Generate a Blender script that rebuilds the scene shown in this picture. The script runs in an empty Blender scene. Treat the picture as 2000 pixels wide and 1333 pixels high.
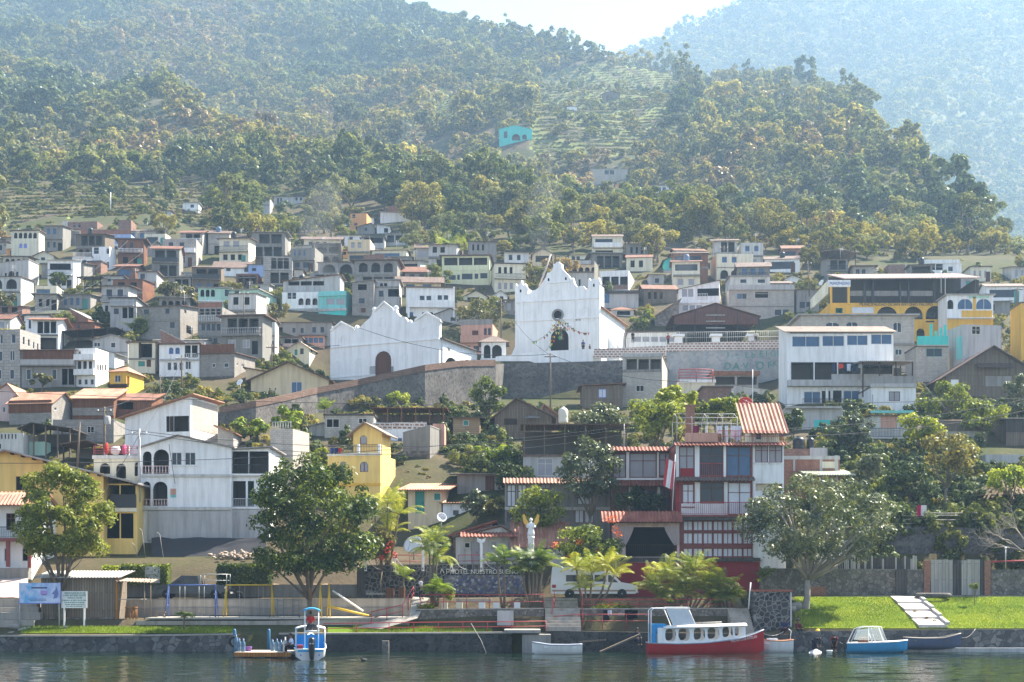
import bpy, math, random
from mathutils import Vector, Matrix, noise
random.seed(7)
R = math.radians
F, HC, YH = 3000.0, 5.0, 1150.0
scene = bpy.context.scene
COL = scene.collection
def P(px, py, d):
 return Vector(((px - 1000) * d / F, d, HC + (YH - py) * d / F))
def lerp(a, b, t): return a + (b - a) * t
def interp(tab, x):
 if x <= tab[0][0]: return tab[0][1]
 for (a, va), (b, vb) in zip(tab, tab[1:]):
  if x <= b: return va + (vb - va) * (x - a) / (b - a)
 return tab[-1][1]
def tag(o, label=None, cat=None, group=None, kind=None):
 if label: o['label'] = label
 if cat: o['category'] = cat
 if group: o['group'] = group
 if kind: o['kind'] = kind
 return o
def empty(name, loc=(0, 0, 0), rz=0.0, label=None, cat=None, group=None):
 o = bpy.data.objects.new(name, None); COL.objects.link(o)
 o.location = loc; o.rotation_euler = (0, 0, rz); o.empty_display_size = .3
 return tag(o, label, cat, group)
def copy_tree(o, parent=None):
 c = o.copy(); COL.objects.link(c)
 if parent is not None: c.parent = parent
 for ch in o.children: copy_tree(ch, c)
 return c
MATS = {}
class NT:
 def __init__(s, name):
  s.m = bpy.data.materials.new(name); s.m.use_nodes = True
  s.t = s.m.node_tree; s.t.nodes.clear()
  s.out = s.n('ShaderNodeOutputMaterial')
 def n(s, typ, **kw):
  nd = s.t.nodes.new(typ)
  for k, v in kw.items():
   if k.startswith('i_'):
    key = k[2:]
    key = int(key) if key.isdigit() else key.replace('_', ' ')
    nd.inputs[key].default_value = v
   else: setattr(nd, k, v)
  return nd
 def l(s, a, b): s.t.links.new(a, b)
 def ramp(s, fac, stops):
  r = s.n('ShaderNodeValToRGB'); e = r.color_ramp.elements
  while len(e) < len(stops): e.new(.5)
  for k, (p, c) in enumerate(stops):
   e[k].position = p; e[k].color = tuple(c) + ((1,) if len(c) == 3 else ())
  s.l(fac, r.inputs[0]); return r.outputs[0]
 def mix(s, fac, a, b, mode='MIX'):
  m = s.n('ShaderNodeMix', data_type='RGBA', blend_type=mode)
  for sock, v in ((m.inputs[0], fac), (m.inputs[6], a), (m.inputs[7], b)):
   if hasattr(v, 'is_output'): s.l(v, sock)
   elif isinstance(v, (int, float)): sock.default_value = v
   else: sock.default_value = tuple(v) + ((1,) if len(v) == 3 else ())
  return m.outputs[2]
 def noise(s, vec, scale, detail=3, rough=.55):
  nz = s.n('ShaderNodeTexNoise'); nz.inputs['Scale'].default_value = scale
  nz.inputs['Detail'].default_value = detail; nz.inputs['Roughness'].default_value = rough
  if vec is not None: s.l(vec, nz.inputs['Vector'])
  return nz.outputs[0]
 def coords(s):
  return s.n('ShaderNodeTexCoord').outputs['Object']
 def scaled(s, vec, sc):
  mp = s.n('ShaderNodeMapping'); mp.inputs['Scale'].default_value = sc
  s.l(vec, mp.inputs['Vector']); return mp.outputs[0]
 def wallvec(s):
  co = s.coords(); sp = s.n('ShaderNodeSeparateXYZ'); s.l(co, sp.inputs[0])
  ad=s.n('ShaderNodeMath',operation='ADD'); s.l(sp.outputs[0],ad.inputs[0]); s.l(sp.outputs[1],ad.inputs[1])
  cb = s.n('ShaderNodeCombineXYZ'); s.l(ad.outputs[0], cb.inputs[0]); s.l(sp.outputs[2], cb.inputs[1])
  return co, cb.outputs[0]
 def bsdf(s, col, rough=.85, spec=.3, metal=0.0, bump=None, bstr=.3, bdist=.02):
  b = s.n('ShaderNodeBsdfPrincipled')
  if hasattr(col, 'is_output'): s.l(col, b.inputs['Base Color'])
  else: b.inputs['Base Color'].default_value = tuple(col) + (1,)
  b.inputs['Roughness'].default_value = rough; b.inputs['Metallic'].default_value = metal
  b.inputs['Specular IOR Level'].default_value = spec
  if bump is not None:
   bp=s.n('ShaderNodeBump'); bp.inputs['Strength'].default_value=bstr; bp.inputs['Distance'].default_value=bdist
   s.l(bump, bp.inputs['Height']); s.l(bp.outputs[0], b.inputs['Normal'])
  s.l(b.outputs[0], s.out.inputs[0]); return b
def c3(h):
 return h if not isinstance(h, str) else tuple((int(h[i:i+2], 16) / 255) ** 2.2 for i in (0, 2, 4))
def dim(c, k): return tuple(min(1, x * k) for x in c)
def m_plaster(name, col, dirt=.5):
 if name in MATS: return MATS[name]
 t = NT(name); co = t.coords()
 n1 = t.noise(co, .55, 4, .6)
 n2 = t.noise(t.scaled(co, (1.6, 1.6, .16)), 1.3, 4, .62)
 st = t.ramp(n2, [(.42, (0, 0, 0)), (.72, (1, 1, 1))])
 c = t.mix(n1, dim(col, .86), dim(col, 1.1))
 dirtc = tuple(lerp(x, y, .6) for x, y in zip(dim(col, .45), (.13, .11, .09)))
 sf=t.n('ShaderNodeMath',operation='MULTIPLY'); t.l(st,sf.inputs[0]); sf.inputs[1].default_value=min(.9,dirt*.85)
 c = t.mix(sf.outputs[0], c, dirtc)
 n3 = t.noise(co, 9, 3)
 t.bsdf(c, .9, .15, bump=n3, bstr=.25, bdist=.02)
 MATS[name] = t.m; return t.m
def m_block(name, col, mort, bw=.4, bh=.2, ms=.018, var=.25, dirt=.4):
 if name in MATS: return MATS[name]
 t = NT(name); co, wv = t.wallvec()
 b = t.n('ShaderNodeTexBrick'); t.l(wv, b.inputs['Vector'])
 b.inputs['Scale'].default_value=1; b.inputs['Brick Width'].default_value=bw; b.inputs['Row Height'].default_value=bh
 b.inputs['Mortar Size'].default_value=ms; b.inputs['Mortar Smooth'].default_value=.2; b.inputs['Bias'].default_value=0
 b.inputs['Color1'].default_value=dim(col,1-var)+(1,); b.inputs['Color2'].default_value=dim(col,1+var)+(1,)
 b.inputs['Mortar'].default_value = tuple(mort) + (1,)
 n1 = t.noise(co, .5, 4, .6)
 c = t.mix(n1, b.outputs['Color'], (.9, .88, .85), 'MULTIPLY')
 n2 = t.noise(t.scaled(co, (1.2, 1.2, .2)), 1.0, 4)
 st = t.ramp(n2, [(.45, (0, 0, 0)), (.75, (dirt, dirt, dirt))])
 c = t.mix(st, c, dim(col, .4))
 t.bsdf(c, .92, .1, bump=b.outputs['Fac'], bstr=-.4, bdist=.03)
 MATS[name] = t.m; return t.m
def m_stone(name, cols, mort, scale=3.4, ms=.06):
 if name in MATS: return MATS[name]
 t = NT(name); co, wv = t.wallvec()
 nz = t.n('ShaderNodeTexNoise'); nz.inputs['Scale'].default_value = 1.6; t.l(wv, nz.inputs['Vector'])
 wv = t.mix(.12, wv, nz.outputs['Color'])
 v=t.n('ShaderNodeTexVoronoi',feature='DISTANCE_TO_EDGE'); v.inputs['Scale'].default_value=scale; t.l(wv,v.inputs['Vector'])
 w=t.n('ShaderNodeTexVoronoi',feature='F1'); w.inputs['Scale'].default_value=scale; t.l(wv,w.inputs['Vector'])
 sp = t.n('ShaderNodeSeparateColor'); t.l(w.outputs['Color'], sp.inputs[0])
 sc = t.ramp(sp.outputs[0], [(i / max(1, len(cols) - 1), c) for i, c in enumerate(cols)])
 n1 = t.noise(co, 5, 4, .65)
 sc=t.mix(n1,dim((1,1,1),.65),sc,'MULTIPLY') if False else t.mix(.45,sc,t.mix(n1,(.35,.35,.35),(1,1,1)),'MULTIPLY')
 e = t.ramp(v.outputs['Distance'], [(ms * .4, (0, 0, 0)), (ms, (1, 1, 1))])
 c = t.mix(e, mort, sc)
 n2 = t.noise(co, .35, 3)
 c = t.mix(t.ramp(n2, [(.4, (0, 0, 0)), (.7, (.5, .5, .5))]), c, dim(cols[0], .5))
 t.bsdf(c, .92, .15, bump=e, bstr=.6, bdist=.05)
 MATS[name] = t.m; return t.m
def m_tin(name, col, col2, wave=0, metal=0.0, rough=.6):
 if name in MATS: return MATS[name]
 t = NT(name); co = t.coords()
 n1 = t.noise(t.scaled(co, (1, .45, 1)), .9, 4, .65)
 c = t.mix(t.ramp(n1, [(.38, (0, 0, 0)), (.64, (1, 1, 1))]), col, col2)
 n2 = t.noise(co, 5, 3)
 c = t.mix(.4, c, t.mix(n2, (.45, .45, .45), (1, 1, 1)), 'MULTIPLY')
 w=t.n('ShaderNodeTexWave',wave_type='BANDS',bands_direction='X'); w.inputs['Scale'].default_value=1.3; t.l(co,w.inputs[0])
 t.bsdf(c, rough, .35, metal, bump=w.outputs['Fac'], bstr=.5, bdist=.04)
 MATS[name] = t.m; return t.m
def m_wood(name, col, col2, w=.18, vertical=True):
 if name in MATS: return MATS[name]
 t = NT(name); co, wv = t.wallvec()
 mp = t.n('ShaderNodeMapping'); t.l(wv, mp.inputs[0])
 if vertical: mp.inputs['Rotation'].default_value = (0, 0, R(90))
 b = t.n('ShaderNodeTexBrick'); t.l(mp.outputs[0], b.inputs['Vector'])
 b.inputs['Scale'].default_value=1; b.inputs['Brick Width'].default_value=2.7; b.inputs['Row Height'].default_value=w
 b.inputs['Mortar Size'].default_value = .012; b.inputs['Bias'].default_value = 0
 b.inputs['Color1'].default_value = tuple(col) + (1,); b.inputs['Color2'].default_value = tuple(col2) + (1,)
 b.inputs['Mortar'].default_value = dim(col, .25) + (1,)
 n1 = t.noise(t.scaled(co, (6, 6, .7) if vertical else (.7, .7, 6)), 1.2, 5, .65)
 c = t.mix(.65, b.outputs['Color'], t.mix(n1, (.3, .3, .3), (1.15, 1.1, 1.05)), 'MULTIPLY')
 t.bsdf(c, .85, .2, bump=b.outputs['Fac'], bstr=-.4, bdist=.02)
 MATS[name] = t.m; return t.m
def m_flat(name, col, rough=.6, spec=.4, metal=0.0, var=.12, nscale=2.5):
 if name in MATS: return MATS[name]
 t = NT(name); co = t.coords(); n1 = t.noise(co, nscale, 4, .6)
 c = t.mix(n1, dim(col, 1 - var), dim(col, 1 + var))
 t.bsdf(c, rough, spec, metal)
 MATS[name] = t.m; return t.m
def m_glass(name, col, rough=.08):
 if name in MATS: return MATS[name]
 t = NT(name); co = t.coords(); n1 = t.noise(co, .7, 2)
 c = t.mix(n1, dim(col, .6), dim(col, 1.4))
 t.bsdf(c, rough, .22, bump=t.noise(co, .9, 1), bstr=.06, bdist=.05)
 MATS[name] = t.m; return t.m
def m_leaf(name, a, b, c, trans=.42, nscale=.35, gloss=.03, rnd=.5):
 if name in MATS: return MATS[name]
 t = NT(name); co = t.coords()
 g = t.n('ShaderNodeNewGeometry'); oi = t.n('ShaderNodeObjectInfo')
 n1 = t.noise(co, nscale, 2)
 m1=t.n('ShaderNodeMath',operation='MULTIPLY_ADD'); t.l(g.outputs['Random Per Island'],m1.inputs[0]); m1.inputs[1].default_value=rnd
 t.l(n1, m1.inputs[2])
 m2=t.n('ShaderNodeMath',operation='MULTIPLY_ADD'); t.l(oi.outputs['Random'],m2.inputs[0]); m2.inputs[1].default_value=.38
 t.l(m1.outputs[0], m2.inputs[2])
 m3=t.n('ShaderNodeMath',operation='SUBTRACT'); t.l(m2.outputs[0],m3.inputs[0]); m3.inputs[1].default_value=.19+rnd/2
 cc = t.ramp(m3.outputs[0], [(.22, a), (.5, b), (.78, c)])
 d = t.n('ShaderNodeBsdfDiffuse'); t.l(cc, d.inputs[0])
 tr = t.n('ShaderNodeBsdfTranslucent'); t.l(t.mix(.35, cc, (.75, .8, .12), 'SOFT_LIGHT'), tr.inputs[0])
 mx=t.n('ShaderNodeMixShader'); mx.inputs[0].default_value=trans; t.l(d.outputs[0],mx.inputs[1]); t.l(tr.outputs[0],mx.inputs[2])
 gl=t.n('ShaderNodeBsdfGlossy'); gl.inputs['Roughness'].default_value=.45; gl.inputs[0].default_value=(.8,.85,.8,1)
 my=t.n('ShaderNodeMixShader'); my.inputs[0].default_value=gloss; t.l(mx.outputs[0],my.inputs[1]); t.l(gl.outputs[0],my.inputs[2])
 t.l(my.outputs[0], t.out.inputs[0])
 MATS[name] = t.m; return t.m
W = {
 'white': lambda: m_plaster('white_plaster', (.85, .845, .84), .4),
 'church': lambda: m_plaster('church_limewash', (.88, .875, .87), .30),
 'offwhite': lambda: m_plaster('offwhite_plaster', (.568, .550, .516), .6),
 'cream': lambda: m_plaster('cream_plaster', (.72, .58, .38), .45),
 'palecream': lambda: m_plaster('pale_cream_plaster', (.76, .70, .54), .4),
 'lemon': lambda: m_plaster('pale_lemon_plaster', (.74, .74, .48), .3),
 'yellow': lambda: m_plaster('yellow_plaster', (.86, .60, .20), .3),
 'ochre': lambda: m_plaster('ochre_plaster', (.80, .46, .07), .35),
 'orange': lambda: m_plaster('orange_plaster', (.72, .36, .15), .35),
 'salmon': lambda: m_plaster('salmon_plaster', (.62, .34, .25), .5),
 'pink': lambda: m_plaster('pink_plaster', (.70, .52, .48), .5),
 'mint': lambda: m_plaster('mint_plaster', (.46, .68, .56), .35),
 'teal': lambda: m_plaster('turquoise_plaster', (.08, .58, .52), .35),
 'aqua': lambda: m_plaster('aqua_plaster', (.22, .58, .56), .4),
 'paleblue': lambda: m_plaster('pale_blue_plaster', (.34, .45, .72), .35),
 'grey': lambda: m_plaster('grey_render', (.304, .289, .274), .7),
 'palegrey': lambda: m_plaster('pale_grey_render', (.473, .464, .456), .6),
 'concrete': lambda: m_plaster('raw_concrete', (.258, .247, .228), .8),
 'paveconc': lambda: m_plaster('paving_concrete', (.378, .344, .301), .7),
 'dark': lambda: m_plaster('dark_render_and_shade', (.12, .11, .10), .5),  # dark render, also used inside open rooms with their shade in the colour
 'redwall': lambda: m_plaster('red_plaster', (.30, .03, .04), .3),
 'block': lambda: m_block('grey_blockwork', (.304, .285, .266), (.228, .213, .198), var=.14),
 'paleblock': lambda: m_block('pale_blockwork', (.482, .447, .404), (.327, .301, .267), var=.12),
 'bigblock': lambda: m_block('large_blockwork',(.430,.396,.361),(.232,.206,.189),bw=.8,bh=.4,ms=.03,var=.1),
 'brick': lambda: m_block('red_brickwork',(.319,.114,.068),(.304,.251,.213),bw=.24,bh=.08,ms=.012,var=.3),
 'oldbrick': lambda: m_block('weathered_brickwork',(.274,.144,.106),(.258,.220,.198),bw=.3,bh=.12,ms=.016,var=.3),
 'stone': lambda: m_stone('grey_stonework',[(.099,.091,.091),(.160,.144,.137),(.228,.213,.198)],(.190,.182,.167)),
 'darkstone': lambda: m_stone('dark_stonework',[(.046,.046,.047),(.076,.072,.072),(.122,.114,.110)],(.091,.091,.084),3.2),
 'quaystone': lambda: m_stone('quay_stonework',[(.091,.091,.095),(.152,.148,.144),(.258,.251,.236)],(.076,.076,.072),2.6,.05),
 'rubble': lambda: m_stone('rubble_stonework',[(.152,.137,.122),(.251,.228,.198),(.350,.319,.281)],(.114,.099,.091),3.4,.07),
 'mortarstone': lambda: m_stone('dark_stones_in_pale_mortar',[(.043,.043,.047),(.077,.073,.073),(.112,.103,.103)],(.258,.249,.232),3.0,.10),
 'muralstone': lambda: m_stone('painted_stonework',[(.36,.38,.40),(.46,.44,.43),(.55,.50,.47),(.40,.47,.46)],(.42,.42,.41),2.8,.05),
 'rust': lambda: m_tin('rusty_sheet', (.251, .106, .053), (.152, .065, .038)),
 'rustlight': lambda: m_tin('light_rusty_sheet', (.430, .232, .146), (.310, .129, .069)),
 'tin': lambda: m_tin('grey_sheet_roof', (.361, .353, .344), (.215, .181, .155)),
 'tinbright': lambda: m_tin('bright_sheet_roof', (.482, .464, .447), (.327, .292, .258)),
 'tindark': lambda: m_tin('dark_sheet_roof', (.099, .084, .076), (.061, .049, .042)),
 'tinbrown': lambda: m_tin('brown_sheet_roof', (.129, .076, .057), (.182, .122, .091)),
 'tintan': lambda: m_tin('tan_sheet_roof', (.36, .28, .22), (.27, .19, .14)),
 'tinpink': lambda: m_tin('pale_pink_sheet_roof', (.42, .31, .27), (.34, .25, .21)),
 'tile': lambda: m_tin('clay_tile', (.36, .13, .085), (.25, .075, .05), rough=.75),
 'tilelight': lambda: m_tin('sunbleached_clay_tile', (.46, .25, .18), (.34, .15, .10), rough=.75),
 'tiledark': lambda: m_tin('dark_clay_tile', (.14, .11, .095), (.22, .16, .13), rough=.8),
 'wood': lambda: m_wood('weathered_planks', (.198, .152, .114), (.258, .213, .167)),
 'rustwood': lambda: m_wood('reddish_planks', (.182, .076, .046), (.258, .122, .068)),
 'logs': lambda: m_wood('horizontal_planks', (.40, .27, .16), (.48, .35, .22), .22, False),
 'darkwood': lambda: m_wood('dark_planks', (.053, .034, .027), (.076, .049, .034)),
 'orangewood': lambda: m_wood('orange_planks', (.55, .26, .07), (.42, .18, .05)),
 'palewood': lambda: m_wood('pale_grey_planks', (.52, .50, .47), (.40, .38, .36), .3),
 'greywood': lambda: m_wood('dark_grey_planks', (.084, .076, .076), (.122, .110, .106), .25),
 'glass': lambda: m_glass('dark_window_glass', (.035, .045, .06)),
 'blueglass': lambda: m_glass('blue_window_glass', (.06, .12, .22), .12),
 'shadedrust': lambda: m_tin('shaded_rusty_sheet', (.16, .055, .035), (.10, .04, .03)),  # rust darkened to carry the shade under the hall roof
 'recess': lambda: m_plaster('shaded_room', (.16, .15, .14), .4),  # shade of deep rooms put into the colour of shallow recesses
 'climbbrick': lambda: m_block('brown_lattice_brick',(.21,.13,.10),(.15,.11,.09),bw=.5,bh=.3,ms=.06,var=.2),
 'void': lambda: m_flat('unlit_interior', (.012, .011, .010), .9, .1),  # near-black colour stands in for the shade inside openings
 'frame': lambda: m_flat('pale_window_frame', (.62, .60, .57), .6),
 'brownframe': lambda: m_flat('brown_window_frame', (.14, .06, .04), .6),
 'redframe': lambda: m_flat('red_window_frame', (.20, .045, .04), .5),
 'blueframe': lambda: m_flat('blue_window_frame', (.18, .22, .62), .5),
 'curtain': lambda: m_flat('grey_curtain_glass', (.30, .29, .32), .35, .5, var=.25, nscale=1.2),
 'whitecurtain': lambda: m_flat('white_curtain_glass', (.62, .64, .70), .3, .5, var=.2, nscale=1.2),
 'iron': lambda: m_flat('dark_iron', (.035, .035, .04), .5),
 'redrail': lambda: m_flat('red_painted_rail', (.36, .04, .045), .5),
 'greymetal': lambda: m_flat('galvanised_metal', (.42, .43, .44), .45, .5, .3),
 'whitepaint': lambda: m_flat('white_paint', (.80, .80, .80), .45, .5),
 'greendoor': lambda: m_flat('green_painted_wood', (.04, .24, .20), .6),
 'wooddoor': lambda: m_wood('brown_door_wood', (.13, .055, .035), (.17, .075, .05), .3),
}
def M(k): return W[k]() if isinstance(k, str) else k
class MB:
 def __init__(s): s.v = []; s.f = []; s.m = []; s.sm = []
 def add(s, verts, faces, m=0, smooth=False):
  o = len(s.v); s.v += [tuple(v) for v in verts]
  for f in faces: s.f.append([o + i for i in f]); s.m.append(m); s.sm.append(smooth)
  return s
 def quad(s, a, b, c, d, m=0): return s.add((a, b, c, d), ((0, 1, 2, 3),), m)
 def poly(s, pts, m=0): return s.add(pts, (tuple(range(len(pts))),), m)
 def box(s, x0, x1, y0, y1, z0, z1, m=0, T=None):
  v = [Vector((x, y, z)) for x in (x0, x1) for y in (y0, y1) for z in (z0, z1)]
  if T: v = [T @ p for p in v]
  return s.add(v, ((0, 1, 3, 2), (4, 6, 7, 5), (0, 4, 5, 1), (2, 3, 7, 6), (0, 2, 6, 4), (1, 5, 7, 3)), m)
 def beam(s, a, b, w, h=None, m=0):
  a, b = Vector(a), Vector(b); h = h or w; d = (b - a); L = d.length
  if L < 1e-6: return s
  q = d.to_track_quat('Z', 'X' if abs(d.normalized().x) < .9 else 'Y').to_matrix().to_4x4()
  return s.box(-w / 2, w / 2, -h / 2, h / 2, 0, L, m, Matrix.Translation(a) @ q)
 def tube(s, pts, r, n=6, m=0, cap=True, smooth=True):
  pts = [Vector(p) for p in pts]; rs = r if isinstance(r, (list, tuple)) else [r] * len(pts)
  o = len(s.v); up = None
  for i, p in enumerate(pts):
   t = (pts[min(i + 1, len(pts) - 1)] - pts[max(i - 1, 0)]).normalized()
   if up is None: up = Vector((1, 0, 0)) if abs(t.x) < .8 else Vector((0, 1, 0))
   u = t.cross(up); u.normalize(); w = u.cross(t); up = w
   for k in range(n):
    a = 2 * math.pi * k / n
    s.v.append(tuple(p + (u * math.cos(a) + w * math.sin(a)) * rs[i]))
  for i in range(len(pts) - 1):
   for k in range(n):
    s.f.append([o+i*n+k,o+i*n+(k+1) % n,o+(i+1)*n+(k+1) % n,o+(i+1)*n+k]); s.m.append(m); s.sm.append(smooth)
  if cap:
   s.f.append([o + k for k in range(n)][::-1]); s.m.append(m); s.sm.append(False)
   s.f.append([o + (len(pts) - 1) * n + k for k in range(n)]); s.m.append(m); s.sm.append(False)
  return s
 def lathe(s, prof, n=12, c=(0, 0, 0), m=0, smooth=True, T=None):
  o = len(s.v); c = Vector(c)
  for r, z in prof:
   for k in range(n):
    a = 2 * math.pi * k / n; p = Vector((r * math.cos(a), r * math.sin(a), z))
    s.v.append(tuple((T @ p if T else p) + c))
  for i in range(len(prof) - 1):
   for k in range(n):
    s.f.append([o+i*n+k,o+i*n+(k+1) % n,o+(i+1)*n+(k+1) % n,o+(i+1)*n+k]); s.m.append(m); s.sm.append(smooth)
  s.f.append([o + k for k in range(n)][::-1]); s.m.append(m); s.sm.append(False)
  s.f.append([o + (len(prof) - 1) * n + k for k in range(n)]); s.m.append(m); s.sm.append(False)
  return s
 def ball(s, c, rx, ry=None, rz=None, n=10, k=6, m=0, jit=0):
  ry = ry or rx; rz = rz or rx
  prof = [(math.sin(math.pi * i / k), -math.cos(math.pi * i / k)) for i in range(k + 1)]
  o = len(s.v); s.lathe([(max(r, .02), z) for r, z in prof], n, (0, 0, 0), m)
  for i in range(o, len(s.v)):
   x,y,z=s.v[i]; j=1+(jit*noise.noise(Vector((x*1.7+c[0],y*1.7+c[1],z*1.7))) if jit else 0)
   s.v[i] = (c[0] + x * rx * j, c[1] + y * ry * j, c[2] + z * rz * j)
  return s
 def prism(s, poly, y0, y1, m=0):
  n = len(poly); a = [(x, y0, z) for x, z in poly]; b = [(x, y1, z) for x, z in poly]
  fs = [tuple(range(n)), tuple(range(2 * n - 1, n - 1, -1))]
  fs += [(i, i + n, (i + 1) % n + n, (i + 1) % n) for i in range(n)]
  return s.add(a + b, fs, m)
 def sheet(s, a, b, c, d, wave=.25, amp=.05, th=.04, m=0):
  a, b, c, d = map(Vector, (a, b, c, d)); nrm = (b - a).cross(d - a).normalized()
  if nrm.z < 0: nrm = -nrm
  n = max(2, int((b - a).length / wave)) * 4; n = min(n, 240); o = len(s.v)
  for i in range(n + 1):
   t = i / n; h = nrm * (amp * math.cos(t * n / 4 * 2 * math.pi) if amp else 0)
   p, q = a.lerp(b, t), d.lerp(c, t)
   s.v += [tuple(p + h), tuple(q + h), tuple(p + h - nrm * th), tuple(q + h - nrm * th)]
  for i in range(n):
   k = o + i * 4
   for f in ((k,k+4,k+5,k+1),(k+2,k+3,k+7,k+6),(k,k+2,k+6,k+4),(k+1,k+5,k+7,k+3)):
    s.f.append(list(f)); s.m.append(m); s.sm.append(False)
  s.f.append([o, o + 1, o + 3, o + 2]); s.m.append(m); s.sm.append(False)
  k = o + n * 4; s.f.append([k, k + 2, k + 3, k + 1]); s.m.append(m); s.sm.append(False)
  return s
 def build(s, name, mats, parent=None, loc=None, rz=0):
  me = bpy.data.meshes.new(name); me.from_pydata(s.v, [], s.f)
  if not isinstance(mats, (list, tuple)): mats = [mats]
  for m in mats: me.materials.append(M(m))
  me.polygons.foreach_set('material_index', s.m); me.polygons.foreach_set('use_smooth', s.sm)
  me.update()
  o = bpy.data.objects.new(name, me); COL.objects.link(o)
  if parent is not None: o.parent = parent
  if loc is not None: o.location = loc
  if rz: o.rotation_euler.z = rz
  return o
def text(body,size,mat,parent=None,loc=(0,0,0),rot=(R(90),0,0),width=None,th=.02,name='lettering',align='CENTER'):
 cu=bpy.data.curves.new(name,'FONT'); cu.body=body; cu.size=size; cu.extrude=th; cu.align_x=align; cu.align_y = 'CENTER'
 cu.materials.append(M(mat)); o = bpy.data.objects.new(name, cu); COL.objects.link(o)
 o.location = loc; o.rotation_euler = rot
 if parent is not None: o.parent = parent
 me=bpy.data.meshes.new_from_object(o.evaluated_get(bpy.context.evaluated_depsgraph_get())); bpy.data.objects.remove(o); bpy.data.curves.remove(cu)
 if width:
  xs = [v.co.x for v in me.vertices]; w = max(xs) - min(xs)
  for v in me.vertices: v.co.x *= width / w
 me.materials.clear(); me.materials.append(M(mat))
 o = bpy.data.objects.new(name, me); COL.objects.link(o); o.location = loc; o.rotation_euler = rot
 if parent is not None: o.parent = parent
 return o
def prof(near, far):
 return near + [(d, HC + (YH - py) * d / F) for d, py in far]
UP = [(320, 505), (440, 405), (620, 300), (860, 200), (1130, 100), (1420, 0), (1650, -80), (2200, -300)]
LN=[(110,-3),(114.9,-2),(115,1.5),(117.7,2.05),(118,2.55),(123,2.70),(123.3,4.1),(127.5,4.25),(133,7.4),(138,8.0),(141,9.4)]
CN=[(110,-3),(114.9,-2),(115,1.6),(118,1.8),(118.3,3.43),(121.5,3.5),(122.5,4.27),(127.5,4.3),(128,6.9),(131,7.0)]
RN=[(110,-3),(115.2,-2),(115.3,1.93),(126,4.4),(126.9,4.5),(127,6.3),(130.5,6.5),(131,10.15),(136,11)]
pL = prof(LN, [(150, 950), (160, 900), (185, 810), (220, 712), (265, 605)] + UP)
pL2=prof(LN,[(158,900),(185,822),(205,785)])+[(211,31.0),(213,34.0),(246,35.0)]+prof([],[(262,620),(285,560)]+UP)
pC=prof(CN,[(140,1010),(158,915),(185,830),(205,795),(219.5,778),(221,706)])+[(247,39.0),(250,40.5)]+prof([],[(266,622),(290,560)]+UP)
pC2=prof(CN,[(140,1010),(158,915),(185,825),(203,780),(219.5,748),(221,690)])+[(247,40.0),(250,41)]+prof([],[(266,618),(290,555)]+UP)
pR = prof(RN, [(150, 960), (165, 880), (185, 812), (220, 715), (265, 610)] + UP)
COLS=[(-900,pL),(470,pL),(640,pL2),(800,pL2),(940,pC),(1230,pC),(1330,pC2),(1500,pC2),(1570,pR),(3000,pR)]
RIDGE=[(-900,-70),(400,-70),(640,-30),(700,0),(770,22),(850,55),(950,78),(1060,74),(1180,98),(1290,112),(1380,132),(1480,140),(1560,168),
   (1640, 215), (1700, 262), (1800, 335), (1880, 408), (1960, 458), (2050, 515), (2300, 600), (3000, 700)]
def base_z(px, d):
 for (pa, fa), (pb, fb) in zip(COLS, COLS[1:]):
  if px <= pb:
   t = max(0, (px - pa) / (pb - pa)); break
 else: t = 1
 return lerp(interp(fa, d), interp(fb, d), t)
RD = {}
def ridge_d(px):
 k = int(px // 20)
 if k not in RD:
  pr = interp(RIDGE, px); d = 250
  while d < 2000 and YH - (base_z(px, d) - HC) * F / d > pr: d += 2
  RD[k] = d
 return RD[k]
def ridge_ds(px):
 k = math.floor(px / 20); return lerp(ridge_d(k * 20 + .1), ridge_d(k * 20 + 20.1), px / 20 - k)
TERR=[(-60,430,392,478,2.6),(395,530,640,880,3.4),(830,950,700,850,3.4),(1040,1320,610,980,3.4)]
def terrace(px, d):
 for a, b, c, e, h in TERR:
  w = 25 * noise.noise(Vector((px * .01, d * .012, 3)))
  if a + w < px < b + w and c + w * .5 < d < e + w * .5: return h
 return 0
def ground(px, d):
 z = base_z(px, d); dr = ridge_ds(px); x = (px - 1000) * d / F
 if d > dr:
  z = base_z(px, dr) - (d - dr) * .55
 a = min(1, max(0, (d - 300) / 350)) * 30 * min(1, max(.25, (dr - d) / 100 + .4))
 if a > 0:
  q = noise.noise(Vector((x * .0066 + d * .0036, d * .0027, 1.7)))
  q2 = noise.noise(Vector((x * .018 + d * .007, d * .008, 5.1)))
  z += a * (1.1 * (.32 - abs(q) * 1.9) + .35 * q2)
  h = terrace(px, d)
  if h and d < dr - 10:
   q = z / h + .35 * noise.noise(Vector((x * .012, d * .012, 8))); f = q - math.floor(q)
   z += h * (max(0, min(1, (f - .62) / .3)) - f)
 elif d > 140 and not (200 < d < 252 and px > 600 and px < 1540):
  z += .35 * noise.noise(Vector((x * .2, d * .2, 2)))
 return z
def hit(px, py, d0=116.0):
 d = d0; st = 1.0
 while d < 2000:
  if ground(px, d) >= HC + (YH - py) * d / F: return d
  d += st; st = .6 if d < 260 else 2.5
 return 2000
cam = bpy.data.cameras.new('camera'); co = bpy.data.objects.new('camera', cam); COL.objects.link(co)
co.location = (0, 0, HC); co.rotation_euler = (R(90), 0, 0); cam.sensor_width = 36; cam.lens = F / 2000 * 36
cam.shift_y = (YH - 666.5) / 2000; cam.clip_end = 12000; scene.camera = co
SUN = Vector((.54, .34, .77)).normalized()
elev = math.asin(SUN.z); azim = math.atan2(SUN.x, SUN.y)
sl = bpy.data.lights.new('sun', 'SUN'); sl.energy = 5.0; sl.angle = R(.5); sl.color = (1, .91, .76)
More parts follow.
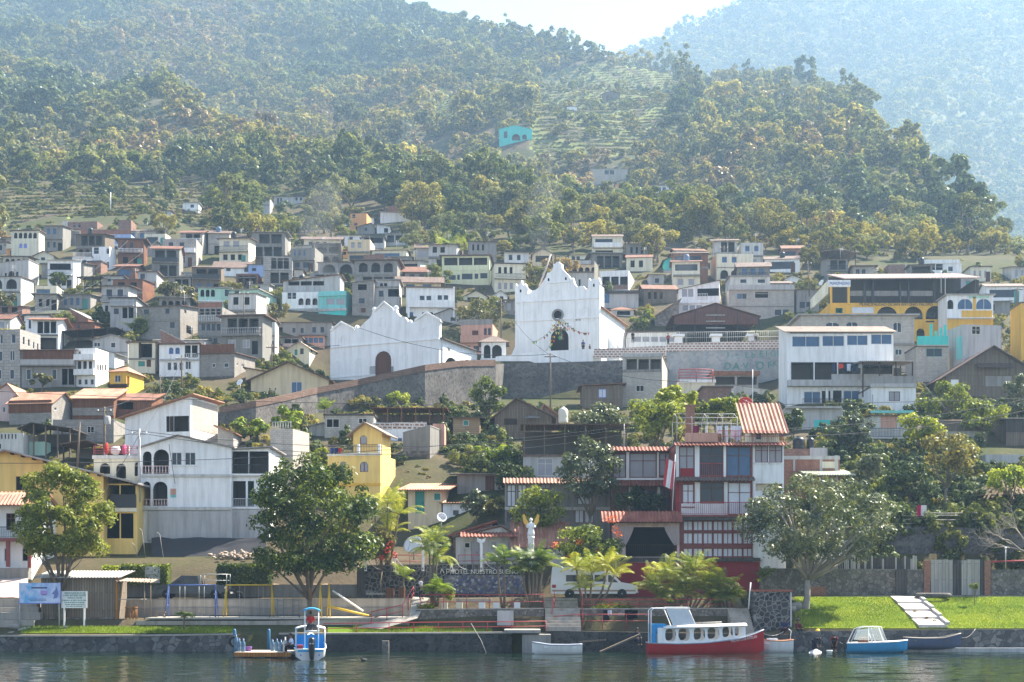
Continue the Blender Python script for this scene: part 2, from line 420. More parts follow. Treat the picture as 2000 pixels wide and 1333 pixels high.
so=bpy.data.objects.new('sun',sl); COL.objects.link(so); so.rotation_euler=SUN.to_track_quat('Z','Y').to_euler(); so.location=(200,200,300)
wd = bpy.data.worlds.new('World'); scene.world = wd; wd.use_nodes = True
nt = wd.node_tree; sk = nt.nodes.new('ShaderNodeTexSky'); sk.sky_type = 'NISHITA'; sk.sun_disc = False
sk.sun_elevation=elev; sk.sun_rotation=azim; sk.altitude=1500; sk.dust_density=1.0; sk.air_density=1.0
bg=nt.nodes['Background']; hs=nt.nodes.new('ShaderNodeHueSaturation'); hs.inputs['Saturation'].default_value=.78; nt.links.new(sk.outputs[0],hs.inputs['Color']); nt.links.new(hs.outputs[0],bg.inputs[0]); bg.inputs[1].default_value=.068
vs=scene.view_settings; vs.view_transform = 'Standard'; vs.look = 'None'; vs.gamma=1; vs.use_curve_mapping=False; vs.exposure=2.2
cy=scene.cycles; cy.use_denoising=True; cy.max_bounces=6; cy.diffuse_bounces=3; cy.glossy_bounces=3; cy.transmission_bounces=4
cy.transparent_max_bounces=4; cy.volume_bounces=1; cy.caustics_reflective=False; cy.caustics_refractive=False; cy.sample_clamp_indirect=6
try: cy.denoiser = 'OPENIMAGEDENOISE'; cy.denoising_input_passes = 'RGB_ALBEDO_NORMAL'
except Exception: pass
HAZE = .00025
t=NT('haze_air'); pv=t.n('ShaderNodeVolumePrincipled'); pv.inputs['Color'].default_value=(.40,.60,.84,1)
pv.inputs['Density'].default_value = HAZE; pv.inputs['Anisotropy'].default_value = .35
t.l(pv.outputs[0], t.out.inputs['Volume'])
hz = MB().box(-2200, 2600, -60, 4200, -8, 1060).build('haze', t.m); tag(hz, kind='stuff')
def steps_(a, b, s):
 n = round((b - a) / s); return [a + (b - a) * i / n for i in range(n + 1)]
t = NT('lake_water'); co_ = t.coords()
n1 = t.noise(t.scaled(co_, (.45, 1.5, 1)), 1.1, 4, .62); n2 = t.noise(t.scaled(co_, (.10, .36, 1)), .8, 3)
ad = t.n('ShaderNodeMath', operation='ADD'); t.l(n1, ad.inputs[0]); t.l(n2, ad.inputs[1])
b=t.bsdf(t.mix(n2,(.004,.011,.008),(.009,.021,.014)),.06,.5,bump=ad.outputs[0],bstr=.25,bdist=.12); b.inputs['IOR'].default_value=1.33
wx, wy = steps_(-62, 62, .42), steps_(60, 116, .17)
def wave(x,y): return .28+.055*noise.noise(Vector((x*.3,y*.62,0)))+.038*noise.noise(Vector((x*.8+9,y*1.5,3)))
wm=MB(); nx=len(wx); wm.v=[(x,y,wave(x,y) if -61 < x < 61 and 61 < y < 115.5 else .28) for y in wy for x in wx]
wm.f=[[q*nx+i,q*nx+i+1,(q+1)*nx+i+1,(q+1)*nx+i] for q in range(len(wy)-1) for i in range(nx-1)]; wm.m=[0]*len(wm.f); wm.sm=[True]*len(wm.f)
X0, X1, Y0, Y1 = wx[0], wx[-1], wy[0], wy[-1]
for a_,b_,c_,e_ in ((-700,X0,-50,118),(X1,700,-50,118),(X0,X1,-50,Y0),(X0,X1,Y1,118)): wm.quad((a_,c_,.28),(b_,c_,.28),(b_,e_,.28),(a_,e_,.28))
tag(wm.build('water', t.m), kind='structure')
def m_terrain(name, near):
 t=NT(name); co=t.coords(); g=t.n('ShaderNodeNewGeometry'); sp=t.n('ShaderNodeSeparateXYZ'); t.l(g.outputs['True Normal'],sp.inputs[0])
 n1 = t.noise(co, .05, 5, .65); n2 = t.noise(co, .5, 4, .6); n3 = t.noise(co, 3, 4, .6)
 earth=t.mix(n2,(.06,.048,.032),(.14,.108,.07)); green=t.mix(n2,(.03,.04,.014),(.08,.088,.034))
 f = t.ramp(n1, [(.4, (0, 0, 0)), (.6, (1, 1, 1))])
 c = t.mix(f, green, earth)
 rs = t.ramp(sp.outputs[2], [(.55, (1, 1, 1)), (.78, (0, 0, 0))])
 td = t.ramp(sp.outputs[2], [(.93, (0, 0, 0)), (.97, (1, 1, 1))])
 if not near: c = t.mix(td, c, t.mix(n2, (.05, .052, .024), (.10, .095, .05)))
 if not near: c = t.mix(rs, c, t.mix(n3, (.13, .17, .04), (.24, .27, .08)))
 c = t.mix(.35, c, t.mix(n3, (.4, .4, .4), (1.2, 1.2, 1.2)), 'MULTIPLY')
 t.bsdf(c, .95, .1, bump=n3, bstr=.5, bdist=.15); return t.m
def grid(name, pxs, ds, fz, mat):
 v = [((px - 1000) * d / F, d, fz(px, d)) for d in ds for px in pxs]; n = len(pxs)
 f=[(j*n+i,j*n+i+1,(j+1)*n+i+1,(j+1)*n+i) for j in range(len(ds)-1) for i in range(n-1)]
 mb = MB(); mb.v = v; mb.f = [list(q) for q in f]; mb.m = [0] * len(f); mb.sm = [True] * len(f)
 return mb.build(name, mat)
def steps(a, b, s):
 r = []
 while a < b - 1e-6: r.append(a); a += s
 return r + [b]
dn=sorted(set([110,114.9,115,115.2,115.3,117.7,118,118.3,121.5,122.5,123,123.3,126,126.9,127,127.5,128,130.5,131]+steps(116,200,2)+steps(200,300,1.5)))
tag(grid('town_slope', steps(-500, 2500, 12), dn, ground, m_terrain('town_earth', True)), kind='structure')
tag(grid('hillside',steps(-240,2240,7),steps(300,1560,3.0),ground,m_terrain('hill_earth',False)),kind='structure')
MR=[(1050,190),(1150,130),(1270,88),(1340,58),(1400,33),(1440,12),(1500,-20),(1600,-50),(2000,-60),(2600,-60)]
def mount(px, d):
 pr = interp(MR, px); x = (px - 1000) * d / F; t = (d - 1150) / 950
 py = lerp(640, pr, min(t, 1) ** .8); z = HC + (YH - py) * d / F
 if t > 1: z -= (d - 2100) * .9
 a = 95 * min(1, max(0, t * 3)) * min(1, max(0.12, (1 - t) * 2))
 q = noise.noise(Vector((x * .0025 - d * .0016, d * .0009, 2.2)))
 return z + a * (.35 - abs(q) * 1.8)
tag(grid('mountain',steps(1000,2450,12),steps(1150,2400,14),mount,m_terrain('mountain_earth',False)),kind='structure')
LASTD = [0]
HOUSES = []
GRP = 'houses of the hillside town'
def house(label,x0,x1,yt,yb,wall='white',items=(),rot=0,x2=None,dep=7,d=None,roof='flat',rc='tinbrown',over=.35,rise=1.2,
   peak=None, yr=None, cat='house', name='house', group=GRP, deep=None, rth=.18):
 if cat == 'house' and x2 is not None: rot *= .4
 a = R(rot); ca, sa = math.cos(a), math.sin(a)
 if d is None: d = hit((x0 + x1) / 2, yb)
 LASTD[0] = d
 if rot <= 0:
  Rx, Ry = (x1 - 1000) * d / F, d; t0 = (x0 - 1000) / F
  Wd = (Rx - t0 * Ry) / (ca - t0 * sa); Lx, Ly = Rx - Wd * ca, Ry - Wd * sa
 else:
  Lx, Ly = (x0 - 1000) * d / F, d; t1 = (x1 - 1000) / F
  Wd = (t1 * Ly - Lx) / (ca - t1 * sa); Rx, Ry = Lx + Wd * ca, Ly + Wd * sa
 if x2 is not None:
  t2 = (x2 - 1000) / F
  if x2 > x1: q = sa + t2 * ca; l = (Rx - t2 * Ry) / q if abs(q) > 1e-4 else dep
  else: q = sa + t2 * ca; l = (Lx - t2 * Ly) / q if abs(q) > 1e-4 else dep
  dep = min(16, max(3, l if l > 0 else dep))
 zb = HC + (YH - yb) * d / F; Hh = HC + (YH - yt) * d / F - zb
 root = empty(name, (Lx, Ly, zb), a, label, cat, group)
 def pt(px, py, side=''):
  t = (px - 1000) / F
  if side == '>':
   v = (t * Ry - Rx) / (-sa - t * ca); dd = Ry + v * ca
   return v, HC + (YH - py) * dd / F - zb
  if side == '<':
   v = (t * Ly - Lx) / (-sa - t * ca); dd = Ly + v * ca
   return v, HC + (YH - py) * dd / F - zb
  u = (t * Ly - Lx) / (ca - t * sa); dd = Ly + u * sa
  return u, HC + (YH - py) * dd / F - zb
 maps = {'': lambda u, y, z: (u, y, z), '>': lambda u, y, z: (Wd - y, u, z), '<': lambda u, y, z: (y, u, z)}
 corners = [(Lx, Ly), (Rx, Ry), (Lx - dep * sa, Ly + dep * ca), (Rx - dep * sa, Ry + dep * ca)]
 zmin = min(ground(1000 + x * F / y, y) for x, y in corners) - zb - .6
 zmin = max(-7, min(zmin, -.5)) if deep is None else deep
 HOUSES.append((min(1000+x*F/y for x,y in corners),max(1000+x*F/y for x,y in corners),Ly-2.5,max(c[1] for c in corners)+1.5))
 near = d < 235; fine = d < 172
 wb = MB(); holes = {'': [], '>': [], '<': []}; mats = [wall]
 def mbox(mb, sd, u0, u1, y0, y1, z0, z1, m=0):
  p, q = maps[sd](u0, y0, z0), maps[sd](u1, y1, z1)
  mb.box(min(p[0], q[0]), max(p[0], q[0]), min(p[1], q[1]), max(p[1], q[1]), min(z0, z1), max(z0, z1), m)
 def mquad(mb, sd, pts, m=0):
  mb.poly([maps[sd](*p) for p in pts], m)
 def arch(mb, sd, u0, u1, z1, y=0, kk=8, flat=1.0):
  rr = (u1 - u0) / 2; uc = (u0 + u1) / 2; rz = rr * flat
  for s in (-1, 1):
   ed = uc + s * rr
   pts=[(ed,y,z1-rz)]+[(uc+s*rr*math.cos(math.pi/2*i/kk),y,z1-rz+rz*math.sin(math.pi/2*i/kk)) for i in range(1,kk+1)]+[(ed,y,z1)]
   mquad(mb, sd, pts)
   for i in range(kk):
    a0,a1=[(uc+s*rr*math.cos(math.pi/2*j/kk),z1-rz+rz*math.sin(math.pi/2*j/kk)) for j in (i,i+1)]
    mquad(mb, sd, [(a0[0], y, a0[1]), (a1[0], y, a1[1]), (a1[0], y + .2, a1[1]), (a0[0], y + .2, a0[1])])
 for it in sorted(items, key=lambda q: q[0].strip('<>') == 'p'):
  k = it[0]; sd = ''
  if k[0] in '<>': sd, k = k[0], k[1:]
  if k in ('w', 'a', 'd', 'o', 'oa'):
   xa,xb,ya,yb_=it[1:5]; n=it[5] if len(it) > 5 else 1; fill=it[6] if len(it) > 6 else .7; mk=it[7] if len(it) > 7 else None
   fr = it[8] if len(it) > 8 else ('frame' if k in 'wa' else None)
   st = (xb - xa) / n
   for i in range(n):
    pa = xa + st * (i + (1 - fill) / 2) if n > 1 else xa; pb = xa + st * (i + (1 + fill) / 2) if n > 1 else xb
    (u0, z1), (u1, z0) = pt(pa, ya, sd), pt(pb, yb_, sd)
    u0, u1 = sorted((u0, u1)); top = dep if sd else Wd
    u0 = max(u0, .04); u1 = min(u1, top - .04); z1 = min(z1, Hh - .02)
    if u1 - u0 < .1 or z1 - z0 < .1: continue
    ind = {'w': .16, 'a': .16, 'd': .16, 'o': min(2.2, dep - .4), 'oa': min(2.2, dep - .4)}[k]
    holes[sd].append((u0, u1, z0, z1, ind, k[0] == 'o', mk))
    if k in ('a', 'oa'): arch(wb, sd, u0, u1, z1, flat=min(1, (z1 - z0) * .8 / ((u1 - u0) / 2)))
    if k in ('w', 'a'):
     mb = MB(); y = .10
     mquad(mb, sd, [(u0, y, z0), (u1, y, z0), (u1, y, z1), (u0, y, z1)])
     win = mb.build('window', mk or 'glass', root)
     if near and fr:
      fb = MB(); w_ = .055 if fine else .07
      for q in ((u0,u0+w_,z0,z1),(u1-w_,u1,z0,z1),(u0+w_,u1-w_,z0,z0+w_),(u0+w_,u1-w_,z1-w_,z1)):
       mbox(fb, sd, q[0], q[1], .03, .09, q[2], q[3])
      if u1 - u0 > .75: mbox(fb, sd, (u0 + u1 - w_) / 2, (u0 + u1 + w_) / 2, .03, .09, z0 + w_, z1 - w_)
      if fine and z1-z0 > 1.3: mbox(fb,sd,u0+w_,u1-w_,.045,.085,z0+(z1-z0)*.68,z0+(z1-z0)*.68+w_)
      fb.build('window_frame', fr, win)
      if k == 'w' and fine:
       sb = MB(); mbox(sb, sd, u0 - .08, u1 + .08, -.09, 0, z0 - .09, z0); sb.build('window_sill', wall, win)
    elif k == 'd':
     mb=MB(); mbox(mb,sd,u0+.02,u1-.02,.08,.13,z0,z1); dr=mb.build('door',mk or 'wooddoor',root)
     if fine:
      hb=MB(); mbox(hb,sd,u1-.2,u1-.15,.02,.08,z0+.9,z0+1.05); hb.build('door_handle','iron',dr)
  elif k == 'b' or k == 'r':                      # ('b', x0,x1,ytop,ybottom, style, mat, outdepth)
   xa,xb,ya,yb_=it[1:5]; stl=it[5] if len(it) > 5 else 'rail'; mk=it[6] if len(it) > 6 else 'iron'; out=it[7] if len(it) > 7 else (.9 if k == 'b' else .06)
   (u0, z1), (u1, z0) = pt(xa, ya, sd), pt(xb, yb_, sd); u0, u1 = sorted((u0, u1))
   if k == 'b':
    mb = MB(); mbox(mb, sd, u0, u1, -out, -.003, z0 - .16, z0); mb.build('balcony', wall, root)
   mb = MB(); y = -out + .04
   if stl == 'solid': mbox(mb, sd, u0, u1, y - .04, y + .08, z0 + .003, z1)
   else:
    mbox(mb,sd,u0,u1,y-.03,y+.03,z1-.06,z1); mbox(mb,sd,u0,u1,y-.02,y+.02,z0+.06,z0+.10)
    n = max(2, min(60, int((u1 - u0) / (.16 if stl == 'rail' else .26))))
    for i in range(n + 1):
     u = lerp(u0 + .02, u1 - .02, i / n)
     if stl == 'rail': mbox(mb, sd, u - .013, u + .013, y - .012, y + .012, z0 + .1, z1 - .06)
     else:
      h = z1 - z0 - .16; c = Vector(maps[sd](u, y, z0 + .1))
      mb.lathe([(.05, 0), (.035, h * .1), (.075, h * .35), (.03, h * .7), (.055, h)], 6, c)
   if k == 'b' and out > .3:
    for uu in (u0, u1):
     if stl == 'solid': mbox(mb,sd,uu-.06 if uu == u1 else uu,uu if uu == u1 else uu+.06,y+.081,-.002,z0+.003,z1)
     else: mbox(mb, sd, uu - .02, uu + .02, y + .03, 0, z1 - .06, z1)
   mb.build('balcony_railing', mk, root)
  elif k in ('k', 'c', 'p'):
   xa, xb, ya, yb_ = it[1:5]; mk = it[5]; out = it[6] if len(it) > 6 else .05
   (u0, z1), (u1, z0) = pt(xa, ya, sd), pt(xb, yb_, sd); u0, u1 = sorted((u0, u1))
   mb = MB(); mbox(mb, sd, u0, u1, -out, -.003 if k != 'c' else -out + .25, z0, z1)
   mb.build({'k': 'cornice', 'c': 'column', 'p': it[7] if len(it) > 7 else 'wall_panel'}[k], mk, root)
  elif k == 'e':                                  # lean-to awning over the front: ('e',x0,x1,yback,yfront,mat,out)
   xa, xb, ya, yb_, mk, out = it[1:7]
   (u0, z1), (u1, z0) = pt(xa, ya, sd), pt(xb, yb_, sd)
   MB().sheet((u0,-out,z0),(u1,-out,z0),(u1,-.02,z1),(u0,-.02,z1),.3 if 'tile' in mk else .22,.05 if near else 0).build('awning',mk,root)
 def face(sd, L, Ht):
  us=sorted({0,L} | {h[0] for h in holes[sd]} | {h[1] for h in holes[sd]}); zs=sorted({zmin,Ht} | {h[2] for h in holes[sd]} | {h[3] for h in holes[sd]})
  for i in range(len(us) - 1):
   for j in range(len(zs) - 1):
    uc, zc = (us[i] + us[i + 1]) / 2, (zs[j] + zs[j + 1]) / 2
    if any(h[0] < uc < h[1] and h[2] < zc < h[3] for h in holes[sd]): continue
    mquad(wb,sd,[(us[i],0,zs[j]),(us[i+1],0,zs[j]),(us[i+1],0,zs[j+1]),(us[i],0,zs[j+1])])
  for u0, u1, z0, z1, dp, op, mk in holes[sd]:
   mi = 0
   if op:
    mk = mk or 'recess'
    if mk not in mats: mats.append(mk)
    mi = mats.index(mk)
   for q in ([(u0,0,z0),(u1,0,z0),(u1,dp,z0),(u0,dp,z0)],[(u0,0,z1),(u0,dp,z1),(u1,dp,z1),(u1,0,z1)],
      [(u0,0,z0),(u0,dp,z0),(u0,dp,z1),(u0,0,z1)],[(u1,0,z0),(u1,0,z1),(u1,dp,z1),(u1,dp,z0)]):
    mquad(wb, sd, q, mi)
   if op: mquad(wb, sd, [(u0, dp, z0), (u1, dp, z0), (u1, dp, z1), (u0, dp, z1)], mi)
 Hr = Hh
 if roof == 'shedx': Hr = pt(x1, yr)[1]
 lo = min(Hh, Hr)
 face('', Wd, lo); face('>', dep, Hr); face('<', dep, Hh)
 wb.poly([(0, dep, zmin), (Wd, dep, zmin), (Wd, dep, Hr), (0, dep, Hh)])
 far = not near
 tl = isinstance(rc, str) and 'tile' in rc
 wv, am = (.32, .06) if tl else (.24, .022)
 if far: am = 0
 if fine and not tl: am = .03
 rb = MB()
 if roof == 'flat': rb.box(-over, Wd + over, -over, dep + over, Hh + .002, Hh + rth)
 elif roof == 'par': rb.box(.02, Wd - .02, .02, dep - .02, Hh - .75, Hh - .6)
 elif roof == 'gable':
  up, zp = pt(*peak); up = min(max(up, 0), Wd)
  wb.poly([(0, 0, Hh), (Wd, 0, Hh), (up, 0, zp)]); wb.poly([(0, dep, Hh), (Wd, dep, Hh), (up, dep, zp)])
  for s, ue in ((-1, 0), (1, Wd)):
   k = over / max(.3, abs(up - ue)); ex = ue + s * over; ez = Hh - (zp - Hh) * k
   if abs(up - ue) < .1: continue
   rb.sheet((ex,-over,ez+.05),(ex,dep+over,ez+.05),(up,dep+over,zp+.05),(up,-over,zp+.05),wv,am,.09)
 elif roof == 'ridge':
  hy = dep / 2
  for sd in ('>', '<'): mquad(wb, sd, [(0, 0, Hh), (dep, 0, Hh), (hy, 0, Hh + rise)])
  ez = Hh - rise * over / hy
  rb.sheet((-over,-over,ez+.05),(Wd+over,-over,ez+.05),(Wd+over,hy,Hh+rise+.05),(-over,hy,Hh+rise+.05),wv,am,.08)
  rb.sheet((-over,dep+over,ez+.05),(Wd+over,dep+over,ez+.05),(Wd+over,hy,Hh+rise+.05),(-over,hy,Hh+rise+.05),wv,am,.08)
 elif roof == 'hip':
  hy = dep / 2; q = min(hy, Wd / 2 - .1); e = -over; ez = Hh
  A,B,C,D=(e,e,ez),(Wd-e,e,ez),(Wd-e,dep-e,ez),(e,dep-e,ez); p,r_=(q,hy,Hh+rise),(Wd-q,hy,Hh+rise)
  rb.add([A, B, C, D, p, r_], [(0, 1, 5, 4), (1, 2, 5), (2, 3, 4, 5), (3, 0, 4), (3, 2, 1, 0)])
 elif roof == 'shedx':
  hi, ul, uh = (max(Hh, Hr), (Wd if Hh > Hr else 0), (0 if Hh > Hr else Wd))
  wb.poly([(ul, 0, lo), (uh, 0, lo), (uh, 0, hi)]); s = 1 if ul > uh else -1; k = (hi - lo) / Wd * over
  rb.sheet((ul+s*over,-over,lo-k+.05),(ul+s*over,dep+over,lo-k+.05),(uh-s*over,dep+over,hi+k+.05),(uh-s*over,-over,hi+k+.05),wv,am,.1)
 elif roof == 'shedy':
  for sd in ('>', '<'): mquad(wb, sd, [(0, 0, Hh), (dep, 0, Hh), (dep, 0, Hh + rise)])
  wb.quad((0, dep, Hh), (Wd, dep, Hh), (Wd, dep, Hh + rise), (0, dep, Hh + rise))
  k = rise / dep * over
  rb.sheet((-over,-over,Hh-k+.05),(Wd+over,-over,Hh-k+.05),(Wd+over,dep+over,Hh+rise+k+.05),(-over,dep+over,Hh+rise+k+.05),wv,am,.08)
 wb.build('wall', mats, root)
 if rb.v: rb.build('roof', rc if roof not in ('par',) else 'concrete', root)
 root['_w'] = Wd
 return root, pt, Wd, Hh, dep
H = house
def shelter(label,x0,x1,yt,yb,dep=5,rc='tinbrown',post='iron',n=3,rise=.6,d=None,cat='shelter',peak=None,posts=True,wallm=None,name='open_shelter',group='open sheet roofed shelters'):
 if d is None: d = hit((x0 + x1) / 2, yb)
 LASTD[0] = d
 p = P(x0, yb, d); Wd = (x1 - x0) * d / F; h = (yb - yt) * d / F
 root = empty(name, p, 0, label, cat, group)
 amp = .03 if d < 200 else 0
 if peak:
  up, zp = (peak[0] - x0) * d / F, (yb - peak[1]) * d / F
  rb = MB()
  for s, ue in ((-1, 0), (1, Wd)):
   rb.sheet((ue+s*.3,-.3,h),(ue+s*.3,dep+.3,h),(up,dep+.3,zp),(up,-.3,zp),.24,amp,.08)
  rb.build('roof', rc, root)
 else: MB().sheet((-.3,-.4,h),(Wd+.3,-.4,h),(Wd+.3,dep+.3,h+rise),(-.3,dep+.3,h+rise),.24,amp,.08).build('roof',rc,root)
 for i in range(n):
  u = lerp(.1, Wd - .1, i / max(1, n - 1))
  hz_ = h if not peak else lerp(h, zp, 1 - abs(u - up) / max(up, Wd - up, .1))
  MB().box(u - .07, u + .07, 0, .14, -1.5, hz_ - .06).build('post', post, root)
  MB().box(u - .07, u + .07, dep - .14, dep, -1.5, hz_ + (0 if peak else rise) - .1).build('post', post, root)
 if wallm:
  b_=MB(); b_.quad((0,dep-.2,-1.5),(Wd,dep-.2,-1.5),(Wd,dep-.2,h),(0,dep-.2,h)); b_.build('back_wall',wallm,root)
 HOUSES.append((x0, x1, d - 1, d + dep + 1)); return root
def tank(label, px, pyb, h, w, d, mat=None, group='water tanks'):
 c = P(px, pyb, d); r = w * d / F / 2; hh = h * d / F
 root=empty('water_tank',c,0,label,'water tank',group); m_=mat or m_flat('black_tank_plastic',(.02,.02,.022),.35)
 MB().lathe([(r*.97,0),(r,.05*hh),(r,.3*hh),(r*.97,.33*hh),(r,.36*hh),(r,.75*hh),(r*.75,.88*hh),(r*.35,.95*hh)],16).build('body',m_,root)
 MB().lathe([(r * .34, .94 * hh), (r * .34, hh), (r * .1, hh * 1.02)], 12).build('lid', m_, root)
 return root
def dish(label, px, py, rad, d, mat='whitepaint', az=-10, el=35, post=1.2, group='satellite dishes'):
 c = P(px, py, d); r = rad * d / F; root = empty('satellite_dish', c, 0, label, 'satellite dish', group)
 T = Matrix.Rotation(R(az), 4, 'Z') @ Matrix.Rotation(R(90 - el), 4, 'X')
 pf = [(.03, 0)] + [(r * k / 6, .32 * r * (k / 6) ** 2) for k in range(1, 7)]
 MB().lathe(pf + [(p, z - .02 - .01 * r) for p, z in pf[::-1]], 24, T=T).build('reflector', mat, root)
 f = T @ Vector((0, 0, .75 * r)); b = MB()
 for k in range(3):
  a=2.1*k; b.tube([T @ Vector((r*.8*math.cos(a),r*.8*math.sin(a),.22*r)),f],.012+r*.012,5)
 b.ball(f, r * .1); b.build('feed_arm', 'greymetal', root)
 MB().tube([(0, .05, -post), (0, .05, 0)], .03 + r * .03, 8).build('post', 'greymetal', root)
 return root
def laundry(label, items, py, d, sag=.1, group='washing hung out to dry', cat='garment'):
 for px, w, h, col, word in items:
  c = P(px, py, d); s = d / F; mb = MB(); n = 6; ww, hh = w * s, h * s
  for i in range(n + 1):
   for j in range(5):
    u, v = i / n, j / 4
    mb.v.append((-ww/2+ww*u*(1-.12*v*(u-.5)),.06*math.sin(u*9+px)*(.3+v),-hh*v*(1-.08*math.sin(u*7+px))))
  for i in range(n):
   for j in range(4):
    k = i * 5 + j; mb.f.append([k, k + 5, k + 6, k + 1]); mb.m.append(0); mb.sm.append(True)
  o = mb.build('hanging_' + word, m_flat('cloth_' + col, c3(col), .9, .1), None, c)
  tag(o, label.replace('*', word), cat, group)
w, a, dr, o_ = 'w', 'a', 'd', 'o'
H('cream three-storey tower house with five arched openings under its flat roof',22,76,451,512,'palecream',[('oa',26,73,455,466,5,.72),('a',36,54,476,485,2,.7,'blueframe'),('a',36,52,500,507,2,.7,'blueframe')],rot=-12,x2=83)
H('small orange and cream house with a rounded balcony left of the cream tower',12,38,478,508,'orange',[('p',14,30,478,486,'palecream',.4,'parapet'),('w',17,34,490,499,2,.5)],rot=-15,dep=5)
H('small cream gabled cottage below the cream tower house',66,105,500,514,'palecream',[('w',80,88,503,509)],roof='gable',peak=(85,491),dep=6,over=.4)
H('unfinished grey concrete house with an arched window at the far left',-12,56,513,566,'palegrey',[('oa',16,28,530,543),('a',9,13,533,541),('a',31,36,531,541)],rot=-22,x2=76,roof='shedx',yr=507,rc='paveconc',over=.1)
H('pale blue and turquoise hut in the top row of the town',83,131,446,460,'paleblue',[('p',105,131,444,460,'teal',.08),('w',117,124,447,455)],dep=5,roof='shedy',rise=.4,rc='tin')
H('red brick house with a white corner above the blue arcaded house',122,190,433,450,'oldbrick',[('p',122,132,433,446,'offwhite',.06),('w',140,160,437,444,2,.5)],rot=-10,x2=201,roof='par')
H('dark red brick block at the end of the top row of houses',231,256,430,458,'oldbrick',[],dep=5,roof='par')
H('grey block house beside the long blue arcaded house',131,156,452,481,'block',[('w',148,154,462,469)],dep=6,roof='par')
H('long pale blue house with arches and a red parapet',157,256,458,488,'paleblue',[('k',157,256,449,458,'brick',.03),('oa',192,206,463,474),('oa',208,223,464,475),('oa',184,190,463,473),('a',165,182,465,475,2,.6,'blueframe'),('a',226,248,465,475,2,.6,'blueframe'),('k',157,256,478,481,'white',.1),('w',163,245,482,487,6,.6)],dep=7,roof='par')
H('tall white house with a sunlit right side below the blue house',180,214,482,532,'white',[('w',183,193,484,496),('w',208,214,486,496),('w',208,213,512,524)],rot=-26,x2=226,roof='par')
H('white terrace house joined to the left of the tall white house',141,180,503,530,'white',[('b',143,179,494,503,'rail','whitepaint',.2),('w',148,156,511,521),('w',160,168,508,516)],dep=6,roof='flat',over=.05)
H('brick shed with a flat roof in front of the tall white house',170,197,511,537,'oldbrick',[],rot=-25,x2=202,dep=4,roof='flat',over=.15,rc='tindark')
shelter('dark open shack with a low sheet roof beside the brick shed',150,198,541,572,5,'tindark','darkwood',4,.5)
H('white hut on dark stilts with one tiny window',199,240,540,572,'palegrey',[('w',210,217,545,550),('o',203,232,557,570,2,.8,'void')],dep=5,roof='flat',rc='tindark',x2=243)
H('pale grey two-level house with square windows left of the olive tree',269,306,532,568,'palegrey',[('w',274,283,535,545),('o',283,303,554,564,1,1,'void'),('k',269,306,550,553,'tin',.5)],dep=6)
H('small brown-roofed gabled cottage below the pale grey house',244,273,560,575,'offwhite',[('w',252,268,561,568,1,1)],roof='gable',peak=(259,552),dep=5)
H('long white cottage with a brown roof at the edge of the trees',417,487,522,542,'white',[('w',425,432,525,531),('w',442,450,524,530),('w',477,486,524,532)],rot=4,roof='ridge',rise=1.8,dep=7)
H('low white house with a strip of narrow windows beside the olive tree',358,400,534,552,'palegrey',[('w',361,399,538,547,6,.6)],dep=6,rc='tin')
H('pale green house with arched windows and a white band',387,450,563,614,'mint',[('oa',390,421,566,580,3,.72),('w',439,447,566,579),('k',387,450,587,591,'white',.35),('w',400,440,597,606,2,.4)],rot=6,dep=9,rc='tin')
H('right wing of the pale green house stepping back up the slope',450,504,566,616,'mint',[('w',458,467,569,582),('a',478,489,574,588),('w',475,487,603,612)],rot=-14,dep=8,rc='tin')
H('long two-storey grey block house with a brown roof edge',267,352,597,668,'block',[('w',281,291,605,614),('w',323,331,603,613),('k',267,352,625,627,'concrete',.1),('w',332,341,630,641),('>w',360,364,605,613),('>o',364,376,635,655)],rot=-28,x2=386,roof='shedy',rise=.8)
H('grey house with a first-floor balcony left of the long block house',215,266,583,648,'palegrey',[('o',218,264,574,584,3,.85),('b',216,262,588,597,'rail','greymetal',.6),('o',238,262,601,622,2,.8,'void'),('w',222,232,603,614)],dep=7,rc='tindark')
H('narrow block tower house with rows of windows and a brick parapet',387,434,600,672,'block',[('k',387,434,592,600,'brick',.03),('o',389,432,604,615,4,.75),('b',388,432,617,628,'bal','frame',.35),('w',392,432,633,646,4,.72),('k',387,434,655,658,'concrete',.15),('w',405,426,661,670,2,.7)],rot=-24,x2=470,roof='par')
H('white slab-roofed terrace house with thin pillars left of the fig trees',47,124,616,632,'white',[('o',52,110,619,631,3,.8),('b',60,124,608,616,'rail','whitepaint',.1)],dep=6,over=.7,rot=-5)
H('raw brick house at the left edge with a sunlit side',-10,43,598,628,'oldbrick',[('w',0,38,601,611,2,.6,'void')],rot=-20,x2=58,roof='shedy',rc='tin',rise=.5)
H('wedge-shaped raw brick wall house below the white terrace house',137,172,602,640,'brick',[],rot=-12,roof='shedx',yr=622,dep=5,rc='tin',over=.1)
H('left-edge block of flats with three rows of empty windows',-30,39,643,757,'bigblock',[('w',0,6,652,672),('w',22,31,652,671),('w',-2,5,686,706),('w',19,29,685,705),('w',19,28,722,741),('w',-3,3,722,741),('>w',44,49,657,675),('>w',54,59,662,678),('>w',64,68,667,683),('>w',72,76,670,686)],rot=-34,x2=79,roof='par')
H('rust-walled shack row under a dark roof',107,185,630,660,'rust',[('w',151,156,635,641),('w',120,132,636,645,1,1,'void')],dep=5,roof='shedy',rc='tindark',rise=.5)
shelter('dark-roofed open pavilion behind the balcony tower',122,240,647,678,6,'tindark','darkwood',5,1.0,peak=(228,640),wallm='grey')
H('pale grey gabled house with two windows behind the white balcony tower',181,250,664,712,'palegrey',[('w',183,196,669,678),('w',216,226,669,680),('k',181,250,688,690,'concrete',.1),('w',240,250,707,711)],roof='gable',peak=(219,654),dep=7,rc='tin',x2=254)
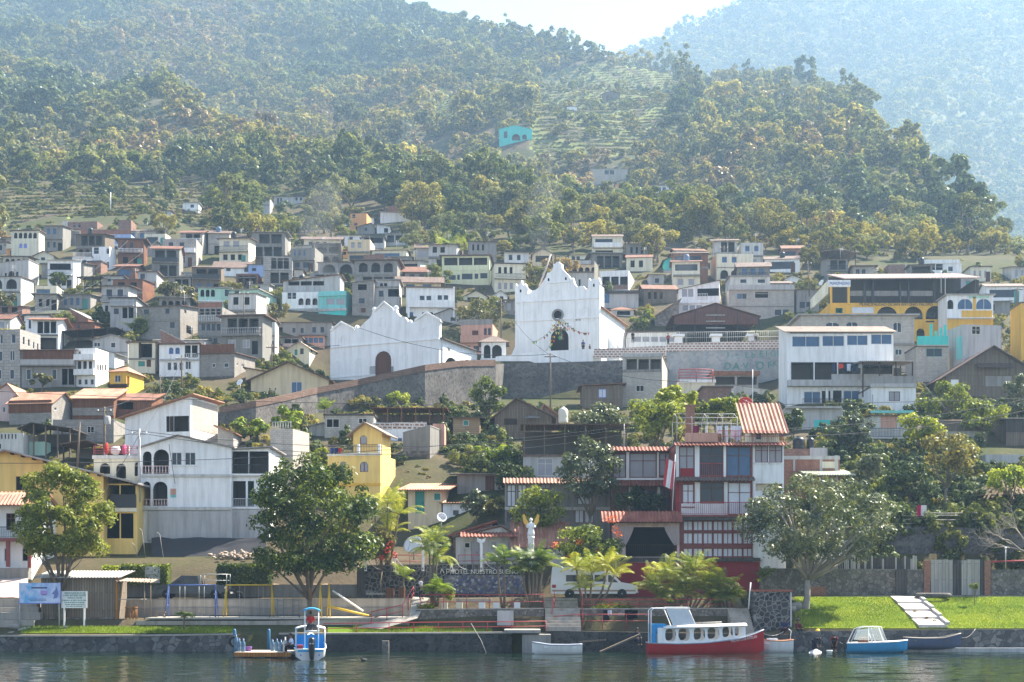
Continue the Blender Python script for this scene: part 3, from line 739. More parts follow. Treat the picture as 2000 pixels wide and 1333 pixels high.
H('grey block house with a reddish plank upper storey and a long balcony',42,147,684,757,'grey',[('p',44,145,684,704,'rustwood',.04,'upper_wall'),('b',43,146,704,714,'solid','palegrey',.8),('w',51,61,721,742),('w',101,111,721,742),('o',120,146,721,752,2,.8,'void')],dep=7,roof='shedy',rc='tinbrown',rise=.6)
H('white tower house with three stacked slatted balconies',147,187,680,758,'white',[('w',153,158,686,692),('b',148,187,694,702,'solid','white',.7),('o',150,182,706,721,3,.6),('b',148,187,723,731,'solid','white',.7),('w',150,186,741,752,3,.6),('>o',189,208,712,724,4,.6)],rot=-24,x2=212,roof='par')
H('white wall house with a sunlit gable behind the balcony tower',196,224,681,720,'white',[],rot=-28,x2=228,roof='shedx',yr=690,dep=6,rc='tin')
H('cream two-level house with a dark timber opening and a green door',251,303,670,730,'palecream',[('o',273,297,672,699,1,1,'void'),('p',271,276,670,700,'darkwood',.04,'post'),('k',251,303,700,703,'concrete',.15),('d',270,283,706,716,1,1,'greendoor'),('d',286,295,703,717),('w',239,250,707,716)],dep=6,rc='tinbrown')
H('white house with two blue arched windows and a loggia',311,389,673,738,'white',[('a',328,353,679,692,2,.72,'blueglass','blueframe'),('o',360,387,675,699,2,.85),('r',360,387,691,699,'bal','frame',.04),('k',311,389,702,705,'palegrey',.2),('w',325,360,708,724,3,.7),('w',362,373,706,722)],rot=-4,dep=8)
H('unfinished triangular brick gable rising behind the blue-windowed white house',314,362,645,674,'oldbrick',[],roof='shedx',yr=669,dep=4,rc='palegrey',over=.05,d=hit(350,738)+3.5)
H('block house with a plank top storey and a stone base',389,458,690,740,'block',[('k',389,458,674,690,'rustwood',.05),('w',414,421,710,718),('w',437,447,709,718),('>w',462,465,708,715),('>w',472,478,709,719),('k',389,458,736,782,'rubble',.12)],rot=-24,x2=498,roof='shedy',rc='tinbrown',rise=.5,dep=8)
H('bright yellow cottage with an arched window and outside stairs',215,247,726,778,'ochre',[('a',224,236,733,747),('k',214,252,752,757,'darkwood',.5),('w',251,264,767,776),('>d',248,253,735,753)],rot=-28,x2=281,roof='hip',rc='rustlight',rise=1.0)
H('tiny white hut among trees above the left terraces',357,388,397,412,'white',[('w',372,379,400,406)],dep=4,rc='tin')
H('low brown and white hut below the tiny white hut',303,335,413,427,'palegrey',[('d',305,312,416,426),('w',322,326,415,420)],dep=4,rc='tinbrown')
H('brown earth-walled hut right of the low white hut',405,440,407,428,'orange',[('w',415,420,412,418)],dep=4,rc='rust')
H('grey two-level block house alone on the wooded slope',488,527,384,421,'palegrey',[('w',500,513,387,395,2,.7),('k',488,527,400,402,'concrete',.1),('w',495,500,408,414)],dep=6,x2=534,rc='tinbrown')
H('pale hut with a rust roof right of the grey block house on the slope',535,620,384,400,'palegrey',[('w',540,552,387,398,2,.6),('w',575,592,386,392,2,.5)],dep=5,roof='shedy',rc='tinbrown',rise=1.2)
H('orange house high above the left church',684,716,417,458,'orange',[('w',688,694,419,426),('w',692,698,436,441)],dep=6,rot=-6,roof='par')
H('white lean-to on the left of the orange house',666,684,430,445,'white',[('w',675,680,433,438)],dep=4,rc='tin')
H('small white gabled house in front of the orange house',706,730,426,441,'white',[('w',714,719,430,437)],dep=4,roof='flat',rc='tinbrown')
H('grey gabled hut below the orange house',697,732,444,459,'grey',[('w',712,717,445,451)],roof='gable',peak=(725,436),dep=4)
H('white box house right of the grey gabled hut',736,762,439,458,'white',[('w',750,758,446,455,1,1,'void')],dep=4,roof='shedx',yr=443,rc='tin')
H('white house with a red brick upper storey top right of the orange house',743,798,415,436,'white',[('k',757,798,403,414,'brick',.03),('w',765,769,406,411)],dep=6,rot=6,rc='tinpink')
H('white house with two windows below the orange house',657,705,460,487,'white',[('w',659,673,464,471),('w',682,689,463,470)],dep=5,roof='shedy',rc='tinbrown',rise=.5)
H('dark open-fronted house right of the two-window white house',705,751,465,487,'palegrey',[('o',711,748,465,475,1,1,'void')],dep=5,rc='tindark',roof='shedy',rise=.4)
H('bare concrete frame building with open bays below the white box house',752,804,458,482,'palegrey',[('o',755,803,460,474,3,.85)],dep=5,rc='concrete')
H('tiny white house with a dark doorway below the concrete frame',717,745,483,499,'white',[('d',726,733,487,495,1,1,'void')],dep=4,roof='shedx',yr=487,rc='tinbrown')
H('grey hut with a white doorway behind the arcaded white house',760,805,503,528,'grey',[('d',768,774,514,524,1,1,'whitepaint'),('o',780,802,508,523,1,1,'void')],dep=5,rc='concrete')
H('brown mud-walled hut under the two-window white house',655,712,490,506,'orange',[('w',666,676,492,498,1,1,'void')],dep=4,rc='tinbrown')
H('white arcaded house with four arches and a brick top',710,751,517,545,'white',[('k',710,751,498,517,'oldbrick',.03),('a',713,750,522,536,4,.76)],rot=-24,x2=762,roof='par')
H('white house with a red-roofed open top floor and three arches',551,632,570,609,'white',[('w',561,579,572,584,2,.85),('oa',581,622,583,596,3,.72),('k',551,632,604,607,'palegrey',.2)],rot=-6,dep=8,roof='par')
H('open upper storey with a rust roof above the three white arches',553,664,549,571,'palegrey',[('o',562,634,545,558,3,.9)],rot=-6,x2=672,roof='shedx',yr=537,rc='rust',d=hit(590,609)+1.5)
H('turquoise house with two wide windows and a sunlit end',622,675,568,624,'aqua',[('w',636,675,584,595,2,.82,'curtain'),('k',622,677,575,578,'aqua',.3),('k',622,677,604,607,'palegrey',.2),('w',656,666,615,623),('k',640,675,607,624,'teal',.03)],rot=-26,x2=688,roof='par')
H('unplastered grey house with crooked openings behind the left church',688,730,552,622,'block',[('o',699,716,556,567,1,1,'void'),('w',701,712,583,593),('k',688,730,594,597,'concrete',.1),('w',705,714,602,611,1,1,'wooddoor')],dep=6,roof='shedx',yr=547,rc='concrete')
H('grey block house with twin arched openings behind the left church',731,780,548,615,'palegrey',[('oa',741,757,553,562,2,.75),('k',731,780,560,563,'concrete',.15),('w',740,749,568,580),('o',758,779,565,580,1,1,'void'),('w',745,765,594,604,2,.5)],dep=6,rc='concrete')
H('pale lemon house with an open loggia and five windows below it',863,956,500,558,'lemon',[('o',866,953,504,523,3,.9),('r',866,953,519,528,'solid','lemon',.06),('w',876,890,538,547),('w',893,898,537,547),('w',902,923,535,546),('w',927,934,535,545),('w',938,952,534,544),('k',863,956,558,577,'stone',.02)],rot=-8,x2=963,rc='tinbrown',roof='flat',over=.5)
H('white balcony house with four upper windows behind the left church',793,888,562,625,'white',[('w',818,844,578,587,2,.7),('w',853,877,577,586,2,.7),('b',797,888,588,601,'solid','white',.8),('oa',820,850,610,622,2,.5),('d',800,807,610,622,1,1,'blueglass'),('c',796,800,570,622,'whitepaint',.75),('c',885,888,562,622,'whitepaint',.75)],rot=4,dep=7)
H('small cream gabled house below the lemon house',905,952,580,592,'palecream',[('o',913,936,581,588,1,1,'void')],roof='gable',peak=(930,568),dep=5,rc='tindark')
H('tiny white gabled house right of the cream gabled house',962,991,578,592,'white',[('d',976,983,579,588)],roof='gable',peak=(978,568),dep=4,rc='tin')
H('low pale gabled house behind the right shoulder of the left church',850,904,614,630,'palegrey',[('w',880,890,620,627)],roof='gable',peak=(880,603),dep=5,rc='tinbrown')
H('salmon house with a balcony between the two churches',900,962,633,696,'salmon',[('k',900,962,625,634,'grey',.05),('w',922,934,646,656,1,1,'wooddoor'),('w',944,960,641,655,2,.7),('b',900,962,657,668,'solid','salmon',.7),('w',907,918,676,687,1,1,'blueglass'),('w',925,936,676,688)],rot=-16,x2=980,roof='par',dep=7)
H('long drab block with four windows left of the left church',533,648,630,664,'grey',[('w',571,577,641,650),('w',587,593,641,651),('w',610,617,639,650),('w',626,633,639,650),('o',540,552,640,655,1,1,'void')],dep=6,roof='shedy',rc='tinbrown',rise=.5)
H('salmon-framed strip of windows below the drab block',588,634,657,676,'salmon',[('w',592,632,660,670,4,.85,'blueglass')],dep=4,rc='tinbrown')
H('red-railed open porch house left of the salmon strip',548,588,660,682,'grey',[('o',555,584,663,673,2,.85,'void'),('b',553,588,672,677,'solid','pink',.4)],dep=4,rc='tinbrown')
H('small cream gabled cottage above the big cream gable',561,604,680,708,'palecream',[('w',575,581,683,694,1,1,'greendoor'),('w',586,593,681,692),('>w',607,611,680,690)],rot=-24,x2=622,roof='gable',peak=(586,668),rc='tintan',dep=6)
H('large cream house with a wide brown gable and four slit windows',490,642,742,780,'cream',[('w',553,584,717,728,4,.4,'void',None),('w',569,590,746,775,1,1,'blueglass')],roof='gable',peak=(563,708),dep=9,rc='tinbrown',over=.7)
H('brown-roofed wing behind the large cream house',480,530,719,760,'cream',[],roof='shedx',yr=728,dep=6,rc='tinbrown',d=hit(560,780)+5)
H('pale blue hut left of the red-roofed white house',485,518,517,545,'paleblue',[('w',492,500,524,530)],dep=5,roof='shedy',rc='tinbrown',rise=.6)
H('small grey hut with a tin porch below the pale blue hut',490,526,556,580,'palegrey',[('o',494,508,560,575,1,1,'void')],dep=4,rc='tinbright',roof='shedy',rise=.5)
H('ruined pale house in the smoke above the red-roofed white house',555,592,520,547,'offwhite',[('o',562,574,526,540,1,1,'void')],roof='shedx',yr=528,dep=4,rc='tinbrown')
H('brown hut with a tan roof in the smoke',558,590,500,516,'wood',[('o',562,575,506,514,1,1,'void')],roof='shedx',yr=505,dep=4,rc='tintan')
H('beige gabled shed behind the right church tower',1040,1083,497,524,'cream',[('o',1046,1078,500,512,1,1,'void')],roof='gable',peak=(1060,487),dep=5)
H('small white house with two dark windows on the slope right of the church top',1111,1150,498,510,'palecream',[('w',1115,1134,501,507,2,.7)],rot=-5,dep=5,rc='tinbrown',roof='shedy',rise=.6)
H('blue-grey retaining house wall behind the right church',1097,1154,509,533,'palegrey',[],dep=4,roof='par')
H('long beige wall house behind the right church gable',1107,1164,533,572,'offwhite',[('w',1130,1134,546,560,1,1,'void')],dep=5,rc='tinbrown')
H('white house with three wide openings right of the church tower',1171,1228,528,577,'white',[('o',1175,1227,541,557,3,.85),('p',1175,1226,558,566,'oldbrick',.01),('>w',1231,1236,540,553)],rot=-26,x2=1247,roof='par',over=.2)
H('low grey house with a blue tarpaulin corner below the three-opening house',1180,1247,571,604,'palegrey',[('p',1180,1190,570,592,'blueglass',.05),('k',1186,1247,568,574,'tindark',.3)],dep=5,rc='tindark',roof='shedy',rise=.4)
H('small house with a reddish hipped roof right of the church nave',1193,1238,606,622,'offwhite',[('o',1205,1231,608,616,1,1,'void')],dep=5,roof='hip',rc='rust',rise=1.0)
H('turquoise house with three small arches under a brown gable',1298,1356,508,530,'teal',[('oa',1313,1350,516,526,3,.75),('k',1312,1356,527,530,'whitepaint',.1)],roof='gable',peak=(1328,496),dep=6,rc='tinbrown',over=.5)
H('grey storey with a long balcony under the turquoise arches',1296,1374,530,566,'grey',[('b',1296,1372,530,541,'solid','palegrey',.6),('o',1300,1368,543,552,3,.8,'void'),('p',1300,1340,552,566,'aqua',.03)],dep=6,roof='flat',over=.1,d=hit(1330,530)-1.5)
H('small white house with one window left of the turquoise house',1268,1297,537,558,'palegrey',[('w',1279,1287,544,553)],dep=5,rc='tinbrown',roof='shedy',rise=.4)
H('white house with a slanting roofline and a dark corner terrace',1325,1405,563,624,'white',[('w',1331,1355,564,580,2,.85,'curtain'),('o',1362,1404,560,578,1,1,'void'),('r',1362,1382,574,586,'bal','frame',.05),('w',1332,1372,597,607,3,.8,'curtain'),('k',1325,1405,590,592,'white',.2)],rot=-22,x2=1421,roof='shedx',yr=548,rc='tinbrown',over=.2)
H('large bare block house with a blue window right of the slanting white house',1423,1551,566,628,'paleblock',[('k',1423,1551,557,567,'palegrey',.35),('w',1440,1449,574,584,1,1,'blueglass'),('w',1450,1458,574,584),('o',1475,1500,571,582,1,1,'void'),('w',1512,1543,605,616,2,.8,'glass','blueframe'),('k',1423,1551,598,600,'concrete',.08)],dep=8,roof='par')
H('upper storey with a tin roof set back on the large block house',1426,1504,541,566,'offwhite',[('w',1446,1458,546,553),('w',1480,1494,546,553)],dep=6,rc='tin',d=hit(1480,628)+4)
H('stone-walled gabled house left of the rust-roofed hall',1279,1326,618,648,'rubble',[],roof='shedx',yr=587,dep=7,rc='tinbrown',over=.4)
hall_=shelter('great open hall with a wide rusty gable roof beside the plaza',1315,1483,618,662,12,'rust','iron',5,0,d=249,peak=(1397,592),cat='hall',wallm='darkwood')
k = 249 / F; q_ = lambda px, py: ((px - 1315) * k, (662 - py) * k)
MB().prism([(*q_(1319,619),),(*q_(1479,619),),(*q_(1397,594),)][::-1],.05,.1).build('gable_shade_sheet','shadedrust',hall_); MB().prism([(*q_(1319,619),),(*q_(1479,619),),(*q_(1397,594),)][::-1],11.7,11.75).build('back_gable','darkwood',hall_)  # front sheet added; its dark colour paints the shaded hall interior
MB().box(0, q_(1483, 0)[0], .0, .12, q_(0, 634)[1], q_(0, 619)[1]).build('eave_shade_sheet', 'shadedrust', hall_)  # sheet added below the gable, painted with the hall's inner shade
for y in (616,628,641): MB().box(q_(1379,0)[0],q_(1416,0)[0],-.12,-.02,q_(0,y+1)[1],q_(0,y-1)[1]).build('pale_beam','palewood',hall_)
H('white schoolroom with tall windows behind the plaza railing',1227,1321,650,672,'white',[('w',1237,1320,658,668,5,.8,'curtain')],dep=5,d=246,over=.5)
H('low stone house with arched windows and a bright tin roof edge',1565,1786,617,700,'paleblock',[('a',1744,1761,630,650,1,1,'glass'),('a',1652,1676,629,640),('a',1612,1640,630,640),('w',1748,1762,682,694),('k',1745,1787,671,675,'concrete',.2)],dep=8,rc='tinbright',over=.6,d=215)
H('house with a bright turquoise balcony below the town hall',1790,1851,678,720,'paleblock',[('b',1791,1850,658,675,'solid','teal',.5),('w',1797,1804,682,686),('w',1809,1840,681,697,1,1,'glass','greendoor'),('c',1815,1820,634,658,'teal',.45),('c',1842,1847,636,658,'teal',.45),('c',1834,1838,642,658,'teal',.45),('c',1825,1829,648,658,'teal',.45)],dep=6,roof='flat',over=.1,d=207)
H('smooth grey house with a pierced block vent and a green side',1881,1956,634,708,'palegrey',[('w',1898,1915,637,654,1,1,'void','palecream'),('<k',1868,1880,660,700,'aqua',.02)],rot=24,x2=1850,roof='par',d=205)
H('bright orange-yellow house at the right edge',1994,2040,592,678,'ochre',[('w',2000,2012,596,612)],rot=-4,dep=6,roof='flat',over=.1,d=222)
H('brown timber house with a broad gable at the right edge',1848,2030,733,775,'wood',[('w',1922,1933,725,733,1,1,'void'),('p',1857,1872,742,755,'whitepaint',.04,'door'),('p',1925,1975,735,755,'grey',.03),('e',1905,1975,710,720,'tinbrown',1.2)],roof='gable',peak=(1938,677),dep=9,rc='tinbrown',over=.8,d=196)
shelter('brown-roofed pavilion on posts among trees above the town hall',1588,1672,494,528,9,'tintan','darkwood',4,.4,peak=(1640,487),wallm='wood')
H('white house with a flat terrace at the forest edge above the town hall',1803,1878,515,540,'white',[('o',1812,1842,516,528,2,.9),('w',1852,1861,521,530),('k',1802,1874,508,515,'white',.15)],dep=6,roof='par')
H('unplastered brick house left of the forest-edge white house',1735,1807,517,540,'oldbrick',[('p',1768,1772,517,538,'palegrey',.04)],dep=5,roof='par')
H('white gabled hut left of the town hall',1533,1566,545,560,'white',[],roof='gable',peak=(1548,538),dep=4,rc='tinbrown')
H('grey shack with a sloping roof left of the town hall stairs',1556,1600,566,612,'grey',[('w',1562,1572,590,602),('w',1575,1590,590,600)],dep=5,rc='tinbrown',roof='shedy',rise=.4)
H('turquoise chapel alone high on the hillside',975,1039,253,279,'teal',[('oa',1000,1016,262,275),('oa',1020,1029,263,273),('w',984,991,257,270),('c',1017,1019,252,277,'teal',.2)],roof='gable',peak=(1006,245),dep=7,rc='teal',cat='chapel',name='chapel',group=None,over=.2)
H('block house with twin windows alone on the slope right of centre',1155,1226,331,360,'paleblock',[('w',1180,1200,333,341,2,.85)],dep=6,rc='tin',over=.15)
H('white hut with dark windows at the wood edge right of the twin-window house',1264,1306,363,378,'white',[('w',1269,1278,365,374),('w',1283,1302,366,374,2,.7)],dep=5,rc='rust',over=.4)
H('small white house in shrubs below the turquoise chapel',833,864,323,337,'white',[('w',849,854,325,331)],dep=5,rc='tintan')
H('long white shed on the upper terraces', 1107, 1127, 209, 217, 'white', [], dep=4, rc='tin')
H('dark brown hut on the upper terraces',1178,1211,183,196,'wood',[('d',1184,1189,187,196)],dep=5,roof='gable',peak=(1194,178),rc='tinbrown')
H('rusty hut right of the white hut at the wood edge',1318,1348,366,380,'rust',[],dep=4,rc='rust',roof='shedy',rise=.5)
H('earth-coloured shed below the twin-window block house',1202,1240,360,375,'orange',[],dep=4,rc='rust')
H('pale hut half hidden by bushes at the right of the slope',1508,1540,434,462,'offwhite',[('w',1524,1530,438,444)],dep=5,roof='par')
def wall_line(label, pts, mat, th=.5, cat='wall', name='retaining_wall', group=None, cope=None, kind=None):
 o = P(pts[0][0], YH, pts[0][3]); o.z = 0; mb = MB(); cb = MB()
 top = [P(px, pt_, d) - o for px, pt_, pb, d in pts]; bot = [P(px, pb, d) - o for px, pt_, pb, d in pts]
 for i in range(len(pts) - 1):
  dv = (top[i + 1] - top[i]); dv.z = 0; nv = Vector((-dv.y, dv.x, 0)).normalized() * th
  A, B, C, D = bot[i], bot[i + 1], top[i + 1], top[i]
  mb.add([A,B,C,D,A+nv,B+nv,C+nv,D+nv],[(0,1,2,3),(5,4,7,6),(3,2,6,7),(0,3,7,4),(1,5,6,2)])
  if cope:
   h,ov=cope[1],cope[2]; u=Vector((0,0,h)); f = -nv.normalized()*ov; g=nv+nv.normalized()*ov; e=Vector((0,0,.004))
   Q = [D + f + e, C + f + e, C + g + e, D + g + e]
   cb.add(Q+[q+u for q in Q],[(0,3,2,1),(4,5,6,7),(0,1,5,4),(1,2,6,5),(2,3,7,6),(3,0,4,7)])
 if cope:
  root=empty(name,o,0,label,cat,group); mb.build('wall',mat,root); cb.build('coping',cope[0],root); return root
 ob = mb.build(name, mat, None, o); tag(ob, label, cat, group, kind); return ob
def railing(label,pts,h=.95,mat='redrail',gap=1.6,mids=2,r=.03,name='railing',cat='railing',group=None,balus=0):
 q=[P(*p) for p in pts]; o=q[0].copy(); q=[v-o for v in q]; root=empty(name,o,0,label,cat,group); up=Vector((0,0,h))
 rb = MB()
 for k in range(mids + 1):
  f = 1 - k / (mids + 1)
  rb.tube([v + up * f for v in q], r if k == 0 else r * .8, 6)
 rb.build('rail', mat, root)
 for a_, b_ in zip(q, q[1:]):
  n = max(1, round((b_ - a_).length / gap))
  for i in range(n + (1 if b_ is q[-1] else 0)):
   p = a_.lerp(b_, i / n); MB().tube([p - Vector((0, 0, .2)), p + up], r, 6).build('post', mat, root)
  if balus:
   m = max(1, int((b_ - a_).length / balus)); bb = MB()
   for i in range(m): p = a_.lerp(b_, (i + .5) / m); bb.tube([p + up * .05, p + up * .98], r * .45, 4)
   bb.build('baluster_panel', mat, root)
 return root
def scat(pxs, f): return [f(p) for p in pxs]
def facade(root, pt, pts, th, mat, y0=-.75):
 poly=[pt(x,y) for x,y in pts]; mb=MB(); mb.prism(poly[::-1],y0,y0+th); return mb.build('facade',mat,root)
def arch_poly(pt, xa, xb, ya, yb, k=8):
 (u0,z1),(u1,z0)=pt(xa,ya),pt(xb,yb); r=(u1-u0)/2; uc=(u0+u1)/2; r2=min(r,(z1-z0)*.7)
 return [(u1,z0)]+[(uc+r*math.cos(math.pi*i/k),z1-r2+r2*math.sin(math.pi*i/k)) for i in range(k+1)]+[(u0,z0)]
CH = []
root,pt,Wd,Hh,dep=H('old white church with a scalloped three-gabled front and an arched brown door',650,865,662,760,'church',
 [('>oa',868,898,694,736,1,1),('>oa',906,920,700,732,1,1,'wooddoor'),('>w',874,879,678,687,1,1,'wooddoor')],
 rot=-22,x2=932,d=212.8,roof='gable',peak=(757,640),rc='tiledark',over=.5,cat='church',name='church',group=None)
B=[(600,1300),(600,925),(690,850),(790,905),(830,885),(850,865),(870,845),(905,815),(922,790),(928,760),(950,765),(1020,695),(1090,752),(1115,762),
  (1125,780),(1145,797),(1180,805),(1195,822),(1210,850),(1240,845),(1260,838),(1350,780),(1465,840),(1450,850),(1450,1225)]
B = [(500 + x / 4, 420 + y / 4) for x, y in B]; B[0] = (650, 760); B[-1] = (862, 740)
facade(root, pt, B, .7, 'church')
dm = arch_poly(pt, 738.5, 770, 689, 734); MB().prism(dm[::-1], -.80, -.76).build('door', 'wooddoor', root)
ar = MB(); outer = arch_poly(pt, 735.5, 773, 684.5, 734)
for i in range(len(dm) - 1):
 p0, p1, q1, q0 = dm[i], dm[i + 1], outer[i + 1], outer[i]
 ar.add([(p[0],y,p[1]) for y in (-.94,-.751) for p in (p0,p1,q1,q0)],[(0,1,2,3),(0,4,5,1),(2,6,7,3)])
ar.build('door_surround', 'church', root)
def strip(root, pt, x0, y0, x1, y1, h, mat='church', y=-.75, out=.14, name='cornice'):
 (a0, b0), (a1, b1) = pt(x0, y0), pt(x1, y1)
 mb=MB(); mb.add([(a0,y-out,b0),(a1,y-out,b1),(a1,y-out,b1+h),(a0,y-out,b0+h),(a0,y-.002,b0),(a1,y-.002,b1),(a1,y-.002,b1+h),(a0,y-.002,b0+h)],
  [(0, 1, 2, 3), (0, 4, 5, 1), (3, 2, 6, 7), (0, 3, 7, 4), (1, 5, 6, 2)]); return mb.build(name, mat, root)
strip(root,pt,651,682,862,665,.16); strip(root,pt,651,741,735,734.5,.2,out=.1); strip(root,pt,773,731.5,862,724,.2,out=.1)
for x0,y0,x1,y1 in ((651,650,672,633.5),(672,633.5,697,646.5),(838,615,866,630.5),(815,630,838,615),(737,612,755,594.5),(755,594.5,773,608)):
 strip(root, pt, x0, y0, x1, y1, .3, out=.22, name='gable_moulding')
for x,y0,y1 in ((665,705,722),(706,700,716),(795,690,706),(834,684,700),(752,620,640),(675,655,668),(835,640,655)):
 pl = arch_poly(pt, x - 6, x + 6, y0, y1); pi = arch_poly(pt, x - 4, x + 4, y0 + 3, y1); n_ = MB()
 for i in range(len(pl) - 1):
  n_.add([(p[0],-.80,p[1]) for p in (pi[i],pi[i+1],pl[i+1],pl[i])]+[(p[0],-.751,p[1]) for p in (pi[i],pi[i+1],pl[i+1],pl[i])],[(0,1,2,3),(0,4,5,1),(2,6,7,3)])
 n_.build('blind_niche', 'church', root)
for x, y in ((734, 608), (776, 605), (804, 633), (700, 643)):
 u,z=pt(x,y); MB().lathe([(.05,-.9),(.34,-.85),(.34,-.2),(.22,-.1),(.36,.15),(.25,.4),(.05,.5)],10,(u,-.4,z)).build('urn','church',root)
(u0, z1), (u1, z0) = pt(729, 719), pt(739, 733); b_ = MB()
for i in range(6): b_.box(lerp(u0, u1, i / 5) - .02, lerp(u0, u1, i / 5) + .02, -1.0, -.96, z0, z1)
b_.box(u0, u1, -1.0, -.96, z1, z1 + .05); b_.build('entrance_railing', 'iron', root)
(u0,z1),(u1,z0)=pt(770,719),pt(774,732); b_=MB(); b_.box(u0,u1,-1.0,-.96,z1,z1+.05); [b_.box(lerp(u0,u1,i/3)-.02,lerp(u0,u1,i/3)+.02,-1.0,-.96,z0,z1) for i in range(4)]; b_.build('entrance_railing','iron',root)
root,pt,Wd,Hh,dep=H('tall white colonial church with stepped curving gable and corner turrets',1011,1174.5,600,712,'church',[],
 rot=-17,x2=1221,d=231,roof='gable',peak=(1094,566),rc='tilelight',over=.5,cat='church',name='church',group=None)
Z=[(60,1200),(58,400),(52,378),(66,340),(84,372),(110,352),(118,345),(126,300),(136,300),(144,345),(160,365),(178,338),(192,378),(216,404),(204,462),(238,460),(262,425),(300,418),
  (345,385),(385,325),(425,262),(438,215),(470,212),(492,188),(512,150),(503,108),(530,112),(545,90),(575,84),(592,104),(606,106),(610,160),(642,198),(690,246),(718,292),(738,272),
  (757,342),(790,384),(830,370),(866,372),(890,410),(918,412),(920,300),(932,278),(952,308),(975,290),(1010,285),(1030,300),(1042,270),(1068,340),(1058,352),(1058,1200)]
Z = [(1000 + x / 6.06, 500 + y / 6.06) for x, y in Z]; facade(root, pt, Z, 1.0, 'church', -1.0)
dm = arch_poly(pt, 1079.5, 1114.5, 646, 690); MB().prism(dm[::-1], -1.06, -1.01).build('door', 'void', root)
outer = arch_poly(pt, 1077, 1117, 642.5, 690); ar = MB()
for i in range(len(dm) - 1):
 p = [dm[i], dm[i + 1], outer[i + 1], outer[i]]
 ar.add([(q[0], y, q[1]) for y in (-1.2, -1.001) for q in p], [(0, 1, 2, 3), (0, 4, 5, 1), (2, 6, 7, 3)])
ar.build('door_surround', 'church', root)
u, z = pt(1093, 618); T = Matrix.Rotation(R(90), 4, 'X')
MB().lathe([(.62, .0), (.62, .10)], 18, (u, -1.02, z), T=T).build('round_window', 'void', root)
ring=MB(); ring.tube([(u+.78*math.cos(k*math.pi/10),-1.08,z+.78*math.sin(k*math.pi/10)) for k in range(21)],.17,6); ring.build('round_window_surround','grey',root)
for y0,y1,x0,x1 in ((595,585.5,1011,1173),(631.5,623.5,1011,1174),(557.5,554,1070,1118)): strip(root,pt,x0,y0,x1,y1,.22,y=-1.0,out=.16)
for x in (1023, 1058, 1124, 1160):
 (u0,z1),(u1,z0)=pt(x-3,586),pt(x+3,630); MB().box(u0,u1,-1.12,-1.001,z0,z1-.3).build('pilaster','church',root)
for x, y0, y1 in ((1042, 606, 628), (1146, 600, 622), (1093, 568, 590)):
 pl = arch_poly(pt, x - 7, x + 7, y0, y1); pi = arch_poly(pt, x - 5, x + 5, y0 + 3, y1); n_ = MB()
 for i in range(len(pl) - 1):
  n_.add([(p[0],-1.07,p[1]) for p in (pi[i],pi[i+1],pl[i+1],pl[i])]+[(p[0],-1.001,p[1]) for p in (pi[i],pi[i+1],pl[i+1],pl[i])],[(0,1,2,3),(0,4,5,1),(2,6,7,3)])
 n_.build('blind_niche', 'church', root)
for x, y in ((1020.5, 571), (1163, 560), (1075, 549), (1108.5, 547)):
 u,z=pt(x,y); MB().prism(arch_poly(lambda a,b: (u+(a-x)/13,z-(b-y)/13),x-1.6,x+1.6,y-3,y+3,6)[::-1],-1.03,-1.003).build('bell_opening','void',root)
for xa, xb in ((1011, 1034), (1152, 1174.5)):
 (u0,z1),(u1,z0)=pt(xa,560 if xa > 1100 else 566),pt(xb,640); MB().box(u0+.06,u1-.06,-.02,2.0,z0,z1).build('turret','church',root)
for k in range(2):
 y=4.5+k*6; MB().add([(Wd,y,-3),(Wd+2.6,y,-3),(Wd+1.6,y,2.2),(Wd+.002,y,5.2),(Wd,y+1,-3),(Wd+2.6,y+1,-3),(Wd+1.6,y+1,2.2),(Wd+.002,y+1,5.2)],
  [(0, 1, 2, 3), (5, 4, 7, 6), (1, 5, 6, 2), (2, 6, 7, 3)]).build('buttress', 'church', root)
text('1914', .5, 'iron', root, (pt(1131, 628)[0], -1.03, pt(1131, 628)[1]), th=.01)
MB().add([(-.05,-1.0,-3),(-1.3,-1.2,-3),(-1.0,-1.1,1.2),(-.05,-1.0,3.2),(-.05,1.2,-3),(-1.3,1.2,-3),(-1.0,1.2,1.2),(-.05,1.2,3.2)],[(0,3,2,1),(1,2,6,5),(2,3,7,6),(4,5,6,7)]).build('buttress','church',root)
HOUSES.append((960,1230,221,262)); HOUSES.append((640,940,205,250)); HOUSES.append((1215,1545,218,262))
wall_line('white forecourt parapet in front of the tall church door',[(968,697,722,221.5),(1003,693,720,221.2),(1050,686.5,716,220.9),(1158,682,712,220.6)],'church',.4,'parapet wall','parapet_wall')
RW=[(430,804,840),(500,792,832),(560,780,818),(620,766,808),(700,750,800),(830,722,794),(900,713,790),(968,712,786)]
RW = [(x, a_, b_ + 60, hit(x, b_)) for x, a_, b_ in RW]
wall_line('dark stone retaining wall below the two churches',RW+[(985,711,840,219.2),(1160,706,800,220),(1308,700,790,220)],'stone',.8)
wall_line('long brown lattice brick parapet climbing the ramp to the churches',[(x,a_-9,a_+3,d-.15) for x,a_,b_,d in RW],'climbbrick',.25,'parapet wall','parapet_wall')
LAT = m_block('pierced_brick_lattice', (.34, .19, .15), (.72, .66, .60), bw=.55, bh=.34, ms=.085, var=.2)
wall_line('pierced brown brick parapet left of the graffiti wall',[(1160,682,700,220.2),(1300,676,700,219.9)],LAT,.25,'parapet wall','parapet_wall')
wall_line('pierced red brick parapet on top of the graffiti wall',[(1302,671,687,219.4),(1538,664,682,219.2)],LAT,.25,'parapet wall','parapet_wall')
gw=wall_line('pale stone wall with faded green painted letters below the plaza',[(1302,686,757,219.5),(1400,684,757,219.4),(1480,682,750,219.3),(1540,681,735,219.2)],'muralstone',.5)
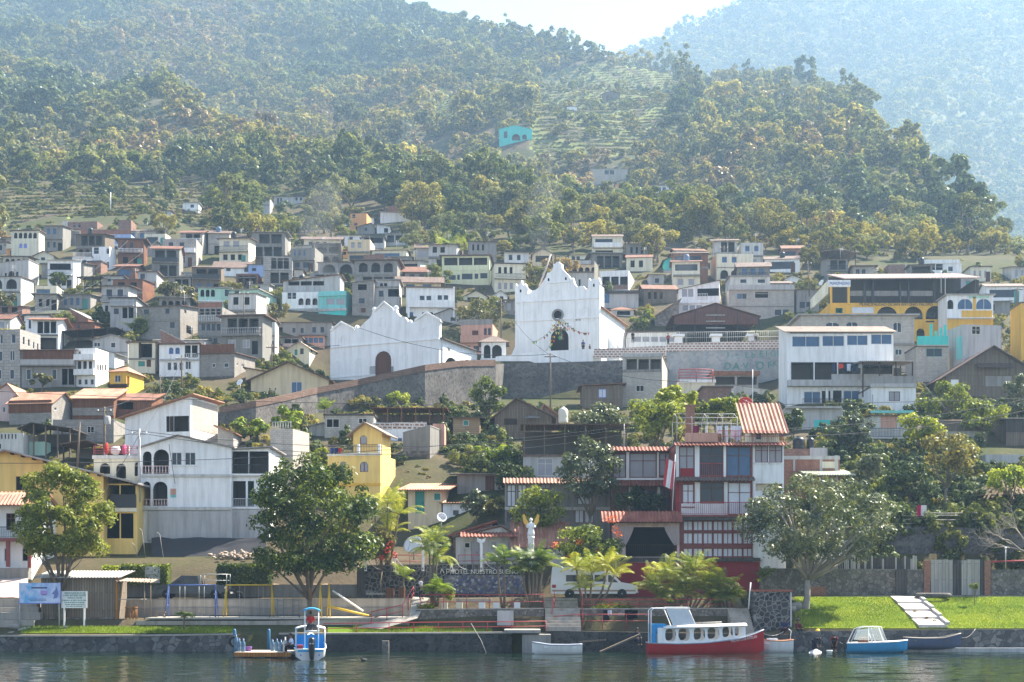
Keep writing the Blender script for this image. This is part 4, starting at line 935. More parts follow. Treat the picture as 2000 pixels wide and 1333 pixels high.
GP = m_flat('faded_green_paint', (.10, .30, .25), .9, .1, var=.4, nscale=1.5)
for s_,x,y,h in (('I',1422,693,.9),('=',1439,694,.7),('L',1459,694,.95),('b',1471,694,.9),('E',1487,692,.95),('I',1497,692,.95),('G',1510,691,.95),('L',1521,691,.9),('D',1421,716,1.1),('A',1438,716,1.2),('V',1456,716,1.1),('O',1484,715,1.25),('F',1503,714,1.1),('K',1513,711,.9)):
 p = P(x, y, 219.25 - .02) - gw.location; text(s_, h * 1.25, GP, gw, p, th=.008, name='painted_letter')
for x in (1325, 1398, 1469):
 c=P(x,672,224); o=MB().box(-.55,.55,-.5,.5,-1,1.0).box(-.85,.85,-.8,.8,1.0,1.35).build('plaza_pillar','whitepaint',None,c)
 tag(o,{1325: 'white capped pillar at the left end of the plaza railing',1398: 'white capped pillar in the middle of the plaza railing',1469: 'white capped pillar at the right end of the plaza railing'}[x],'pillar','plaza pillars')
railing('dark iron plaza railing between the white pillars',[(1220,672,224.2),(1540,668,224.2)],1.6,'greymetal',3,1,.03,balus=.3)
root,pt,Wd,Hh,dep=H('yellow town hall with arcades under a wide dark-sided hall roof',1622,1862,592,690,'ochre',
 [('oa',1712,1753,599,624,1,1),('oa',1766,1802,599,624,1,1),('oa',1808,1846,598,624,1,1),('w',1790,1801,611,622),('w',1664,1707,600,612,1,1,'whitecurtain'),('o',1632,1646,602,612,1,1,'teal'),('w',1808,1825,627,630),('oa',1790,1806,642,662),('w',1810,1826,611,620)],
 d=236, roof='none', dep=12, cat='town hall', name='town_hall', group=None)
k = 236 / F
hall = MB(); u0, z0 = pt(1655, 592); u1, _ = pt(1910, 592); _, z1 = pt(1655, 546)
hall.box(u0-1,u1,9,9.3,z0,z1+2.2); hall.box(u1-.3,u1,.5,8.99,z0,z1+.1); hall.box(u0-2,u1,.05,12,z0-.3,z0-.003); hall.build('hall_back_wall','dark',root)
for x in (1655, 1690, 1706, 1759, 1776, 1826, 1911):
 u, _ = pt(x, 592); MB().box(u - .14, u + .14, .2, .48, z0, z1 - .05).build('hall_column', 'iron', root)
pn = MB()
for xa, xb in ((1659, 1688), (1692, 1704), (1708, 1757), (1761, 1774), (1778, 1824)):
 pn.box(pt(xa, 570)[0], pt(xb, 570)[0], .6, .66, pt(0, 577)[1], pt(0, 567)[1])
pn.build('hall_screen', 'grey', root)
wn = MB()
for i in range(7): wn.box(pt(1662+i*24,0)[0],pt(1678+i*24,0)[0],8.9,8.98,pt(0,590)[1],pt(0,580)[1])
wn.build('hall_window_row', 'glass', root)
MB().sheet((pt(1645,0)[0],-1.2,pt(0,547)[1]),(pt(1912,0)[0],-1.2,pt(0,545)[1]),(pt(1912,0)[0],12,pt(0,545)[1]+3.3),(pt(1645,0)[0],12,pt(0,547)[1]+3.3),.5,.03,.15).build('hall_roof','tinpink',root)
fb=MB(); u,z=pt(1613,575); fb.box(pt(1612,0)[0],pt(1655,0)[0],-2.2,-1.9,pt(0,566)[1],pt(0,553)[1]); fb.build('sign_panel','white',root)
text('MUNICIPALIDAD',.62,m_flat('blue_lettering',(.03,.10,.35)),root,(pt(1634,0)[0],-2.22,pt(0,559.5)[1]),width=3.0)
text('MUNICIPALIDAD DE SAN ANTONIO PALOPO',.66,m_flat('grey_lettering',(.05,.05,.06)),root,(pt(1750,0)[0],-.05,pt(0,595.2)[1]),width=pt(1822,0)[0]-pt(1680,0)[0])
st = MB()
for i in range(9):
 t0, t1 = i / 9, (i + 1) / 9
 st.box(pt(lerp(1612,1582,t1),0)[0],pt(lerp(1612,1582,t0),0)[0],-2.2,-.3,pt(0,lerp(572,600,t1))[1]-.4,pt(0,lerp(556,590,t0))[1])
st.build('stair_parapet', 'palecream', root)
MB().box(pt(1616,0)[0],pt(1620,0)[0],-2.1,-1.8,pt(0,690)[1],pt(0,566)[1]).build('column','ochre',root); MB().box(pt(1650,0)[0],pt(1654,0)[0],-2.1,-1.8,pt(0,600)[1],pt(0,566)[1]).build('column','ochre',root)
root2,pt2,*_=H('white and yellow wing of the town hall with rounded windows',1850,1940,577,660,'white',
 [('a',1870,1900,584,605,1,1,'blueglass'),('a',1906,1937,584,605,1,1,'blueglass'),('p',1900,1906,580,606,'ochre',.05),('p',1878,1938,607,620,'ochre',.06),('p',1893,1932,578,583,'mint',.05),('k',1849,1941,621,623,'white',.4),('p',1850,1940,624,655,'ochre',.03),('oa',1850,1862,586,604)],
 d=230, roof='flat', rc='tinbright', over=.3, dep=5, cat='town hall wing', name='town_hall_wing', group=None)
H('big white house with four wide blue windows above an open terrace', 1537, 1745, 648, 815, 'white',
 [('w',1547,1601,657,678,1,1,'blueglass'),('w',1606,1649,656,677,1,1,'blueglass'),('w',1654,1695,655,675,1,1,'blueglass'),('w',1701,1742,653,673,1,1,'blueglass'),
 ('o',1544,1682,708,742,3,.95,'dark'),('r',1624,1682,731,743,'solid','palegrey',.04),('o',1684,1743,709,732,1,1,'void'),('r',1684,1743,732,746,'solid','palegrey',.5),('k',1537,1745,744,756,'palegrey',.9),
 ('w',1570,1603,765,788,1,1,'blueglass'),('d',1605,1622,764,792,1,1,'void'),('d',1627,1644,763,792,1,1,'void'),('w',1647,1680,763,784,1,1,'blueglass'),('r',1566,1690,780,794,'rail','iron',.5),('p',1537,1745,795,815,'concrete',.1),('p',1543,1745,648,652,'concrete',.12),
 ('c',1612,1617,757,794,'white',.3),('c',1537,1542,704,744,'white',.35)],d=193,dep=6,roof='shedy',rise=1.6,rc='tintan',over=.4)
laundry('* pegged on the line under the big white house with blue windows',[(1628,6,17,'31405c','jeans'),(1643,9,9,'d2401e','red shirt'),(1650,7,16,'243048','trousers'),(1658,8,14,'c3ccd8','pale shirt'),(1668,6,15,'28344c','skirt'),(1674,6,16,'324058','overall'),(1681,10,8,'c8d4e4','white towel')],711,191)
H('white corner house with one brown window and a fenced roof terrace',1702,1789,757,806,'white',[('w',1736,1758,765,784,1,1,'curtain','brownframe'),('k',1700,1789,750,757,'palegrey',.3),('r',1702,1788,735,750,'solid','grey',.1),('w',1703,1706,770,790,1,1,'void')],d=186,dep=7,roof='flat',over=.05)
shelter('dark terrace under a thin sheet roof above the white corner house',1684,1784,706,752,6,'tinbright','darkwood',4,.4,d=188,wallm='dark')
HL=[(o.location.copy(),o['label']) for o in COL.objects if o.type == 'EMPTY' and o.get('category') in ('house','church','town hall') and o.get('label')]
rg = random.Random(33); USED = set(); nf = 0
ZONES=[(-10,640,470,700,9),(600,1010,505,640,3),(1100,1560,505,600,4),(1540,2010,545,620,1),(440,640,590,690,2)]
WALLS=[('palegrey','pale grey'),('block','grey block'),('paleblock','pale block'),('offwhite','off-white'),('grey','drab grey'),('concrete','bare concrete'),('palecream','cream'),('oldbrick','brick'),('offwhite','off-white'),('palecream','cream'),('bigblock','large-block'),('grey','drab grey'),('concrete','bare concrete'),('wood','plank'),('wood','plank'),('rust','rust-sheeted'),('cream','tan'),('palecream','cream'),('white','white')]
ROOFS=[('flat','tinbrown'),('shedy','tinbrown'),('shedy','tindark'),('ridge','rust'),('flat','tindark'),('par',''),('shedy','tinbrown'),('shedy','tinbrown'),('shedy','tin'),('ridge','tinbrown'),('flat','concrete'),('ridge','tinbrown'),('par','')]
zz = [z for z in ZONES for _ in range(z[4])]
for _ in range(12000):
 if nf >= 190: break
 z = rg.choice(zz); px, py = rg.uniform(z[0], z[1]), rg.uniform(z[2], z[3]); d = hit(px, py)
 if d > 345 or py < 485 + 45 * noise.noise(Vector((px * .013, 1, 2))): continue
 wd,ht=rg.uniform(3.6,8.5),rg.choice((2.6,2.9,3.2,4.8,5.4,5.8)); k=d/F; x0,x1=px-wd/k/2,px+wd/k/2; dp=rg.uniform(4.5,7)
 if any(x0 - 1 < b and x1 + 1 > a_ and d - .8 < e and d + dp > c for a_, b, c, e in HOUSES): continue
 if any(min(b, x1) - max(a_, x0) > .6 * (b - a_) and 0 < c - d < 6 for a_, b, c, e in HOUSES): continue
 wk, wn = rg.choice(WALLS); p = P(px, py, d); lab = None
 for h in sorted(HL, key=lambda h: (h[0] - p).length)[:10]:
  rel=('above' if p.y > h[0].y+4 else 'below' if p.y < h[0].y-4 else 'right of' if p.x > h[0].x else 'left of')
  tall = 'two-storey house' if ht > 4 else 'hut' if wd < 6 else 'low house'
  cand = '%s %s %s the %s' % (wn, tall, rel, h[1])
  if len(cand.split()) <= 16 and (rel, h[1]) not in USED: lab = cand; USED.add((rel, h[1])); break
 if not lab: continue
 fl = 2 if ht > 4 else 1; items = []; fh = ht / fl / k
 for f_ in range(fl):
  yb_=py-f_*fh; n=rg.choice((1,2,2,3)); q=rg.random(); gl=rg.choice(('glass','glass','void','curtain','blueglass'))
  if q < .2: items.append(('o',x0+wd/k*rg.uniform(.06,.3),x1-wd/k*.08,yb_-fh*.86,yb_-fh*.12,rg.choice((1,2,3)),.86))
  elif q < .28: items.append(('oa',x0+wd/k*.06,x1-wd/k*.06,yb_-fh*.84,yb_-fh*.2,rg.choice((2,3,4)),.72))
  else:
   items.append(('w',x0+wd/k*.08,x1-wd/k*rg.uniform(.08,.4),yb_-fh*.78,yb_-fh*.36,n,rg.uniform(.4,.62),gl))
   if f_ == 0 and rg.random() < .5: items.append(('d',x1-wd/k*.26,x1-wd/k*.26+.9/k,yb_-fh*.72,yb_-fh*.04,1,1,rg.choice(('wooddoor','void','greendoor','blueglass'))))
  if f_: items.append(('k', x0, x1, yb_ - .12 / k, yb_ + .12 / k, 'concrete', rg.choice((.06, .12, .5))))
  if f_ and rg.random() < .35: items.append(('b',x0+.2/k,x1-.2/k,yb_-1.0/k,yb_-.1/k,rg.choice(('rail','solid','bal')),rg.choice(('palegrey','iron','white')),.7))
 rf, rcm = rg.choice(ROOFS)
 hr_=H(lab,x0,x1,py-ht/k,py,wk,items,rot=rg.uniform(-9,6),d=d,dep=dp,roof=rf,rc=rcm or 'concrete',rise=rg.uniform(.4,1.3),over=rg.uniform(.2,.8)); nf += 1
 if rf == 'par' and rg.random() < .7:
  for u_ in (.12, hr_[2] - .12):
   rbm = MB()
   for _q in range(3): rbm.tube([(u_+.07*(_q-1),.15,hr_[3]-.1),(u_+.1*(_q-1),.15,hr_[3]+rg.uniform(.5,1.0))],.022,4)
   rbm.box(u_-.1,u_+.1,.05,.25,hr_[3]-.02,hr_[3]+.3); rbm.build('column_stub',['concrete'],hr_[0])
 elif rg.random() < .3:
  am=MB(); am.tube([(hr_[2]*.7,1,hr_[3]),(hr_[2]*.7,1,hr_[3]+2.2)],.025,4); [am.tube([(hr_[2]*.7-.5,1,hr_[3]+z_),(hr_[2]*.7+.5,1,hr_[3]+z_)],.018,4) for z_ in (1.7,1.95,2.15)]; am.build('aerial','greymetal',hr_[0])
 if rg.random() < .13:
  c=P(px,py-ht/k,d+1.5); T_=rg.choice((m_flat('black_tank_plastic',(.02,.02,.022),.35),m_flat('blue_tank',(.10,.16,.26),.5)))
  tank(('black' if T_.name.startswith('black') else 'blue') + ' water tank on the ' + ' '.join(lab.split()[:4] if 0 else lab.split()[:11]),px,py-ht/k-.2,1.3/k,1.1/k,d+2,T_)
H('white house with a long mono-pitch roof, a round window and a block side',244,372,812,872,'white',[('o',325,369,790,843,1,1,'dark'),('>k',376,424,780,850,'paleblock',.03),('w',309,318,791,802,1,1,'void'),('d',331,339,810,842,1,1,'darkwood')],rot=-32,x2=425,roof='shedx',yr=774,rc='rustlight',over=.6,d=161)
b_ = LASTD[0]
root,pt,Wd,Hh,dep=H('large white three-storey house with stacked arched verandas at its corner',275,452,874,1056,'white',
 [('oa',300,330,878,926,1,1),('oa',279,296,882,926,1,1),('r',300,330,910,926,'bal','pink',.05),('r',278,297,910,926,'bal','pink',.05),
 ('w',335,355,884,909),('w',361,382,884,909),('k',270,453,927,932,'offwhite',.18),('oa',299,327,941,989,1,1),('oa',279,294,941,989,1,1),('r',299,327,975,989,'bal','pink',.05),('r',278,294,975,989,'bal','pink',.05),
 ('p',333,344,955,967,'salmon',.03),('p',333,344,967,972,'aqua',.03),('k',268,453,991,997,'offwhite',.3),
 ('p',289,452,998,1056,'palegrey',.2,'basement_wall')],roof='gable',peak=(348,851),rc='tin',over=.35,dep=9,d=140.5)
H('right wing of the white house with railed balconies and a green door', 452, 526, 878, 1056, 'white',
 [('o',454,485,882,926,1,1),('b',453,525,908,926,'rail','iron',.3),('o',487,524,882,926,1,1),('k',452,526,927,932,'offwhite',.2),
 ('o',412,445,940,990),('o',455,480,940,990,1,1),('o',484,496,940,990,1,1,'greendoor'),('b',453,525,974,991,'rail','greymetal',.25),('p',452,526,996,1056,'palegrey',.2,'basement_wall'),('w',450,480,1006,1028,2,.6,'void','brownframe')],
 roof='shedx', yr=874, rc='tin', dep=8, d=141)
H('cream annexe with three arches and a cluttered roof terrace',183,283,896,960,'palecream',[('oa',195,215,905,926),('oa',227,246,906,935),('oa',263,275,903,930),('k',181,284,890,897,'offwhite',.2)],d=147,roof='par',dep=7)
railing('red and white railing on the roof terrace of the cream annexe',[(183,890,147.2),(283,890,147.2)],.9,'redrail',1.5,3,.03)
for x,w_,h_,c_,l_ in ((208,9,24,'a03028','red coiled hose pile on the roof terrace'),(226,22,18,'d8d4d4','white covered washing tub on the roof terrace'),(243,9,20,'b05078','pink clothes bundle beside the washing tub')):
 c=P(x,889,149); k=149/F; o=MB().ball((0,0,h_*k/2),w_*k/2,.35,h_*k/2,10,6,jit=.3).build('household_bundle',m_flat('bundle_'+c_,c3(c_),.9),None,c); tag(o,l_,'bundle','clutter on the roof terrace')
for x, h_ in ((250, 55), (272, 50), (206, 48)):
 c=P(x,905,148.3 if x > 260 else 149.4); o=MB().box(-.13,.13,-.13,.13,-1,h_*149/F-1).build('concrete_post','palegrey',None,c); tag(o,{250: 'bare concrete post between the washing tub and the white house',272: 'bare concrete post touching the white arcaded house',206: 'bare concrete post beside the red coiled hose'}[x],'post','unfinished concrete posts')
root,pt,Wd,Hh,dep=H('yellow house with a barred brown window at the left edge',-45,202,930,1060,'yellow',[('w',31,59,923,958,1,1,'void','brownframe')],roof='none',dep=9,d=137)
pl=[pt(-45,931),pt(202,931),pt(202,925.5),pt(14,881.5),pt(-45,897)]; MB().prism(pl[::-1],-.02,.2).build('gable_wall','yellow',root)
for (xa, ya), (xb, yb_) in (((14, 879.5), (275, 945)), ((14, 879.5), (-60, 899))):
 p,q=pt(xa,ya),pt(xb,yb_); MB().sheet((q[0],-.9,q[1]),(q[0],dep+.4,q[1]),(p[0],dep+.4,p[1]),(p[0],-.9,p[1]),.3,.03,.12).build('roof','tinbright',root)
for i in range(12):
 t_=(i+.5)/12; p=pt(lerp(16,270,t_),lerp(883,946,t_)); MB().box(p[0]-.06,p[0]+.06,-.85,-.01 if t_ < .7 else 3,p[1]-.16,p[1]-.03).build('rafter','darkwood',root)
H('dark open veranda under the right end of the yellow roof',202,268,945,1065,'yellow',[('o',203,266,948,990,2,.92,'void'),('r',215,266,966,992,'solid','iron',.1),('k',205,268,993,1000,'palecream',.3),('o',208,262,1003,1052,2,.9,'void')],d=138.2,roof='none',dep=6,over=0)
H('pink-white house with red pillars and a clay tile porch roof',-45,62,985,1132,'white',[('e',-45,82,966,988,'tilelight',1.6),('w',12,30,1003,1036,1,1,'void','brownframe'),('b',-45,66,1030,1052,'rail','iron',1.1),('k',-45,70,1052,1058,'redframe',1.15),('c',19,26,1058,1108,'redframe',1.0),('c',61,67,1058,1110,'redframe',1.0),('w',8,18,1071,1097,1,1,'void'),('w',43,60,1071,1097,1,1,'void'),('p',-45,62,1110,1132,'concrete',1.0)],d=130,roof='ridge',rc='tilelight',rise=1.2,dep=7)
H('rust-red plank house with a white side under a tin roof',18,101,786,826,'block',[('k',17,101,783,806,'rustwood',.06),('>w',106,111,795,803,1,1)],rot=-26,x2=145,roof='ridge',rc='rustlight',rise=1.5,d=178)
H('rust-red shed right of the plank house',141,222,778,808,'rustwood',[('p',142,222,797,812,'block',.08)],roof='shedy',rc='rustlight',rise=1.8,dep=6,d=182)
H('dark shed with a sagging rust roof above the long mono-pitch house',222,296,782,812,'rust',[('o',230,260,786,800,1,1,'void')],roof='shedy',rc='rust',rise=1.5,dep=6,d=184)
H('salmon house at the left edge beside the plank house',-30,38,776,812,'pink',[('w',5,11,795,806)],roof='gable',peak=(15,750),rc='rustlight',dep=6,d=181)
H('pierced white block wall house at the left edge',-30,46,846,885,'offwhite',[('w',0,34,848,858,5,.4,'void',None),('w',-6,3,866,878)],dep=5,roof='par',d=160)
shelter('open shack with a dark sagging roof behind the yellow house',40,138,838,888,6,'tindark','wood',5,.8,d=161,peak=(62,826),wallm='dark')
H('green boarded workbench hut inside the open shack',48,88,863,890,'mint',[('o',50,86,850,862)],dep=2,roof='none',d=162)
shelter('dark low pavilion left of the cream annexe',122,186,868,905,5,'tinbrown','darkwood',3,.2,d=156,peak=(168,860),wallm='dark')
H('long grey block wall house below the rust sheds',103,222,820,860,'block',[('w',170,184,833,846,1,1,'void'),('w',130,145,834,846,1,1,'wooddoor')],dep=5,d=169,roof='par')
H('small block house with a rust roof behind the block tower',425,456,834,866,'paleblock',[],dep=5,roof='shedx',yr=845,rc='rustlight',d=164)
H('tall raw block tower with an open balustraded top',528,572,838,940,'paleblock',[('r',532,568,824,838,'bal','palegrey',.02)],rot=-34,x2=604,roof='par',d=151)
H('low block house under the block tower with a dark doorway',500,528,882,935,'paleblock',[('o',501,512,890,930,1,1,'void'),('e',498,528,878,884,'tin',.8)],rot=-20,x2=572,dep=6,roof='par',d=149)
H('grey block house with two open window holes below the ramp wall',634,730,812,872,'paleblock',[('w',637,663,818,836,1,1,'void'),('w',700,717,817,828,1,1,'void'),('e',610,688,861,866,'tindark',2.0)],d=172,roof='flat',rc='tindark',over=.15,dep=6)
H('pale house with a blue door left of the grey block house',603,634,833,865,'palegrey',[('d',604,616,851,864,1,1,'blueglass')],d=173,dep=5,roof='shedx',yr=826,rc='tin')
root,pt,Wd,Hh,dep=H('yellow tower house with a steep gable and arched windows',640,743,889,1000,'yellow',
 [('a',664,676,902,920,1,1,'curtain','brownframe'),('a',703,719,902,922,1,1,'curtain','brownframe'),('k',640,744,945,949,'ochre',.1),('r',640,690,872,889,'rail','iron',.02),('r',690,743,869,889,'rail','iron',-.1),('k',639,744,886,890,'palecream',.12),('c',698,702,868,889,'whitepaint',.05),('c',738,743,868,889,'whitepaint',.05)],
 rot=-27, x2=772, roof='par', d=149)
H('upper gabled room of the yellow tower house',690,746,844,892,'yellow',[('a',703,717,851,868,1,1,'curtain','brownframe')],rot=-27,x2=763,roof='gable',peak=(713,826),rc='tintan',over=.6,dep=5,d=151.5)
laundry('* hanging on the railing of the yellow tower house',[(649,8,12,'3a4a78','blue jeans'),(657,7,12,'2c3a60','dark jeans'),(664,6,11,'b8322c','red cloth')],875,148)
shelter('rust-roofed terrace pavilion over a white brick balcony',728,868,797,842,7,'rust','rustwood',6,.3,d=176,wallm='wood')
H('white balcony with dark brick lattice under the rust pavilion',727,834,826,868,'white',[('p',730,766,827,840,LAT,.02),('p',767,805,825,839,LAT,.02),('p',807,833,824,838,LAT,.02),('d',777,785,856,868,1,1,'blueglass')],d=171,dep=5,roof='par',rot=6)
H('bare concrete tower on a rubble base right of the yellow tower',787,840,845,930,'concrete',[('p',787,840,882,930,'rubble',.08)],rot=-30,x2=870,roof='shedx',yr=832,rc='concrete',over=.02,d=160)
H('orange-parapet brick block beside the bare concrete tower',845,868,828,850,'salmon',[],d=164,dep=4,roof='par')
H('log-walled cabin with a small green shutter',885,937,816,855,'logs',[('w',904,916,821,832,1,1,'greendoor')],roof='shedy',rc='tinbrown',rise=.4,over=.6,d=173,dep=5)
H('brown plank house with a broad gable above the open terrace',966,1078,813,845,'wood',[('p',985,1010,818,830,'darkwood',.05),('e',1025,1055,812,818,'tin',1)],roof='gable',peak=(1008,779),rc='tinbrown',over=.6,d=176,dep=7)
H('smaller brown gable tucked right of the brown plank house',1052,1092,812,835,'wood',[],roof='gable',peak=(1062,790),rc='rustlight',over=.4,d=182,dep=5)
tank('cream water tank beside the brown plank house',1100,827,32,19,172,m_flat('cream_tank',(.66,.60,.50),.5))
H('old shed with a bright rust roof and a turquoise door',797,862,956,1010,'cream',[ ('d',811,829,960,1003,1,1,'greendoor'),('w',847,861,963,978,1,1,'greendoor')],roof='shedy',rc='rustlight',rise=1.0,dep=5,over=.9,rot=-10,x2=880,d=143)
H('long grey wall house with a thin tin roof in the bushes',893,1000,926,990,'grey',[('d',948,966,930,958,1,1,'wooddoor'),('p',955,990,958,975,'darkwood',.1)],roof='shedy',rc='tin',rise=.3,over=.9,d=149,dep=5)
H('small white house behind the round bush',865,920,983,1015,'white',[('w',884,897,996,1008)],roof='shedy',rc='rust',rise=.3,d=143,dep=5)
H('open terrace building with dark posts over a concrete storey',1022,1172,892,955,'palegrey',[('w',1050,1080,896,930,1,1,'curtain'),('p',1022,1030,910,935,'brick',.1)],roof='flat',over=.2,d=151,dep=8)
shelter('long dark terrace roof on thin posts with hanging plants',1022,1225,829,890,8,'tinbrown','wood',6,.3,d=151.5,wallm='dark')
H('brown plank house with a blue-framed window below the church wall',1137,1216,754,800,'wood',[('w',1169,1184,760,777,1,1,'whitecurtain','blueframe')],roof='shedx',yr=750,rc='rust',d=203,dep=6,over=.5)
H('tall unfinished block house with an open upper floor below the plaza',1216,1293,695,800,'paleblock',[('o',1222,1292,702,722,3,.88,'grey'),('k',1216,1293,692,697,'palegrey',.15),('k',1216,1293,723,726,'concrete',.08),('w',1242,1258,753,765,1,1,'void'),('>w',1303,1307,706,720,1,1),('>w',1312,1316,716,730,1,1)],rot=-22,x2=1323,roof='shedx',yr=692,rc='concrete',over=.1,d=204)
H('dark garage under the graffiti wall',1392,1481,728,762,'grey',[('o',1395,1480,736,752,2,.9),('k',1392,1483,726,734,'rust',.3)],d=212,dep=5,roof='flat',rc='tindark',over=.2)
H('pale yellow building with a red railed roof under the graffiti wall',1326,1396,744,790,'palecream',[('k',1324,1398,742,748,'white',.2)],d=207,dep=6,roof='par')
railing('red pagoda-like railing on the pale yellow roof',[(1326,744,206.8),(1360,743,206.8),(1392,744,206.8)],1.5,'redrail',2.2,3,.06)
H('concrete hut with rubble on its roof beside the lemon trees',1374,1428,757,790,'oldbrick',[],d=200,dep=5,roof='flat',rc='tinbrown',over=.3)
H('blue-grey patched wall below the garage',1428,1500,752,790,'palegrey',[],d=206,dep=3,roof='shedx',yr=762,rc='concrete',over=.02)
H('concrete house with a turquoise wall under the big white house',1534,1646,797,850,'palegrey',[('p',1590,1646,821,850,'teal',.04),('k',1533,1642,795,799,'tinbright',.6),('p',1600,1646,845,850,'dark',.05)],d=176,dep=6,roof='par')
H('white house with a pink door and balcony in the trees at right',1703,1782,812,925,'offwhite',[('k',1700,1782,803,808,'aqua',.5),('d',1720,1752,807,836,1,1,'salmon'),('b',1697,1782,838,856,'rail','iron',.9),('w',1718,1752,872,892,1,1,'blueglass')],d=168,dep=7,roof='shedy',rc='tinbrown',rise=.4)
H('low house with a pale tan roof half hidden by the yellow tree',1800,1922,826,905,'offwhite',[('k',1800,1924,822,842,'wood',.3)],d=170,dep=7,roof='shedy',rc='tintan',rise=1.0)
H('grey plank shack with laundry poles at the right edge',1965,2040,818,872,'greywood',[('p',1965,2040,845,872,'wood',.1)],d=168,dep=6,roof='shedy',rc='tin',rise=.4)
H('pale block wall house under the plank shack at the right edge',1925,2040,888,930,'palegrey',[],d=160,dep=4,roof='par')
H('unfinished brick house with black tanks on its roof',1528,1640,898,960,'brick',[('k',1526,1640,891,898,'palegrey',.1),('c',1549,1553,898,920,'palegrey',.05),('c',1601,1606,892,920,'palegrey',.05),('p',1606,1632,902,915,'palecream',.04),('c',1630,1637,890,925,'palegrey',.06)],d=147,dep=6,roof='par')
H('ragged brick upper wall beside the black tanks',1532,1616,877,893,'oldbrick',[('p',1582,1616,875,893,'palegrey',.03)],d=150,dep=3,roof='par')
tank('larger black water tank with a white-rimmed lid on the brick house', 1560, 879, 26, 24, 151.5)
tank('smaller black water tank right of the larger one', 1583, 879, 25, 15, 151.8)
shelter('pale green canopy on posts beside the unfinished brick house',1580,1664,928,965,5,m_tin('pale_green_sheet',(.50,.52,.40),(.42,.44,.32)),'palewood',4,.9,d=143)
H('white and ochre gate house behind the broad lake tree',1600,1680,1060,1120,'white',[('p',1675,1685,1065,1102,'ochre',.1),('w',1636,1651,1058,1068)],d=128.5,dep=3,roof='flat',rc='palegrey',over=.1)
H('white boarded lean-to between the red hotel and the broad lake tree',1483,1535,1078,1112,'white',[],d=129,dep=3,roof='shedy',rc='tin',rise=.4)
c=P(1960,985,141); rt=empty('thatched_shelter',c,0,'round shelter with a shaggy thatched roof at the right edge','shelter')
th = MB();
for i in range(260):
 a_=random.uniform(0,2*math.pi); r0=random.uniform(.1,3.4); r1=r0+random.uniform(.5,.9); z0=2.6-r0*.52; z1=2.6-r1*.56; w_=.16
 u_ = Vector((math.cos(a_), math.sin(a_), 0)); v_ = Vector((-u_.y, u_.x, 0))
 th.quad(u_*r0-v_*w_+Vector((0,0,z0)),u_*r0+v_*w_+Vector((0,0,z0)),u_*r1+v_*w_*.4+Vector((0,0,z1)),u_*r1-v_*w_*.4+Vector((0,0,z1)))
th.lathe([(3.7, .62), (1.8, 1.55), (.1, 2.55)], 20)
th.build('thatched_roof', m_wood('thatch', (.26, .19, .11), (.34, .26, .16), .07), rt)
for k in range(5): a_=1.26*k; MB().tube([(2.9*math.cos(a_),2.9*math.sin(a_),-3),(2.9*math.cos(a_),2.9*math.sin(a_),1.1)],.09,7).build('post','wood',rt)
wc = 'whitecurtain'; cu = 'curtain'; rf = 'redframe'
HG = 'hotel buildings'
root,pt,Wd,Hh,dep=H('tall red and white hotel block with large curtained windows on every floor',1320,1470,868,1168,'redframe',
 [('w',1327,1356,873,931,1,1,cu,'brownframe'),('w',1367,1412,873,931,1,1,'glass','brownframe'),('w',1419,1467,873,930,1,1,'blueglass','brownframe'),('r',1367,1412,905,931,'rail','redrail',.05),('p',1329,1355,915,930,'redwall',.02),
 ('e',1318,1472,932,940,'tiledark',.9),('c',1320,1326,871,932,'white',.06),('c',1357,1366,871,932,'white',.06),('c',1413,1418,871,932,'white',.06),('c',1357,1367,942,1007,'white',.06),('c',1414,1421,942,1007,'white',.06),('c',1320,1326,1018,1088,'redwall',.06),('w',1333,1355,946,990,1,1,wc,rf),('w',1368,1413,942,980,1,1,'glass','brownframe'),('w',1422,1467,943,1006,1,1,wc,'brownframe'),
 ('b',1328,1468,982,1007,'rail','redrail',.8),('p',1330,1420,984,1007,'white',.02),('k',1318,1471,1008,1017,'tindark',.7),
 ('w',1334,1470,1018,1037,7,.93,wc,rf),('w',1334,1470,1041,1063,7,.93,wc,rf),('w',1334,1470,1071,1088,7,.95,wc,rf),('k',1320,1470,1037.5,1040.5,rf,.06),('k',1320,1470,1064,1070,rf,.06),
 ('k',1318,1484,1090,1097,'tindark',.35),('p',1320,1484,1098,1168,'redwall',.06),('e',1316,1534,864,871,'tile',.7),('p',1320,1326,944,1007,'redwall',.03)],
 d=127.4, roof='flat', rc='concrete', over=.1, dep=10, cat='hotel', name='hotel_building', group=HG)
H('right wing of the tall hotel with a white panel under curtained windows',1470,1531,868,960,'white',[('w',1474,1529,870,904,2,.94,cu,rf),('o',1476,1528,945,959,1,1,'salmon')],d=127.5,dep=8,roof='flat',rc='concrete',over=.1,cat='hotel',name='hotel_building',group=HG)
H('lower right hotel wall under the white panel',1470,1484,962,1168,'redwall',[('w',1472,1482,1018,1088,1,1,wc,rf)],d=127.6,dep=6,roof='par',cat='hotel',name='hotel_building',group=HG)
H('middle hotel wing with three wide curtained windows and vines below',1195,1316,882,1010,'brownframe',[('w',1198,1222,887,933,1,1,cu,rf),('w',1230,1282,886,933,1,1,cu,rf),('w',1288,1312,885,930,1,1,cu,rf),('e',1190,1318,873,882,'tile',.9),('c',1223,1229,883,934,'white',.06),('c',1283,1287,883,934,'white',.06),('c',1284,1289,951,1000,'white',.06),('c',1228,1234,951,1000,'white',.06),('k',1195,1316,934,938,'white',.1),('e',1188,1312,939,950,'tile',1.0),('w',1235,1283,957,998,1,1,'glass',rf),('w',1290,1312,957,998,1,1,'glass',rf)],
 d=133, dep=7, roof='flat', rc='tindark', over=.1, cat='hotel', name='hotel_building', group=HG)
